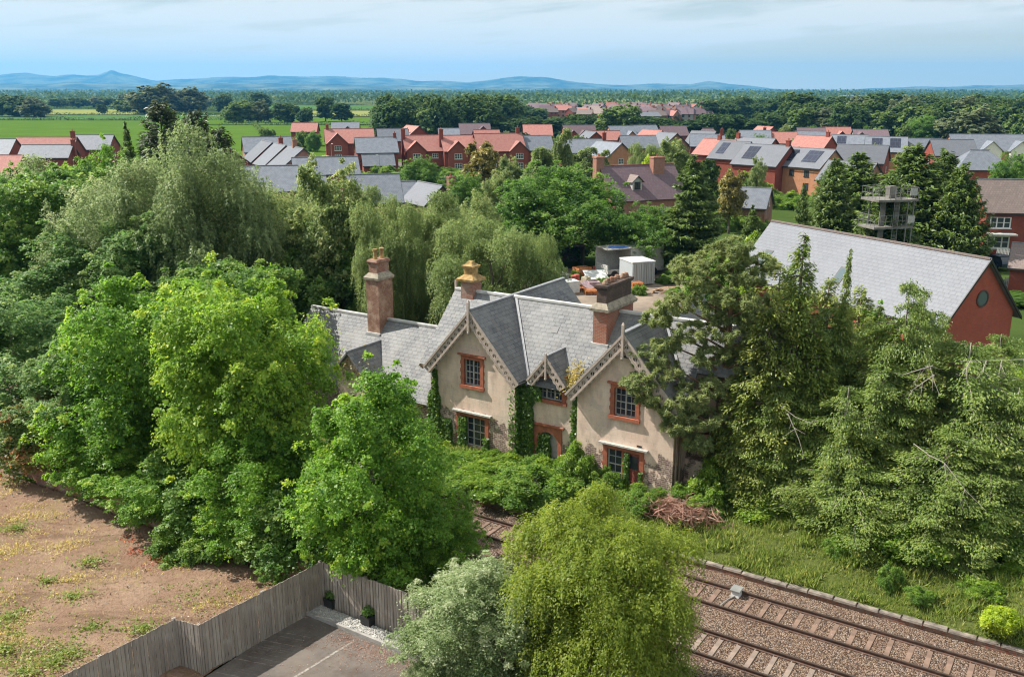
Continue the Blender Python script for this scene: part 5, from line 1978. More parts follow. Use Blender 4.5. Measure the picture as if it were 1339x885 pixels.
for _ in range(900):
    a_ = R.uniform(22.9, 46); n_ = R.uniform(5, 22.4); r_ = R.uniform(.012, .06) * R.uniform(.5, 1)
    x, y, _z = AN(a_, n_); q = R.uniform(0, 6.28); ca, sa = math.cos(q) * r_, math.sin(q) * r_
    zz = .5 + max(0, (a_ - 34) / 26) * .25
    b.add([(x + ca, y + sa, zz), (x - sa, y + ca, zz), (x - ca, y - sa, zz), (x + sa, y - ca, zz), (x + ca * .3, y + sa * .2, zz + r_ * 1.1 + .02)], [(0, 1, 4), (1, 2, 4), (2, 3, 4), (3, 0, 4)], int(R.integers(0, 3)))
tag(b.build('lot_stones', [plain('lot_stone_pale', (.6, .54, .46)), plain('lot_stone_dark', (.2, .14, .1)), plain('lot_stone_tan', (.45, .33, .23))]), kind='stuff')
# twigs and scraps on the lot
b = MB()
for _ in range(700):
    a_ = R.uniform(22.9, 46); n_ = R.uniform(5, 22.4)
    x, y, _z = AN(a_, n_); q = R.uniform(0, 6.28); l_ = R.uniform(.05, .25)
    b.tube([(x, y, .53), (x + math.cos(q) * l_, y + math.sin(q) * l_, .55)], .008, 4)
tag(b.build('lot_twigs', MAT['bark_pale']), kind='stuff')

# potted box plants on the gravel bed
for (u, v), lab in zip(((434, 792), (482, 815), (538, 838)), ('black square pot with clipped box ball nearest the fence corner', 'black square pot with clipped box ball in the middle of the gravel bed', 'black square pot with box ball half hidden by the silvery shrub')):
    p = gp(u, v, .6)
    t = thing('plant_pot', lab, 'plant pot', (p[0], p[1], .6), ROT, 'potted plants on the gravel bed')
    b = MB(); b.frustum(-.19, .19, -.19, .19, 0, .36, -.03); b.build('pot', MAT['black'], t)
    d = rdir(900)
    part('foliage', leaves('box_ball', d * R.uniform(.1, .25, 900)[:, None] * np.array([1, 1, .85]) + np.array([0, 0, .5]), d + R.normal(0, .3, d.shape), R.uniform(.04, .08, 900), .7, R.uniform(0, .8, 900), LM['dark']), t)

# dead leaves blown against the kerb and across the car park
q = 2600
f = R.random(q)
aa = np.where(f < .6, R.normal(19.0, 1.1, q), R.uniform(13, 22.5, q)); nn_ = np.where(f < .6, 21.2 - np.abs(R.normal(0, .55, q)), R.uniform(15, 21.3, q))
C = an_pts(aa, np.minimum(nn_, 21.3), np.full(q, .512))
me = leaves('fallen_leaves', C, np.array([0, 0, 1.0]) + R.normal(0, .25, C.shape), R.uniform(.02, .06, q), .6, R.uniform(0, 1, q), LM['dead'])
o = bpy.data.objects.new('leaf_litter', me); COL.objects.link(o); tag(o, kind='stuff')

# ================================================================== HOUSES BEYOND
def win_mesh(cols, rows, fr):
    g = MB(); g.box(-.5, .5, -.02, .0, 0, 1)
    f = MB()
    t = .06
    f.box(-.5, -.5 + t, -.06, -.022, 0, 1); f.box(.5 - t, .5, -.06, -.022, 0, 1)
    f.box(-.5 + t, .5 - t, -.058, -.022, 0, t); f.box(-.5 + t, .5 - t, -.058, -.022, 1 - t, 1)
    for i in range(1, cols):
        x = -.5 + i / cols
        f.box(x - .03, x + .03, -.056, -.0225, t, 1 - t)
    for j in range(1, rows):
        z = j / rows
        f.box(-.5 + t, .5 - t, -.054, -.023, z - .025, z + .025)
    f.box(-.56, .56, -.1, -.02, -.09, -.002)
    return g.mesh('pane', MAT['glass']), f.mesh('frame', MAT[fr])


WIN = {'w': win_mesh(3, 2, 'white'), 'd': win_mesh(2, 1, 'black'), 's': win_mesh(2, 2, 'white')}
DOOR = MB().box(-.45, .45, -.05, .0, 0, 2.05).mesh('door', MAT['black'])


def window(par, x, z, w_, h, st='w', y=0.0, rz=0, loc=None):
    o = part('window', WIN[st][0], par, loc or (x, y, z), rz, (w_, 1, h))
    part('frame', WIN[st][1], o)
    return o


HPOS = []


def dwelling(u, v, w_, d, rot, roof, wall, label, ridge='x', eave=5.0, k=.78, wins=(), gables=(), chim=(), solar=0, gwin=True, trim='black', hip=0.0, group='houses of the new estate', cat='house', name='house', gz=-.25, side_win=True, st='w', front_door=None):
    """house whose front eave shows at survey point u,v; local x along the front, y to the back"""
    p = gp(u, v, eave)
    H = thing(name, label, cat, (p[0], p[1], 0), math.radians(rot), group)
    HPOS.append((p[0] - math.sin(math.radians(rot)) * d / 2, p[1] + math.cos(math.radians(rot)) * d / 2, max(w_, d) * .62))
    b = MB()
    hw = w_ / 2
    hd = d / 2
    if ridge == 'x':
        rz = eave + hd * k
        if hip:
            b.box(-hw, hw, 0, d, gz, eave)
        else:
            b.prism([(0, gz), (d, gz), (d, eave), (hd, rz - .05), (0, eave)], 'x', -hw, hw)
    else:
        rz = eave + hw * k
        b.prism([(-hw, gz), (hw, gz), (hw, eave), (0, rz - .05), (-hw, eave)], 'y', 0, d)
    b.build('wall', MAT[wall], H)
    b = MB()
    o_ = .35
    if ridge == 'x':
        if hip:
            hx = hip
            A = [(-hw - o_, -o_, eave - o_ * k), (hw + o_, -o_, eave - o_ * k), (hw + o_, d + o_, eave - o_ * k), (-hw - o_, d + o_, eave - o_ * k), (-hw + hx, hd, rz), (hw - hx, hd, rz)]
            b.add(A, [(0, 1, 5, 4), (1, 2, 5), (2, 3, 4, 5), (3, 0, 4), (3, 2, 1, 0)])
        else:
            two_slopes(b, -hw - .25, hw + .25, hd, rz + .1, hd + o_, hd + o_, k, .12)
    else:
        for s in (-1, 1):
            b.slab((0, -.3, rz + .1), (0, d + .3, rz + .1), (s * (hw + o_), d + .3, rz + .1 - (hw + o_) * k), (s * (hw + o_), -.3, rz + .1 - (hw + o_) * k), .12)
    RO = b.build('roof', MAT[roof], H)
    b = MB()
    if ridge == 'x':
        b.box(-hw - .25 + hip, hw + .25 - hip, hd - .1, hd + .1, rz + .06, rz + .16)
    else:
        b.box(-.1, .1, -.3, d + .3, rz + .06, rz + .16)
    b.build('ridge', MAT['tile_red' if roof == 'tile_red' else 'lead'], RO)
    # dark verge and fascia boards
    b = MB()
    if ridge == 'x':
        b.box(-hw - .25, hw + .25, -o_ - .1, -o_ - .01, eave - o_ * k - .1, eave - o_ * k + .06)
        if not hip:
            for s in (-1, 1):
                for q in (0, 1):
                    y0, z0 = (-o_, rz - (hd + o_) * k) if q == 0 else (d + o_, rz - (hd + o_) * k)
                    xa, xb = sorted((s * (hw + .255), s * (hw + .3)))
                    b.prism([(y0, z0 - .08), (hd, rz - .1), (hd, rz + .08), (y0, z0 + .1)], 'x', xa, xb)
    else:
        for s in (-1, 1):
            zl = rz - (hw + o_) * k
            b.prism([(s * (hw + o_), zl - .1), (0, rz - .1), (0, rz + .08), (s * (hw + o_), zl + .08)], 'y', -.36, -.305)
    b.build('bargeboard', MAT[trim], H)
    for (x, z, ww, hh) in wins:
        window(H, x, z, ww, hh, st, -.002)
    if front_door is not None:
        part('door', DOOR, H, (front_door, -.003, 0))
    if side_win and ridge == 'x' and not hip:
        for s in (-1, 1):
            window(H, 0, 0, .7, 1.1, st, rz=s * PI / 2, loc=(s * (hw + .002), hd, 2.9))
    if ridge == 'y' and gwin:
        window(H, 0, 3.2, 1.3, 1.2, st, -.002)
    for (x, gw, dep) in gables:
        # projecting front gable, eaves level with the house
        g = gw / 2
        gr = eave + g * .95
        b = MB(); b.prism([(x - g, gz), (x + g, gz), (x + g, eave - .05), (x, gr - .05), (x - g, eave - .05)], 'y', -dep, .25)
        G = b.build('front_gable', MAT[wall], H)
        b = MB()
        back = (gr - eave) / k
        for s in (-1, 1):
            b.slab((x, -dep - .25, gr + .1), (x, back, gr + .1), (x + s * (g + .3), .2, gr + .1 - (g + .3) * .95), (x + s * (g + .3), -dep - .25, gr + .1 - (g + .3) * .95), .1)
        b.build('roof', MAT[roof], G)
        b = MB()
        for s in (-1, 1):
            zl = gr - (g + .3) * .95
            b.prism([(x + s * (g + .3), zl - .06), (x, gr - .1), (x, gr + .1), (x + s * (g + .3), zl + .1)], 'y', -dep - .32, -dep - .255)
        b.build('bargeboard', MAT[trim], G)
        window(G, x, 3.1, min(1.8, gw * .45), 1.25, st, -dep - .002)
        window(G, x, .8, min(1.8, gw * .45), 1.3, st, -dep - .002)
    for (x, y, ww, hh) in chim:
        zb = rz - abs(y - hd) * k - .4 if ridge == 'x' else rz - abs(x) * k - .4
        low = gz if abs(x) > hw - .1 and ridge == 'x' else zb
        b = MB(); b.box(x - ww / 2, x + ww / 2, y - ww * .4, y + ww * .4, low, rz + hh); b.frustum(x - ww / 2 - .06, x + ww / 2 + .06, y - ww * .4 - .06, y + ww * .4 + .06, rz + hh, rz + hh + .18, .02)
        c = b.build('chimney', MAT[wall], RO)
        b = MB(); b.lathe([(.13, rz + hh + .182), (.1, rz + hh + .6), (.13, rz + hh + .62)], x, y, 8); b.build('chimney_pot', MAT['terracotta'], c)
    for i in range(solar):
        if ridge == 'x':
            sx_ = -hw * .45 + i * hw * .9
            nn = MB()
            y0, y1 = hd * .22, hd * .86
            zf = lambda y: rz + .17 - (hd - y) * k
            nn.slab((sx_ - w_ * .13, y0, zf(y0)), (sx_ + w_ * .13, y0, zf(y0)), (sx_ + w_ * .13, y1, zf(y1)), (sx_ - w_ * .13, y1, zf(y1)), .05)
            nn.build('solar_panel', MAT['solar'], H)
    return H


W2 = lambda w_: ((-w_ * .28, 3.2, 1.3, 1.15), (w_ * .28, 3.2, 1.3, 1.15), (-w_ * .28, .8, 1.6, 1.25), (w_ * .28, .8, 1.6, 1.25))
W3 = lambda w_: ((-w_ * .34, 3.2, 1.1, 1.15), (0, 3.2, 1.1, 1.15), (w_ * .34, 3.2, 1.1, 1.15), (-w_ * .34, .8, 1.7, 1.2), (w_ * .34, .8, 1.2, 1.2))

D = dwelling
# far left, half behind the trees
D(54, 199, 13.5, 8, 2, 'tile_red', 'brick_red', 'long red-roofed house at far left beyond the trees', chim=((6.0, 4, .9, 1.3),), wins=W2(12))
D(56, 205.5, 10.5, 6, 2, 'slate', 'brick_red', 'slate-roofed house just in front of the long red-roofed one', chim=((5.5, 3, .8, 1.0),))
D(117, 195, 9, 8, 2, 'slate', 'brick_red', 'slate-roofed house left of the dark pine top', wins=W2(9))
D(-16, 202, 9, 8, 0, 'slate', 'brick_red', 'slate-roofed house cut by the left edge')
D(-12, 226, 8, 7, 0, 'tile_red', 'brick_red', 'red-roofed house at the left edge nearest the trees')
D(300, 214, 8, 8, 20, 'slate', 'brick_red', 'slate roof half hidden by the brownish dark pine', ridge='y')
# left group
D(352, 198, 11, 8, 20, 'slate', 'brick_pink', 'slate house with sunlit left gable behind three pale gabled roofs', wins=W2(11))
D(357, 211, 8.6, 9, 27, 'slate_light', 'brick_red', 'first and leftmost of three gabled houses with pale sunlit roofs', ridge='y', k=.85)
D(375, 216, 8.6, 9, 27, 'slate_light', 'brick_red', 'middle of three gabled houses with pale sunlit roofs', ridge='y', k=.85, chim=((.3, 5, .8, 1.1),))
D(398, 223, 9.5, 10, 27, 'slate_light', 'brick_pink', 'largest of three gabled houses with pale sunlit roofs, chimney on its ridge', ridge='y', k=.8, chim=((0, 6, .8, 1.2),))
D(397, 172, 8.7, 7, 2, 'tile_red', 'brick_red', 'plain red-roofed house alone at the edge of the big field', wins=((-2.3, 3, 1.0, 1.0), (2.2, 3, 1.6, 1.1), (2.2, .8, 1.2, 1.2)))
D(451, 173, 9.2, 8, 5, 'slate', 'brick_red', 'grey-roofed house at the field edge with a small front gable', gables=((1.0, 4, .8),))
D(458, 187, 13, 9, 12, 'tile_red', 'brick_red', 'wide red-tiled house with a front gable and white windows at left centre', gables=((-3.4, 5.4, 1.6),), chim=((-5.9, 4.5, .8, 1.0),), wins=((1.5, 3.1, .8, 1.2), (4, 3.1, 1.2, 1.2), (1.8, .8, 1.8, 1.3)))
D(494, 199, 9.4, 8, 14, 'slate', 'brick_red', 'blue-slate house with a slate garage in front', wins=W2(9.4), chim=((4.5, 4, .7, .8),))
D(496, 216, 7.0, 5.5, 14, 'slate', 'brick_red', 'slate-roofed garage in front of the blue-slate house', eave=2.4, cat='garage', name='garage', side_win=False, group='garages of the new estate')
D(556, 197, 9.2, 8.5, 14, 'tile_red', 'brick_red', 'red-tiled house with chimney left and front gable, left of the parked dark van', gables=((-2.2, 4.6, .9),), chim=((-4.75, 3.4, .95, 1.4),), wins=((2.4, 3.2, 1.4, 1.1),))
D(607, 197, 9.6, 8.5, 14, 'tile_red', 'brick_red', 'red-tiled house with chimney left and front gable, behind the parked dark van', gables=((-1.6, 4.6, .9),), chim=((-4.95, 3.4, .95, 1.4),), wins=((2.9, 3.2, 1.4, 1.1),))
D(657, 197, 11.5, 9.5, 14, 'tile_red', 'brick_red', 'largest red-tiled house of its row with chimney and gable on the right', gables=((4.0, 4.4, .9),), chim=((5.0, 5, .9, 1.2),), wins=W2(8))
D(640, 186, 7, 8, 14, 'tile_red', 'brick_red', 'red roof showing just above the largest red-tiled house', ridge='x')
D(622, 175, 10, 8, 8, 'slate_plum', 'brick_red', 'grey-roofed gabled house against the dark tree belt', gables=((2.4, 5, .9),))
D(588, 181, 6, 7, 8, 'slate', 'brick_red', 'small slate roof between the two red-tiled rows')
D(548, 180, 8.5, 9, 30, 'tile_red', 'brick_red', 'red-tiled gabled house end-on at the foot of the tree belt', ridge='y', chim=((-3, 1.5, .5, -1.0),))
D(515, 184, 8.5, 8, 12, 'slate', 'brick_red', 'slate-roofed house behind the blue-slate house')
D(704, 177, 9, 8, 4, 'tile_red', 'brick_red', 'red-roofed house standing alone against the dark hedge belt', wins=W2(9))
D(700, 196, 9, 8, 10, 'slate', 'brick_red', 'slate-roofed house next to the largest red-tiled house')
# middle group
D(760, 178, 10, 8, 8, 'slate_plum', 'brick_red', 'grey-roofed pair of small gables left of centre', gables=((-2.6, 3.6, .9), (.8, 3.6, .9)))
D(779, 184, 6, 7, 20, 'slate_light', 'brick_red', 'small pale-roofed gable beside the pair of small gables', ridge='y')
D(792, 183, 9, 6, 6, 'tile_red', 'brick_pink', 'low red-roofed row in front of the pair of small gables')
D(818, 179, 8, 8, 18, 'slate', 'brick_orange', 'slate house with an orange left gable and small front gable', gables=((1.8, 3.4, .8),))
D(849, 178, 8, 8, 18, 'slate', 'brick_orange', 'slate house with orange gable, right of its twin', gables=((1.2, 3.2, .8),))
D(865, 184, 7, 9, 28, 'tile_red', 'brick_pink', 'pink-red tiled roof sloping left in the middle of the estate', ridge='y')
D(884, 177, 8.5, 7, 10, 'slate_plum', 'brick_red', 'broad grey roof at the back of the middle of the estate')
D(884, 191, 8, 8, 24, 'slate_light', 'brick_pink', 'pale grey gabled roof in front of the broad grey roof', ridge='y')
D(765, 199, 9.5, 7, 10, 'slate', 'brick_red', 'slate roof behind the tall birches in the middle', chim=((5.6, 4, .9, 1.3),))
D(812, 204, 7, 9, 30, 'slate', 'brick_orange', 'orange-brick gable showing between the birches', ridge='y')
D(838, 193, 9, 7, 8, 'slate', 'brick_red', 'slate roof behind the drooping birches')
D(910, 188, 7, 8, -40, 'slate_light', 'brick_red', 'small pale roof at the left of the solar-panelled houses')
# right group
D(926, 181, 8, 7, -8, 'slate_plum', 'brick_red', 'grey hipped-looking roof behind the solar-panelled houses', hip=2.5)
D(925, 191, 8.5, 7, -10, 'slate', 'brick_red', 'blue-grey roof with a brick chimney above the pink-tiled house', chim=((3.6, 3.5, .9, 1.2),))
D(926, 202, 8.5, 8, -48, 'tile_red', 'brick_red', 'pink-tiled roof at the left of the solar-panelled houses', chim=((0, 4, .8, .8),))
D(973, 201, 10, 8.5, -48, 'slate_light', 'brick_red', 'pale-roofed house with dark red right gable and no panels', wins=W2(9), chim=((-4.6, 4, .8, .8),))
D(945, 207, 7.5, 8.5, -48, 'slate_light', 'brick_red', 'pale-roofed house with one broad solar panel', solar=1)
D(985, 215, 10, 9, -48, 'slate_light', 'brick_red', 'gabled house with a solar panel left of the orange brick house', solar=1, chim=((4.6, 4.5, .8, .9),))
D(1036, 217, 12.5, 8, -55, 'slate_light', 'brick_orange', 'orange brick house with two solar panels on its roof', solar=2, wins=W3(10), st='d')
D(1098, 236, 8.0, 7, -48, 'slate_light', 'brick_pink', 'pale roof half hidden by conifers right of the orange brick house')
D(1052, 196, 9, 8, -48, 'tile_red', 'brick_red', 'pink-tiled roof directly above the orange brick house', chim=((3.6, 4, .8, .9),))
D(1058, 186, 8, 7, -20, 'slate', 'brick_red', 'blue-grey roof behind the pink-tiled roof')
D(1010, 178, 7, 8, 20, 'tile_red', 'brick_red', 'red brick gable at the edge of the tree belt', ridge='y')
D(1020, 187, 9, 7, -10, 'tile_red', 'brick_red', 'low red roof left of the blue-grey roof', chim=((-4, 3.5, .8, 1.0),))
D(988, 187, 8, 8, -10, 'slate', 'brick_red', 'dark blue-grey roof above the pale-roofed house')
D(1062, 180, 8, 7, -8, 'slate_plum', 'brick_red', 'purplish slate roof under the tree belt')
D(1098, 179, 8.2, 7, 0, 'tile_red', 'brick_red', 'bright red roof with a small front gable on the right', gables=((.4, 3.4, .7),))
D(1110, 192, 8.5, 7, -20, 'slate', 'brick_red', 'blue-grey roof in front of the bright red roof', solar=1)
D(1141, 183, 9.5, 7, -6, 'slate_plum', 'concrete', 'grey-roofed house with a pale left gable', gables=((-3.4, 4.4, .8),))
D(1122, 212, 9.5, 8, -30, 'slate_light', 'brick_red', 'long pale roof above the row of conifers')
D(1158, 198, 9, 8, -20, 'slate', 'brick_orange', 'blue-grey roof with two small solar panels on the right', solar=2)
D(1208, 198, 8.5, 7, -12, 'slate', 'brick_red', 'grey roof with a dark red gable right of the solar panels', gables=((3.0, 4, .9),))
D(1251, 203, 9, 8, -5, 'slate_light', 'brick_red', 'pale roof just left of the white-gabled pair')
p_ = D(1300, 197, 18, 9, -6, 'slate', 'brick_orange', 'long slate-roofed building with white rendered gables at the right edge', wins=((-6.5, 3.2, 1.4, 1.1),), group=None)
for gx_ in (-1.0, 5.6):
    b = MB(); b.prism([(gx_ - 2.3, -.2), (gx_ + 2.3, -.2), (gx_ + 2.3, 5), (gx_, 7.1), (gx_ - 2.3, 5)], 'y', -1.4, .2); G = b.build('front_gable', MAT['white'], p_)
    b = MB()
    for s in (-1, 1):
        b.slab((gx_, -1.7, 7.25), (gx_, 2.6, 7.25), (gx_ + s * 2.7, .2, 4.85), (gx_ + s * 2.7, -1.7, 4.85), .12)
    b.build('roof', MAT['slate'], G)
    window(G, gx_, 3.2, 1.2, 1.0, 'd', -1.402)
D(1288, 221, 9.5, 8, -8, 'slate', 'brick_red', 'dark hipped slate roof below the white-gabled building', hip=3.2, group=None)
rh = D(1352, 277, 10.5, 8.5, -8, 'tile_brown', 'brick_red', 'brown concrete-tiled house at the right edge with white windows', wins=((-3.6, 3.0, 2.4, 1.3), (-3.6, .6, 2.6, 1.4)), group=None, side_win=False)
b = MB(); b.box(-5.0, -2.0, -1.6, -.002, 2.25, 2.45); b.build('porch_roof', MAT['oldwhite'], rh)
D(1362, 352, 5.2, 7, -30, 'tile_brown', 'brick_red', 'low brick outbuilding with pale roof cut by the right edge', eave=2.6, k=.5, group=None, cat='outbuilding', name='outbuilding', side_win=False)
# slate houses just beyond the trees, left of centre
D(348, 249, 8.5, 8, 10, 'slate', 'brick_red', 'broad blue-slate roof rising from the trees below the pale gabled roofs', group=None)
D(428, 227, 11, 6.5, 16, 'slate', 'brick_pink', 'blue-slate house with sunlit pink left gable above the birches', wins=((-3.8, 2.9, 2.0, 1.4),), group=None)
D(400, 257, 6.5, 7, 16, 'slate', 'brick_pink', 'lower slate roof in front of the pink-gabled slate house', eave=3.2, group=None)
D(493, 264, 6.5, 8, 14, 'slate', 'brick_red', 'slate roof right of the thin-leaved tree', group=None)
D(515, 262, 7, 6, 14, 'slate', 'brick_red', 'lowest slate roof by the pale verge', eave=3.5, group=None)
D(578, 266, 5.2, 7, 32, 'slate_light', 'brick_old', 'small brick gable with a sparkling pale roof among the trees', ridge='y', eave=4.0, k=.9, group=None, chim=((2.2, 1.5, .9, .9),), gwin=False)
D(970, 270, 6.5, 6, -25, 'slate', 'brick_old', 'small slate roof with a red ridge among conifers', eave=3.0, group=None)

# the old red brick house with dormer and two chimneys
oh = thing('brick_house', 'old red brick house with plum tiled roof, dormer and two tall chimneys', 'house', gp(848, 262, 3.6)[:2] + (0,), math.radians(24))
b = MB(); b.prism([(0, -.3), (8.4, -.3), (8.4, 3.9), (4.2, 8.2), (0, 3.9)], 'x', -5.6, 6.5); b.build('wall', MAT['brick_pink'], oh)
b = MB(); two_slopes(b, -5.9, 6.8, 4.2, 8.35, 4.6, 4.6, 1.02, .12); RO = b.build('roof', MAT['slate_plum'], oh)
b = MB(); b.box(-5.9, 6.8, 4.1, 4.3, 8.3, 8.42); b.build('ridge', MAT['tile_red'], RO)
for x, y, ww, low, hi in ((-5.9, 4.4, 1.3, -.2, 9.5), (3.4, 3.4, 1.9, 6.5, 9.3)):
    b = MB(); b.box(x - ww / 2, x + ww / 2, y - .55, y + .55, low, hi); b.frustum(x - ww / 2 - .08, x + ww / 2 + .08, y - .63, y + .63, hi, hi + .2, .03)
    c = b.build('chimney', MAT['brick_pink'], RO)
    b = MB(); b.lathe([(.14, hi + .202), (.11, hi + .6), (.14, hi + .62)], x, y, 8); b.build('chimney_pot', MAT['terracotta'], c)
b = MB(); b.prism([(-2.2, 5.0), (-.6, 5.0), (-.6, 6.3), (-1.4, 7.0), (-2.2, 6.3)], 'y', .9, 3.0); dm = b.build('dormer', MAT['oldwhite'], oh)
b = MB()
for s in (-1, 1):
    b.slab((-1.4, .6, 7.15), (-1.4, 3.2, 7.15), (-1.4 + s * 1.1, 3.2, 6.15), (-1.4 + s * 1.1, .6, 6.15), .08)
b.build('roof', MAT['tile_brown'], dm)
window(dm, -1.4, 5.2, .95, 1.0, 'd', .898)
window(oh, -1.0, 1.2, 1.2, 1.3, 'w', -.002); window(oh, 2.6, 1.2, 1.2, 1.3, 'w', -.002)
b = MB(); b.box(-8, 0, -1.3, -1.1, -.2, 1.3)
tag(b.build('garden_wall', MAT['concrete'], None, tuple(oh.location), oh.rotation_euler.z), 'pale garden wall in front of the old red brick house', 'wall')

# ---------------------------------------------------------------- the hall
hp0 = Vector(gp(1291.3, 339, 8.0))
hang = math.atan2(.4537, .8911)
hall = thing('hall', 'long hall with pale grey slate roof and red brick gable with round window', 'hall', (hp0.x, hp0.y, 0), hang)
# local: x across (right-away), y along the ridge away from the gable
b = MB(); b.prism([(-3.45, -.3), (3.45, -.3), (3.45, 4.1), (0, 7.9), (-3.45, 4.1)], 'y', 0.0, 20.6); b.build('wall', MAT['brick_hall'], hall)
b = MB()
for s in (-1, 1):
    b.slab((0, -.25, 8.05), (0, 20.9, 8.05), (s * 4.0, 20.9, 3.66), (s * 4.0, -.25, 3.66), .14)
RO = b.build('roof', MAT['slate_light'], hall)
b = MB(); b.box(-.12, .12, -.25, 20.9, 8.0, 8.13); b.build('ridge', MAT['tile_brown'], RO)
b = MB()
for s in (-1, 1):
    b.prism([(s * 4.05, 3.46), (0, 7.86), (0, 8.08), (s * 4.05, 3.68)], 'y', -.34, -.255)
b.build('bargeboard', MAT['black'], hall)
b = MB(); b.box(4.0, 4.12, -.25, 20.9, 3.52, 3.64); b.box(-4.12, -4.0, -.25, 20.9, 3.52, 3.64); b.build('gutter', MAT['black'], hall)
# round window
b = MB(); b.prism([(.48 * math.cos(2 * PI * i / 28), 5.3 + .48 * math.sin(2 * PI * i / 28)) for i in range(28)], 'y', -.03, .02); rw_ = b.build('round_window', MAT['glass_sky'], hall)
b = MB()
for i in range(28):
    a0, a1 = 2 * PI * i / 28, 2 * PI * (i + 1) / 28
    b.prism([(.48 * math.cos(a0), 5.3 + .48 * math.sin(a0)), (.48 * math.cos(a1), 5.3 + .48 * math.sin(a1)), (.6 * math.cos(a1), 5.3 + .6 * math.sin(a1)), (.6 * math.cos(a0), 5.3 + .6 * math.sin(a0))], 'y', -.06, .02)
b.build('frame', MAT['brick_dark'], rw_)
for yy, dz in ((9.9, 2.55), (18.3, 2.5)):
    b = MB()
    x0, x1 = -dz - .55, -dz + .55
    zf = lambda x: 8.05 + x * 1.0975
    b.slab((x0, yy, zf(x0) + .06), (x1, yy, zf(x1) + .06), (x1, yy + .85, zf(x1) + .06), (x0, yy + .85, zf(x0) + .06), .06)
    rl = b.build('rooflight', MAT['black'], hall)
    b = MB()
    x0, x1 = x0 + .12, x1 - .12
    b.slab((x0, yy + .1, zf(x0) + .075), (x1, yy + .1, zf(x1) + .075), (x1, yy + .75, zf(x1) + .075), (x0, yy + .75, zf(x0) + .075), .012)
    b.build('glass', MAT['glass_sky'], rl)

MAT['steel'] = plain('dull_steel', (.24, .235, .22), .5, .25, 2, metal=.3)
MAT['tower'] = plain('weathered_tower', (.21, .195, .17), .85, .45, 1.2, bump=.3)
# ---------------------------------------------------------------- drill tower
q, tt = up_y(1165, 262, 86)
tw = thing('drill_tower', 'grey steel and concrete drill tower with two railed platforms behind the hall', 'tower', (q[0], q[1], 0), math.radians(12))
ZT = q[2]
Z2 = up_y(1160, 297, 86)[0][2]
b = MB()
b.box(-1.4, -.85, -.6, -.52, -.2, ZT); b.box(.15, .6, -.6, -.52, -.2, ZT)
b.build('shaft', MAT['tower'], tw)


def platform(z, x0, x1, y0, y1):
    b = MB(); b.box(x0, x1, y0, y1, z, z + .2)
    pl = b.build('platform', MAT['tower'], tw)
    r = MB()
    per = []
    n1 = max(3, int((x1 - x0) / .55)); n2 = max(3, int((y1 - y0) / .55))
    for i in range(n1 + 1):
        for y in (y0 + .05, y1 - .05):
            per.append((x0 + .05 + (x1 - x0 - .1) * i / n1, y))
    for j in range(1, n2):
        for x in (x0 + .05, x1 - .05):
            per.append((x, y0 + .05 + (y1 - y0 - .1) * j / n2))
    for x, y in per:
        r.tube([(x, y, z + .2), (x, y, z + 1.25)], .02, 5)
    for zz in (.7, 1.25):
        r.tube([(x0 + .05, y0 + .05, z + zz), (x1 - .05, y0 + .05, z + zz), (x1 - .05, y1 - .05, z + zz), (x0 + .05, y1 - .05, z + zz), (x0 + .05, y0 + .05, z + zz)], .022, 5)
    r.build('railing', MAT['steel'], pl)


platform(ZT, -2.15, 1.9, -1.4, 1.5)
platform(Z2, -2.3, 1.7, -1.3, 1.4)
b = MB(); b.box(-.4, .3, -.3, .4, ZT + .2, ZT + 1.3); b.build('hatch_housing', MAT['tower'], tw)
for x, y in ((1.55, -1.25), (1.75, 1.2), (.95, -1.25), (-1.4, 1.1)):
    b = MB(); b.tube([(x, y, -.2), (x, y, ZT)], .065, 6); b.build('post', MAT['steel'], tw)
b = MB()
for s in (-.25, .25):
    b.tube([(-.2 + s, -1.3, -.2), (-.2 + s, -1.3, ZT + 1.2)], .03, 5)
z = .1
while z < ZT + 1:
    b.tube([(-.45, -1.3, z), (.05, -1.3, z)], .018, 4); z += .3
b.build('ladder', MAT['steel'], tw)
for z in (ZT, Z2):
    b = MB(); b.box(.95, 1.65, -1.46, -1.42, z + .55, z + 1.2); b.build('panel', MAT['oldwhite'], tw)

# ---------------------------------------------------------------- junk yard
m_cont = tiles('corrugated_pale_paint', (.62, .66, .68), (.6, .64, .66), (.42, .45, .47), .2, 5, .5, (.48, .44, .4), .25, .6, .05)
q = gp(841, 373, 0)
ct_ = thing('container', 'pale blue-white steel container with two doors at the edge of the junk yard', 'container', (q[0], q[1], -.04), math.radians(20))
b = MB(); b.box(-1.25, 1.25, 0, 2.9, .12, 2.35); b.build('body', m_cont, ct_)
b = MB(); b.box(-1.3, 1.3, -.05, 2.95, 2.352, 2.46); b.build('roof', MAT['white'], ct_)
for s in (-1, 1):
    b = MB(); b.box(min(s * 1.2, s * .03), max(s * 1.2, s * .03), -.07, -.003, .16, 2.3)
    dd = b.build('door', m_cont, ct_)
    b = MB(); b.tube([(s * .3, -.1, .2), (s * .3, -.1, 2.25)], .03, 6); b.tube([(s * .85, -.1, .2), (s * .85, -.1, 2.25)], .03, 6); b.build('lock_bar', MAT['galv'], dd)
q = gp(808, 366, 0)
cb = thing('box_trailer', 'long grey box body with open side and blue tarpaulin behind the pale container', 'box trailer', (q[0] + 1.0, q[1] + 1.4, -.04), math.radians(24))
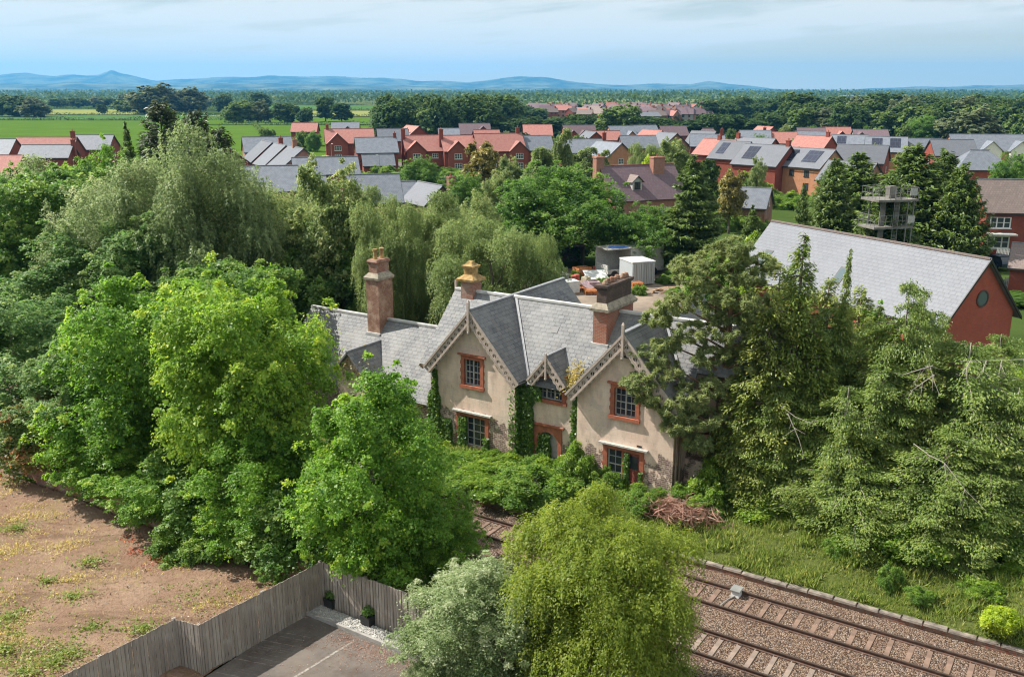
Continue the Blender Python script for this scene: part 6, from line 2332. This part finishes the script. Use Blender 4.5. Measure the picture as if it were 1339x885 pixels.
b = MB(); b.box(-2.2, 4.6, 0, .1, .5, .9); b.box(.5, 4.6, 0, .1, .902, 3.0); b.box(-2.2, 4.6, 2.6, 2.7, .5, 3.0); b.box(4.5, 4.6, .1, 2.6, .5, 3.0); b.box(-2.2, -2.1, .1, 2.6, .5, 1.4); b.box(-2.1, 4.5, .1, 2.6, .45, .55); b.box(.5, .6, .1, 2.6, .9, 3.0)
b.build('body', MAT['oldwhite'], cb)
b = MB(); b.box(-2.25, 4.65, -.05, 2.75, 3.003, 3.1); b.build('roof', MAT['concrete'], cb)
b = MB(); b.slab((-1.6, .3, 3.14), (.4, .2, 3.14), (.5, 1.3, 3.14), (-1.4, 1.5, 3.14), .03); b.build('blue_sheet', plain('blue_sheet', (.05, .16, .5), .5, .2), cb)
b = MB()
for x in (-1.4, 3.4):
    for y in (.05, 2.5):
        b.lathe([(.0, -.1), (.4, -.1), (.42, .0), (.4, .12), (.0, .12)], 0, 0, 14)
for x, y in ((-1.4, .1), (3.4, .1)):
    w_ = MB(); w_.prism([(x + .42 * math.cos(2 * PI * i / 16), .42 + .42 * math.sin(2 * PI * i / 16)) for i in range(16)], 'y', y - .12, y + .12); w_.build('wheel', MAT['black'], cb)

junk_col = {'wood': plain('junk_wood', (.4, .26, .15), .85, .35, 5), 'orange': plain('junk_orange', (.55, .2, .06), .7, .3, 5), 'white': plain('junk_white', (.7, .7, .68), .6, .15, 4), 'yellow': plain('junk_yellow', (.65, .4, .04), .6, .2, 4),
            'teal': plain('junk_teal', (.1, .42, .4), .6, .2, 4), 'cream': plain('junk_cream', (.55, .48, .34), .8, .25, 4), 'grey': plain('junk_grey', (.3, .3, .29), .7, .3, 4), 'red': plain('junk_red', (.45, .1, .07), .7, .3, 4), 'pink': plain('junk_pink', (.55, .38, .4), .7, .3, 4)}


def junk(u, v, kind_, mat, s, label, cat, rz=0.0):
    q = gp(u, v, 0)
    t = thing(cat.replace(' ', '_'), label, cat, (q[0], q[1], -.04), rz)
    M = junk_col[mat]
    b = MB()
    if kind_ == 'pallets':
        for i in range(int(s * 5)):
            z = i * .15
            for j in range(6):
                b.box(-.6, .6, -.5 + j * .18, -.4 + j * .18, z + .1, z + .125)
            for x in (-.55, 0, .5):
                b.box(x - .03, x + .06, -.5, .5, z, z + .098)
        b.build('slats', M, t)
    elif kind_ == 'crate':
        for i in range(4):
            z = i * s * .22
            for y in (-s * .5, s * .5):
                b.box(-s * .6, s * .6, y - .02, y + .02, z, z + s * .17)
            for x in (-s * .6, s * .6):
                b.box(x - .02, x + .02, -s * .48, s * .48, z, z + s * .17)
        b.build('boards', M, t)
        b2_ = MB(); b2_.box(-s * .55, s * .55, -s * .45, s * .45, .02, s * .7); b2_.build('contents', junk_col['grey'], t)
    elif kind_ == 'tank':
        b.frustum(-s * .6, s * .6, -s * .5, s * .5, .16, .16 + s * .85, .04); b.build('tank', M, t)
        b = MB(); b.lathe([(.18, .16 + s * .85), (.18, .26 + s * .85), (.12, .3 + s * .85)], 0, 0, 12); b.build('cap', junk_col['grey'], t)
        b = MB(); b.box(-s * .62, s * .62, -s * .52, s * .52, 0, .155)
        b.build('base', junk_col['wood'], t)
    elif kind_ == 'sheet':
        b.slab((-s, -s * .6, .3), (s, -s * .6, .25), (s, s * .6, .9), (-s, s * .6, 1.0), .05); b.build('panel', M, t)
        b = MB()
        for x in (-s * .8, s * .8):
            b.tube([(x, -s * .5, 0), (x, -s * .5, .28)], .04, 5); b.tube([(x, s * .5, 0), (x, s * .5, .88)], .04, 5)
        b.build('legs', junk_col['grey'], t)
    elif kind_ == 'drum':
        for i in range(2):
            dm_ = MB(); dm_.lathe([(.28, 0), (.3, .02), (.28, .3), (.3, .32), (.28, .6), (.3, .85), (.27, .88)], (i - .5) * .66, 0, 14); dm_.build('drum', M, t)
    elif kind_ == 'boards':
        for i in range(7):
            a = R.normal(0, .25); x, y = R.normal(0, s * .4), R.normal(0, s * .25)
            c_, s_ = math.cos(a), math.sin(a)
            z = .03 + i * .06
            L_ = s * R.uniform(.6, 1.1)
            b.slab((x - c_ * L_, y - s_ * L_ - .12, z), (x + c_ * L_, y + s_ * L_ - .12, z + .02), (x + c_ * L_, y + s_ * L_ + .12, z + .02), (x - c_ * L_, y - s_ * L_ + .12, z), .04)
        b.build('planks', M, t)
    return t


junk(735, 371, 'tank', 'grey', 1.0, 'grey plastic tank on a timber base near the weeping birch', 'water tank', .3)
junk(704, 372, 'drum', 'yellow', 1.0, 'two yellow drums under the weeping birch', 'drums', .2)
junk(761, 362, 'crate', 'orange', 1.3, 'orange-brown slatted crate at the back of the yard', 'crate', .5)
junk(779, 366, 'sheet', 'white', 1.2, 'white panel propped on legs in the yard', 'panel', .3)
junk(745, 383, 'tank', 'white', 1.3, 'white cube tank lying at the front of the junk', 'cube tank', .4)
junk(728, 380, 'boards', 'cream', 1.8, 'pile of cream-coloured boards left of the white cube tank', 'board pile', .2)
junk(759, 376, 'pallets', 'wood', .8, 'short stack of wooden pallets between crate and cube tank', 'pallet stack', .6)
junk(772, 384, 'pallets', 'orange', .6, 'low orange pallets near the tall brick chimney', 'pallet stack', .1)
junk(776, 377, 'crate', 'pink', .9, 'pinkish crate on the right of the junk', 'crate', .2)
junk(790, 362, 'tank', 'teal', .8, 'teal tub beside the open box trailer', 'tub', .5)
junk(722, 366, 'boards', 'wood', 1.4, 'brown planks at the back left of the yard', 'plank pile', .9)
junk(747, 362, 'boards', 'grey', 1.2, 'grey scrap boards at the back of the yard', 'scrap pile', .1)
junk(832, 378, 'pallets', 'orange', 1.0, 'rusty pallets in front of the pale container', 'pallet stack', .3)
junk(766, 371, 'tank', 'cream', .7, 'small cream box in the middle of the junk', 'box', .9)
junk(716, 378, 'crate', 'wood', .9, 'wooden crate at the left end of the junk', 'crate', 1.1)
junk(698, 380, 'crate', 'grey', .9, 'grey crate at the far left front of the yard', 'crate', .4)
junk(712, 384, 'boards', 'grey', 1.3, 'grey boards lying at the front left of the yard', 'board pile', 1.3)
junk(752, 370, 'drum', 'red', .9, 'two red drums in the middle of the junk', 'drums', 1.0)
junk(768, 380, 'sheet', 'pink', .8, 'small pinkish panel leaning in the yard', 'panel', 1.1)
junk(741, 376, 'crate', 'cream', .7, 'pale crate behind the white cube tank', 'crate', .7)
junk(726, 374, 'pallets', 'grey', .8, 'grey pallets beside the grey plastic tank', 'pallet stack', .2)
junk(782, 358, 'drum', 'red', .9, 'red drums against the box trailer', 'drums', .3)
junk(757, 381, 'boards', 'orange', 1.0, 'orange-brown scrap beside the white cube tank', 'scrap pile', .5)
junk(736, 364, 'tank', 'white', .6, 'small white tub at the back of the junk', 'tub', .8)
junk(868, 381, 'boards', 'wood', 1.2, 'brown planks on the track right of the container', 'plank pile', .4)
for u, v, wpx in ((700, 366, 16), (752, 364, 14), (788, 374, 18), (812, 382, 22), (836, 384, 20), (870, 370, 24), (882, 362, 30), (890, 388, 30), (720, 388, 14)):
    q = gp(u, v, 0)
    plant('bush_a', q[0], q[1], -.1, .9, wpx * .078, 'clump of weeds among the junk in the yard', 'weed clumps in the junk yard', name='bush', cat='bush')
# dark open shed at the back of the yard
q = gp(725, 352, 0)
sd_ = thing('shed', 'dark open-fronted shed under the round green tree', 'shed', (q[0], q[1] + 2, -.04), .15)
b = MB(); b.box(-3.5, 3.5, 3, 3.1, 0, 2.4); b.box(-3.5, -3.4, 0, 2.99, 0, 2.2); b.box(3.4, 3.5, 0, 2.99, 0, 2.2); b.build('wall', MAT['bark'], sd_)
b = MB(); b.slab((-3.7, -.3, 2.25), (3.7, -.3, 2.25), (3.7, 3.3, 2.55), (-3.7, 3.3, 2.55), .08); b.build('roof', MAT['rust'], sd_)

# ================================================================== TREES AMONG AND BEYOND THE HOUSES
def far_tree(key, u, vtop, vbase, wpx, label, group=None, cat='tree', name=None):
    """tree whose foot shows at vbase and top at vtop"""
    p = gp(u, vbase, -.2)
    q, t = up_y(u, vtop, p[1])
    return plant(key, p[0], p[1], -.3, max(1.5, q[2] + .3), wpx * t, label, group, cat=cat, name=name)


# between the old house and the estate
for key, u, y, vt, wpx, lab in (
    ('bronze_a', 632, 150, 178, 44, 'bronze-tinted tree in front of the red-tiled row'),
    ('small_a', 668, 146, 205, 40, 'pale grey-green tree right of the bronze one'),
    ('poplar_a', 704, 140, 186, 46, 'tall light-green birch below the slate-roofed house'),
    ('poplar_a', 739, 142, 161, 30, 'tallest slim birch standing above the estate roofs'),
    ('poplar_a', 722, 145, 196, 34, 'shorter slim birch between the two taller birches'),
    ('poplar_a', 766, 165, 188, 40, 'bushy birch left of the old red brick house'),
    ('poplar_a', 790, 168, 192, 22, 'narrow birch just above the old red brick house'),
    ('birch_b', 838, 165, 184, 44, 'drooping birch behind the old red brick house'),
    ('birch_b', 858, 168, 190, 30, 'smaller drooping birch behind the old red brick house'),
    ('small_a', 882, 165, 182, 46, 'round-headed tree right of the drooping birches'),
    ('far_d', 925, 140, 205, 28, 'dark narrow tree behind the big dark fir'),
    ('small_a', 992, 160, 206, 22, 'thin grey tree in front of the solar-panelled houses'),
    ('round_a', 548, 168, 208, 52, 'round green bush tree by the parked van'),
    ('round_a', 610, 128, 232, 60, 'green tree at the edge of the paddock'),
    ('small_a', 690, 118, 235, 60, 'grey-green tree left of the big round green tree'),
    ('small_a', 655, 122, 222, 46, 'leafy tree between paddock and big round tree'),
    ('round_a', 345, 150, 245, 50, 'green tree below the broad blue-slate roof'),
    ('small_a', 1190, 170, 192, 30, 'small tree among the pale roofs on the right'),
    ('round_a', 1330, 150, 205, 60, 'round green tree before the white-gabled building'),
    ('round_a', 1334, 84, 395, 60, 'bright yellow-green bush tree right of the hall gable'),
    ('lime_a', 850, 150, 205, 30, 'bright green bush behind the old red brick house'),
    ('fir_a', 1240, 120, 205, 40, 'dark conifer in front of the hipped slate roof'),
):
    tree_y(key, u, vt, y, wpx, lab)
for i, (u, vb, wpx, hp, key) in enumerate(((455, 236, 45, 14, 'bush_a'), (480, 240, 40, 12, 'bush_b'), (505, 232, 36, 14, 'bush_a'), (440, 224, 36, 12, 'bush_b'), (530, 238, 40, 12, 'bush_a'), (560, 248, 40, 14, 'bush_b'), (430, 214, 36, 10, 'lime_a'),
                                           (600, 226, 60, 8, 'bush_a'), (640, 226, 50, 8, 'bush_b'), (975, 252, 40, 22, 'bush_b'), (1000, 262, 40, 18, 'bush_b'), (960, 240, 36, 20, 'bush_a'), (1030, 272, 50, 18, 'bush_b'), (1060, 275, 46, 18, 'bush_a'),
                                           (930, 262, 34, 16, 'bush_a'), (905, 240, 40, 18, 'bush_b'), (870, 225, 40, 16, 'bush_b'), (945, 300, 40, 20, 'bush_a'), (985, 300, 36, 20, 'bush_b'), (620, 240, 40, 18, 'bush_b'), (585, 238, 34, 14, 'bush_a'), (500, 245, 40, 14, 'bush_b'), (465, 225, 34, 12, 'lime_a'))):
    far_tree(key, u, vb - hp, vb, wpx, 'low bush on the rough ground between the trees and the new estate', 'bushes on the rough ground before the estate', 'bush', 'bush')

# garden trees and shrubs between the estate houses
gn = 0
for _ in range(900):
    u = R.uniform(330, 1260); v = R.uniform(186, 232)
    if (u < 500 and v > 214) or (500 < u < 680 and v > 205):
        continue
    p = gp(u, v, -.2)
    if any(math.hypot(p[0] - hx, p[1] - hy) < hr + 2.2 for hx, hy, hr in HPOS):
        continue
    key = ('round_a', 'small_a', 'far_d', 'far_b')[int(R.integers(0, 4))]
    h = R.uniform(3.5, 7.5)
    plant(key, p[0], p[1], -.3, h, h * R.uniform(.55, .85), 'garden tree growing between the houses of the new estate', 'garden trees between the estate houses')
    gn += 1
    if gn >= 70:
        break

# trees out in the fields, each where the photograph shows it
for key, u, vt, vb, wpx, lab in (
    ('far_a', 22, 126, 153, 52, 'dark tree at the far left edge of the big field'),
    ('far_c', 45, 132, 154, 34, 'greyish tree right of the far left field tree'),
    ('far_a', 133, 137, 149, 13, 'small round tree alone in the hay field'),
    ('far_c', 205, 116, 150, 62, 'pale willow mass behind the dark pine top'),
    ('far_c', 248, 120, 149, 50, 'pale willow behind the big field, right of the willow mass'),
    ('far_b', 165, 132, 147, 30, 'light green bush tree left of the pale willows'),
    ('far_a', 293, 124, 146, 24, 'dark round tree at the far hedge left of centre'),
    ('far_b', 318, 133, 161, 40, 'light green tree at the field hedge'),
    ('far_c', 342, 136, 161, 28, 'grey-green tree in the field hedge beside a light green one'),
    ('far_a', 340, 122, 145, 28, 'dark tree in the second hedge line'),
    ('far_a', 374, 136, 161, 34, 'dark round tree in the field hedge'),
    ('far_a', 400, 142, 162, 22, 'smaller dark tree in the field hedge'),
    ('far_d', 426, 126, 160, 22, 'tall oval tree in the field hedge'),
    ('far_d', 447, 134, 161, 24, 'shorter oval tree in the field hedge'),
    ('far_b', 812, 139, 182, 52, 'big pale green tree rising out of the dark hedge belt'),
    ('far_a', 1050, 124, 172, 60, 'tall dark tree above the right end of the hedge belt'),
    ('far_a', 1090, 138, 174, 50, 'dark round tree behind the bright red roof'),
    ('far_c', 1125, 134, 174, 46, 'grey-green tree above the pale-gabled house'),
    ('far_d', 1143, 120, 172, 34, 'tallest dark tree right of centre on the skyline'),
    ('far_b', 1150, 146, 180, 42, 'mid green tree behind the pale-gabled house'),
    ('far_a', 1180, 136, 178, 48, 'dark tree left of the bright lime-green tree'),
    ('round_a', 1206, 153, 190, 46, 'bright lime-green tree on the right'),
    ('far_c', 1265, 150, 192, 74, 'wide greyish tree behind the white-gabled building'),
    ('far_a', 1310, 140, 186, 50, 'dark tree behind the right end of the white-gabled building'),
    ('far_a', 1275, 132, 168, 46, 'dark tree left of the right edge on the skyline'),
    ('far_b', 1335, 150, 188, 40, 'light green tree at the right edge'),
    ('far_d', 1005, 136, 150, 12, 'small pointed dark tree above the hedge belt'),
):
    far_tree(key, u, vt, vb, wpx, lab)


def belt(u0, v0, u1, v1, n, h, w_, keys, label, group, jitter=2.0):
    for i in range(n):
        f = (i + R.uniform(-.3, .3)) / max(1, n - 1)
        u = u0 + (u1 - u0) * f
        v = v0 + (v1 - v0) * f + R.uniform(-jitter, jitter)
        p = gp(u, v, -.2)
        plant(keys[int(R.integers(0, len(keys)))], p[0], p[1], -.3, h * R.uniform(.8, 1.2), w_ * R.uniform(.85, 1.25), label, group)


belt(508, 183, 640, 180, 15, 13.5, 12, ['far_a', 'far_a', 'far_b'], 'broad dark tree in the wood behind the red-tiled row', 'wood behind the red-tiled row')
belt(505, 174, 660, 170, 15, 14, 14, ['far_a', 'far_a', 'far_b'], 'broad tree farther back in the wood behind the red-tiled row', 'wood behind the red-tiled row', 3)
belt(640, 181, 870, 178, 30, 7.5, 9, ['far_d', 'far_a'], 'tree of the tall clipped-looking hedge belt behind the estate', 'dark hedge belt behind the estate', .5)
belt(905, 179, 1020, 177, 15, 8, 9, ['far_d', 'far_a'], 'tree of the dark belt right of centre behind the estate', 'dark belt behind the solar-panelled houses', .5)
belt(1030, 176, 1330, 180, 20, 12, 13, ['far_a', 'far_b', 'far_c'], 'mixed tree behind the houses on the right', 'mixed trees behind the houses on the right', 3)
belt(1040, 160, 1345, 164, 22, 14, 16, ['far_a', 'far_a', 'far_c'], 'far mixed tree on the right', 'far mixed trees on the right', 4)
belt(640, 166, 700, 160, 7, 9, 13, ['far_a'], 'dark tree left of the distant village', 'trees around the distant village')
belt(690, 152, 930, 149, 20, 6.5, 11, ['far_a', 'far_b'], 'tree among the distant village roofs', 'trees around the distant village', 5)
belt(720, 163, 930, 160, 9, 4.5, 8, ['far_a', 'far_b'], 'low tree among the distant village roofs', 'trees around the distant village', 3)
belt(930, 158, 1050, 152, 12, 12, 15, ['far_a'], 'tree on the rise right of the distant village', 'trees around the distant village', 4)
belt(0, 141, 300, 138, 18, 10, 17, ['far_a', 'far_c'], 'tree along the far left field edge', 'trees along the far left field edge', 1.5)

# hedgerows between the fields
def hedge(u0, v0, u1, v1, h, wd, label, mat='far'):
    a, b_ = Vector(gp(u0, v0, -.2)), Vector(gp(u1, v1, -.2))
    L = (b_ - a).length
    n = int(min(9000, max(900, L * 9)))
    f = R.uniform(0, 1, n)
    P = np.array(a)[None] + (np.array(b_) - np.array(a))[None] * f[:, None]
    z = R.uniform(0, 1, n) * h * (1 + .35 * np.sin(f * L * .11) + .2 * np.sin(f * L * .37))
    P = P + np.stack([R.normal(0, wd * .3, n), R.normal(0, wd * .4, n), z], 1) - np.array(a)[None]
    me = leaves('hedge_leaves', P, R.normal(size=(n, 3)) + np.array([0, -.3, .6]), R.uniform(.5, 1.1, n), .8, R.uniform(0, 1, n), LM[mat])
    o = bpy.data.objects.new('hedgerow', me); COL.objects.link(o); o.location = a
    return tag(o, label, 'hedge')


hedge(-60, 157.5, 380, 158.5, 1.8, 2.0, 'dark hedgerow along the far side of the big left field')
hedge(-60, 151, 270, 151, 2.0, 2.5, 'hedgerow above the long deep green strip at left')
hedge(60, 143.4, 300, 143.6, 2.5, 3, 'hedgerow above the yellowish hay field at left')
hedge(290, 164, 520, 164, 1.8, 2.5, 'hedgerow behind the plain red-roofed house')
hedge(270, 153, 508, 153, 2.0, 2.5, 'hedgerow between two pale fields left of centre')
hedge(280, 145, 505, 145, 2.4, 3, 'third hedgerow up from the plain red-roofed house')
hedge(300, 138, 505, 138, 3, 3, 'farthest hedgerow left of centre')
hedge(508, 165, 502, 138, 3, 3, 'hedgerow running up beside the wood left of centre')
hedge(365, 200, 330, 160, 1.6, 2, 'rough hedge running up the right side of the big left field', 'far2')
hedge(560, 243, 745, 240, 1.3, 1.5, 'trimmed hedge along the bottom of the paddock')

# distant village: small houses among the trees
vr = MB()
VH = []
for wall_, roof_ in (('brick_pink', 'slate_plum'), ('brick_red', 'tile_brown'), ('concrete', 'slate_plum'), ('brick_pink', 'tile_red')):
    b = MB(); b.prism([(0, -.4), (7.5, -.4), (7.5, 5), (3.75, 7.9), (0, 5)], 'x', -5, 5, 0)
    two_slopes(b, -5.3, 5.3, 3.75, 8.1, 4.2, 4.2, .78, .15)
    nf = len(b.f)
    for i in range(nf - 12, nf):
        b.m[i] = 1
    b.box(3.2, 4.1, 3.3, 4.2, 7.0, 9.2, 0)
    for x in (-3, 0, 3):
        for z in (.9, 3.3):
            b.box(x - .6, x + .6, -.04, .0, z, z + 1.2, 2)
    VH.append(b.mesh('village_house', [MAT[wall_], MAT[roof_], MAT['glass']]))
vn = 0
for row, (v, n, u0, u1) in enumerate(((148.5, 14, 690, 925), (151.5, 15, 695, 930), (155, 15, 715, 930), (158.5, 13, 760, 925), (162, 11, 820, 925))):
    for i in range(n):
        u = u0 + (u1 - u0) * (i + R.uniform(.1, .9)) / n
        p = gp(u, v + R.uniform(-1, 1), 0)
        o = bpy.data.objects.new('village_house', VH[int(R.integers(0, 4))]); COL.objects.link(o)
        o.location = p; o.rotation_euler = (0, 0, R.uniform(-.9, .9)); s = R.uniform(.85, 1.15); o.scale = (s, s, s)
        tag(o, 'small house of the distant village above the dark hedge belt', 'house', 'houses of the distant village')
for u, v, wall_i, lab in ((1222, 163, 2, 'white house among the far trees on the right'), (1215, 158, 1, 'brown-roofed house behind the white far house'), (1010, 151, 2, 'pale roofed house in the trees right of the distant village'), (1290, 172, 1, 'brown roof among trees near the right edge'), (1240, 176, 1, 'brown low house right of the lime-green tree')):
    o = bpy.data.objects.new('far_house', VH[wall_i]); COL.objects.link(o); o.location = gp(u, v, 0); o.rotation_euler = (0, 0, R.uniform(-.5, .5)); tag(o, lab, 'house')
for u, v, w_, lab in ((838, 165, 22, 'flat white shed beyond the dark hedge belt'), (1118, 129, 70, 'long pale farm shed far away on the right'), (1070, 130, 30, 'small white farm shed far away on the right'), (800, 128.5, 26, 'tiny pale farm building under the hills')):
    p = gp(u, v, 0)
    t = thing('farm_shed', lab, 'shed', p, R.uniform(-.2, .2))
    b = MB(); b.box(-w_ / 2, w_ / 2, 0, 14, -.5, 5); b.build('wall', MAT['concrete'], t)
    b = MB(); two_slopes(b, -w_ / 2 - .5, w_ / 2 + .5, 7, 7.2, 7.5, 7.5, .28, .2); b.build('roof', MAT['slate_light'], t)

# far woods and hedged country up to the hills: one mass
n = 70000
yy = np.exp(R.uniform(math.log(620), math.log(9000), n))
rowk = np.round(np.log(yy) * 9 + .6 * np.sin(yy * .001)) / 9
yy = np.exp(rowk + R.normal(0, .012, n))
uu = R.uniform(-120, 1460, n)
xx = (uu - 669.5) / 1258 * yy
ph = R.uniform(0, 6.28, 400)
cl_ = np.sin(xx / (yy * .05) + rowk * 40) + np.sin(xx / (yy * .021) + rowk * 23) + R.normal(0, .35, n)
k = (cl_ > -.2) & ~((uu < 510) & (yy < 1150)) & ~((uu > 640) & (uu < 1345) & (yy < 900)) & ~((uu > 1040) & (yy > 900) & (yy < 1500))
xx, yy, cl_ = xx[k], yy[k], cl_[k]
s = .6 + yy / 2600
hh = R.uniform(0, 1, len(xx)) ** .7 * (7 + 3.5 * np.clip(cl_, -1, 2)) * np.clip(1.0 + yy / 9000, 1, 1.6)
C = np.stack([xx, yy + R.normal(0, 4, len(xx)), hh], 1)
me = leaves('woodland_leaves', C, R.normal(size=C.shape) + np.array([0, -.35, .7]), s * R.uniform(2.2, 5.5, len(xx)), .8, R.uniform(0, 1, len(xx)) * .8 + .1 * cl_, LM['far'])
o = bpy.data.objects.new('distant_woodland', me); COL.objects.link(o); tag(o, kind='stuff')

# ---------------------------------------------------------------- street furniture and cars
def lamp(u, vtop, vbase, label):
    p = gp(u, vbase, -.1)
    q, t = up_y(u, vtop, p[1])
    h = q[2] + .1
    L_ = thing('street_lamp', label, 'street lamp', (p[0], p[1], -.1), R.uniform(0, 6), 'street lamps of the estate')
    b = MB(); b.tube([(0, 0, 0), (0, 0, 1.2)], .11, 8); b.tube([(0, 0, 1.2), (0, 0, h - .1)], [.075, .05], 8); b.build('post', MAT['galv'], L_)
    b = MB(); b.tube([(0, 0, h - .1), (.25, 0, h)], .04, 6); b.frustum(.2, .75, -.1, .1, h - .06, h + .06, .02); b.build('lamp_head', MAT['white'], L_)


lamp(497, 203, 240, 'pale lamp post in front of the slate garage')
lamp(542, 210, 242, 'lamp post left of the round green bush tree')
lamp(556, 221, 243, 'shorter lamp post beside the round green bush tree')
lamp(434, 188, 214, 'lamp post before the wide red-tiled house')
lamp(995, 213, 250, 'lamp post in front of the gabled house with a solar panel')
lamp(1332, 215, 240, 'lamp post by the parked pale car at the right edge')


def car(u, v, rz, paint, label, van=False):
    p = gp(u, v, 0)
    c = thing('parked_van' if van else 'parked_car', label, 'van' if van else 'car', (p[0], p[1], -.03), rz, None)
    L_, W_, hb, hr = (4.9, 1.9, 1.15, 1.95) if van else (4.2, 1.75, .85, 1.42)
    pr = [(-L_ / 2, .3), (L_ / 2, .3), (L_ / 2, .62), (L_ / 2 - .15, hb - .12), (L_ / 2 - 1.2, hb), (-L_ / 2 + .1, hb), (-L_ / 2, hb - .2)]
    b = MB(); b.prism(pr, 'y', -W_ / 2, W_ / 2); b.build('body', paint, c)
    cab = [(-L_ / 2 + .12, hb + .002), (L_ / 2 - 1.25, hb + .002), (L_ / 2 - 2.0, hr - .05), (-L_ / 2 + .5, hr - .05)]
    b = MB(); b.prism(cab, 'y', -W_ / 2 + .1, W_ / 2 - .1); b.build('windows', MAT['glass'], c)
    b = MB(); b.box(-L_ / 2 + .45, L_ / 2 - 1.95, -W_ / 2 + .08, W_ / 2 - .08, hr - .048, hr)
    b.build('roof', paint, c)
    for x in (-L_ * .3, L_ * .3):
        for y in (-W_ / 2, W_ / 2):
            w_ = MB(); w_.prism([(x + .32 * math.cos(2 * PI * i / 14), .32 + .32 * math.sin(2 * PI * i / 14)) for i in range(14)], 'y', y - .1, y + .1); w_.build('wheel', MAT['black'], c)
    for y in (-W_ / 2 + .25, W_ / 2 - .25):
        b = MB(); b.box(L_ / 2 - .03, L_ / 2 + .015, y - .16, y + .16, .6, .74); b.build('headlight', MAT['white'], c)


def paint(name, col):
    return NT(name).pbr(col, .25, None, .2, .6)


car(582, 222, -1.2, paint('dark_van_paint', (.03, .035, .05)), 'dark van parked between two red-tiled houses', True)
car(566, 221, -1.2, paint('red_car_paint', (.3, .03, .025)), 'red car parked left of the dark van')
car(516, 221, -.4, paint('black_car_paint', (.02, .02, .022)), 'black car parked beside the slate garage')
car(1318, 231, .1, paint('pale_blue_paint', (.4, .5, .55)), 'pale blue car parked by the grass at the right edge')
car(1298, 348, 1.9, paint('dark_blue_paint', (.03, .05, .09)), 'dark car parked behind the hall gable')

# white picket fence and garden wall at the right edge
t = thing('picket_fence', 'white picket fence beside the brown-tiled house', 'fence', gp(1302, 338, 0), math.radians(-30))
for s_ in range(3):
    b = MB()
    for i in range(14):
        x = s_ * 2.1 + i * .15
        b.prism([(x, .05), (x + .09, .05), (x + .09, 1.15), (x + .045, 1.25), (x, 1.15)], 'y', -.015, .01)
    b.box(s_ * 2.1, s_ * 2.1 + 2.08, .012, .04, .3, .38); b.box(s_ * 2.1, s_ * 2.1 + 2.08, .012, .04, .85, .93)
    b.build('fence_panel', MAT['white'], t)
t = thing('picket_fence', 'white picket fence with pink-red patch near the hall gable', 'fence', gp(1312, 378, 0), math.radians(-25))
for s_ in range(2):
    b = MB()
    for i in range(14):
        x = s_ * 2.1 + i * .15
        b.prism([(x, .05), (x + .09, .05), (x + .09, 1.15), (x + .045, 1.25), (x, 1.15)], 'y', -.015, .01)
    b.box(s_ * 2.1, s_ * 2.1 + 2.08, .012, .04, .3, .38); b.box(s_ * 2.1, s_ * 2.1 + 2.08, .012, .04, .85, .93)
    b.build('fence_panel', MAT['white'], t)
q0 = Vector(gp(1262, 345, 0)); q1 = Vector(gp(1300, 348, 0))
b = MB(); L_ = (q1 - q0).length; b.box(0, L_, -.15, .15, -.2, 1.8)
tag(b.build('garden_wall', MAT['brick_red'], None, tuple(q0), math.atan2(q1.y - q0.y, q1.x - q0.x)), 'dark red brick garden wall left of the white picket fence', 'wall')

# ---------------------------------------------------------------- air
hz = bpy.data.materials.new('summer_haze')
hz.use_nodes = True
ht = hz.node_tree
ht.nodes.clear()
ho_ = ht.nodes.new('ShaderNodeOutputMaterial')
pv = ht.nodes.new('ShaderNodeVolumePrincipled')
pv.inputs['Color'].default_value = (.14, .53, 1.0, 1)
pv.inputs['Density'].default_value = 7.8e-5
pv.inputs['Anisotropy'].default_value = .2
ht.links.new(pv.outputs[0], ho_.inputs['Volume'])
b = MB(); b.box(-15800, 15800, -900, 15900, -3, 420)
o = b.build('haze', hz)
tag(o, kind='stuff')
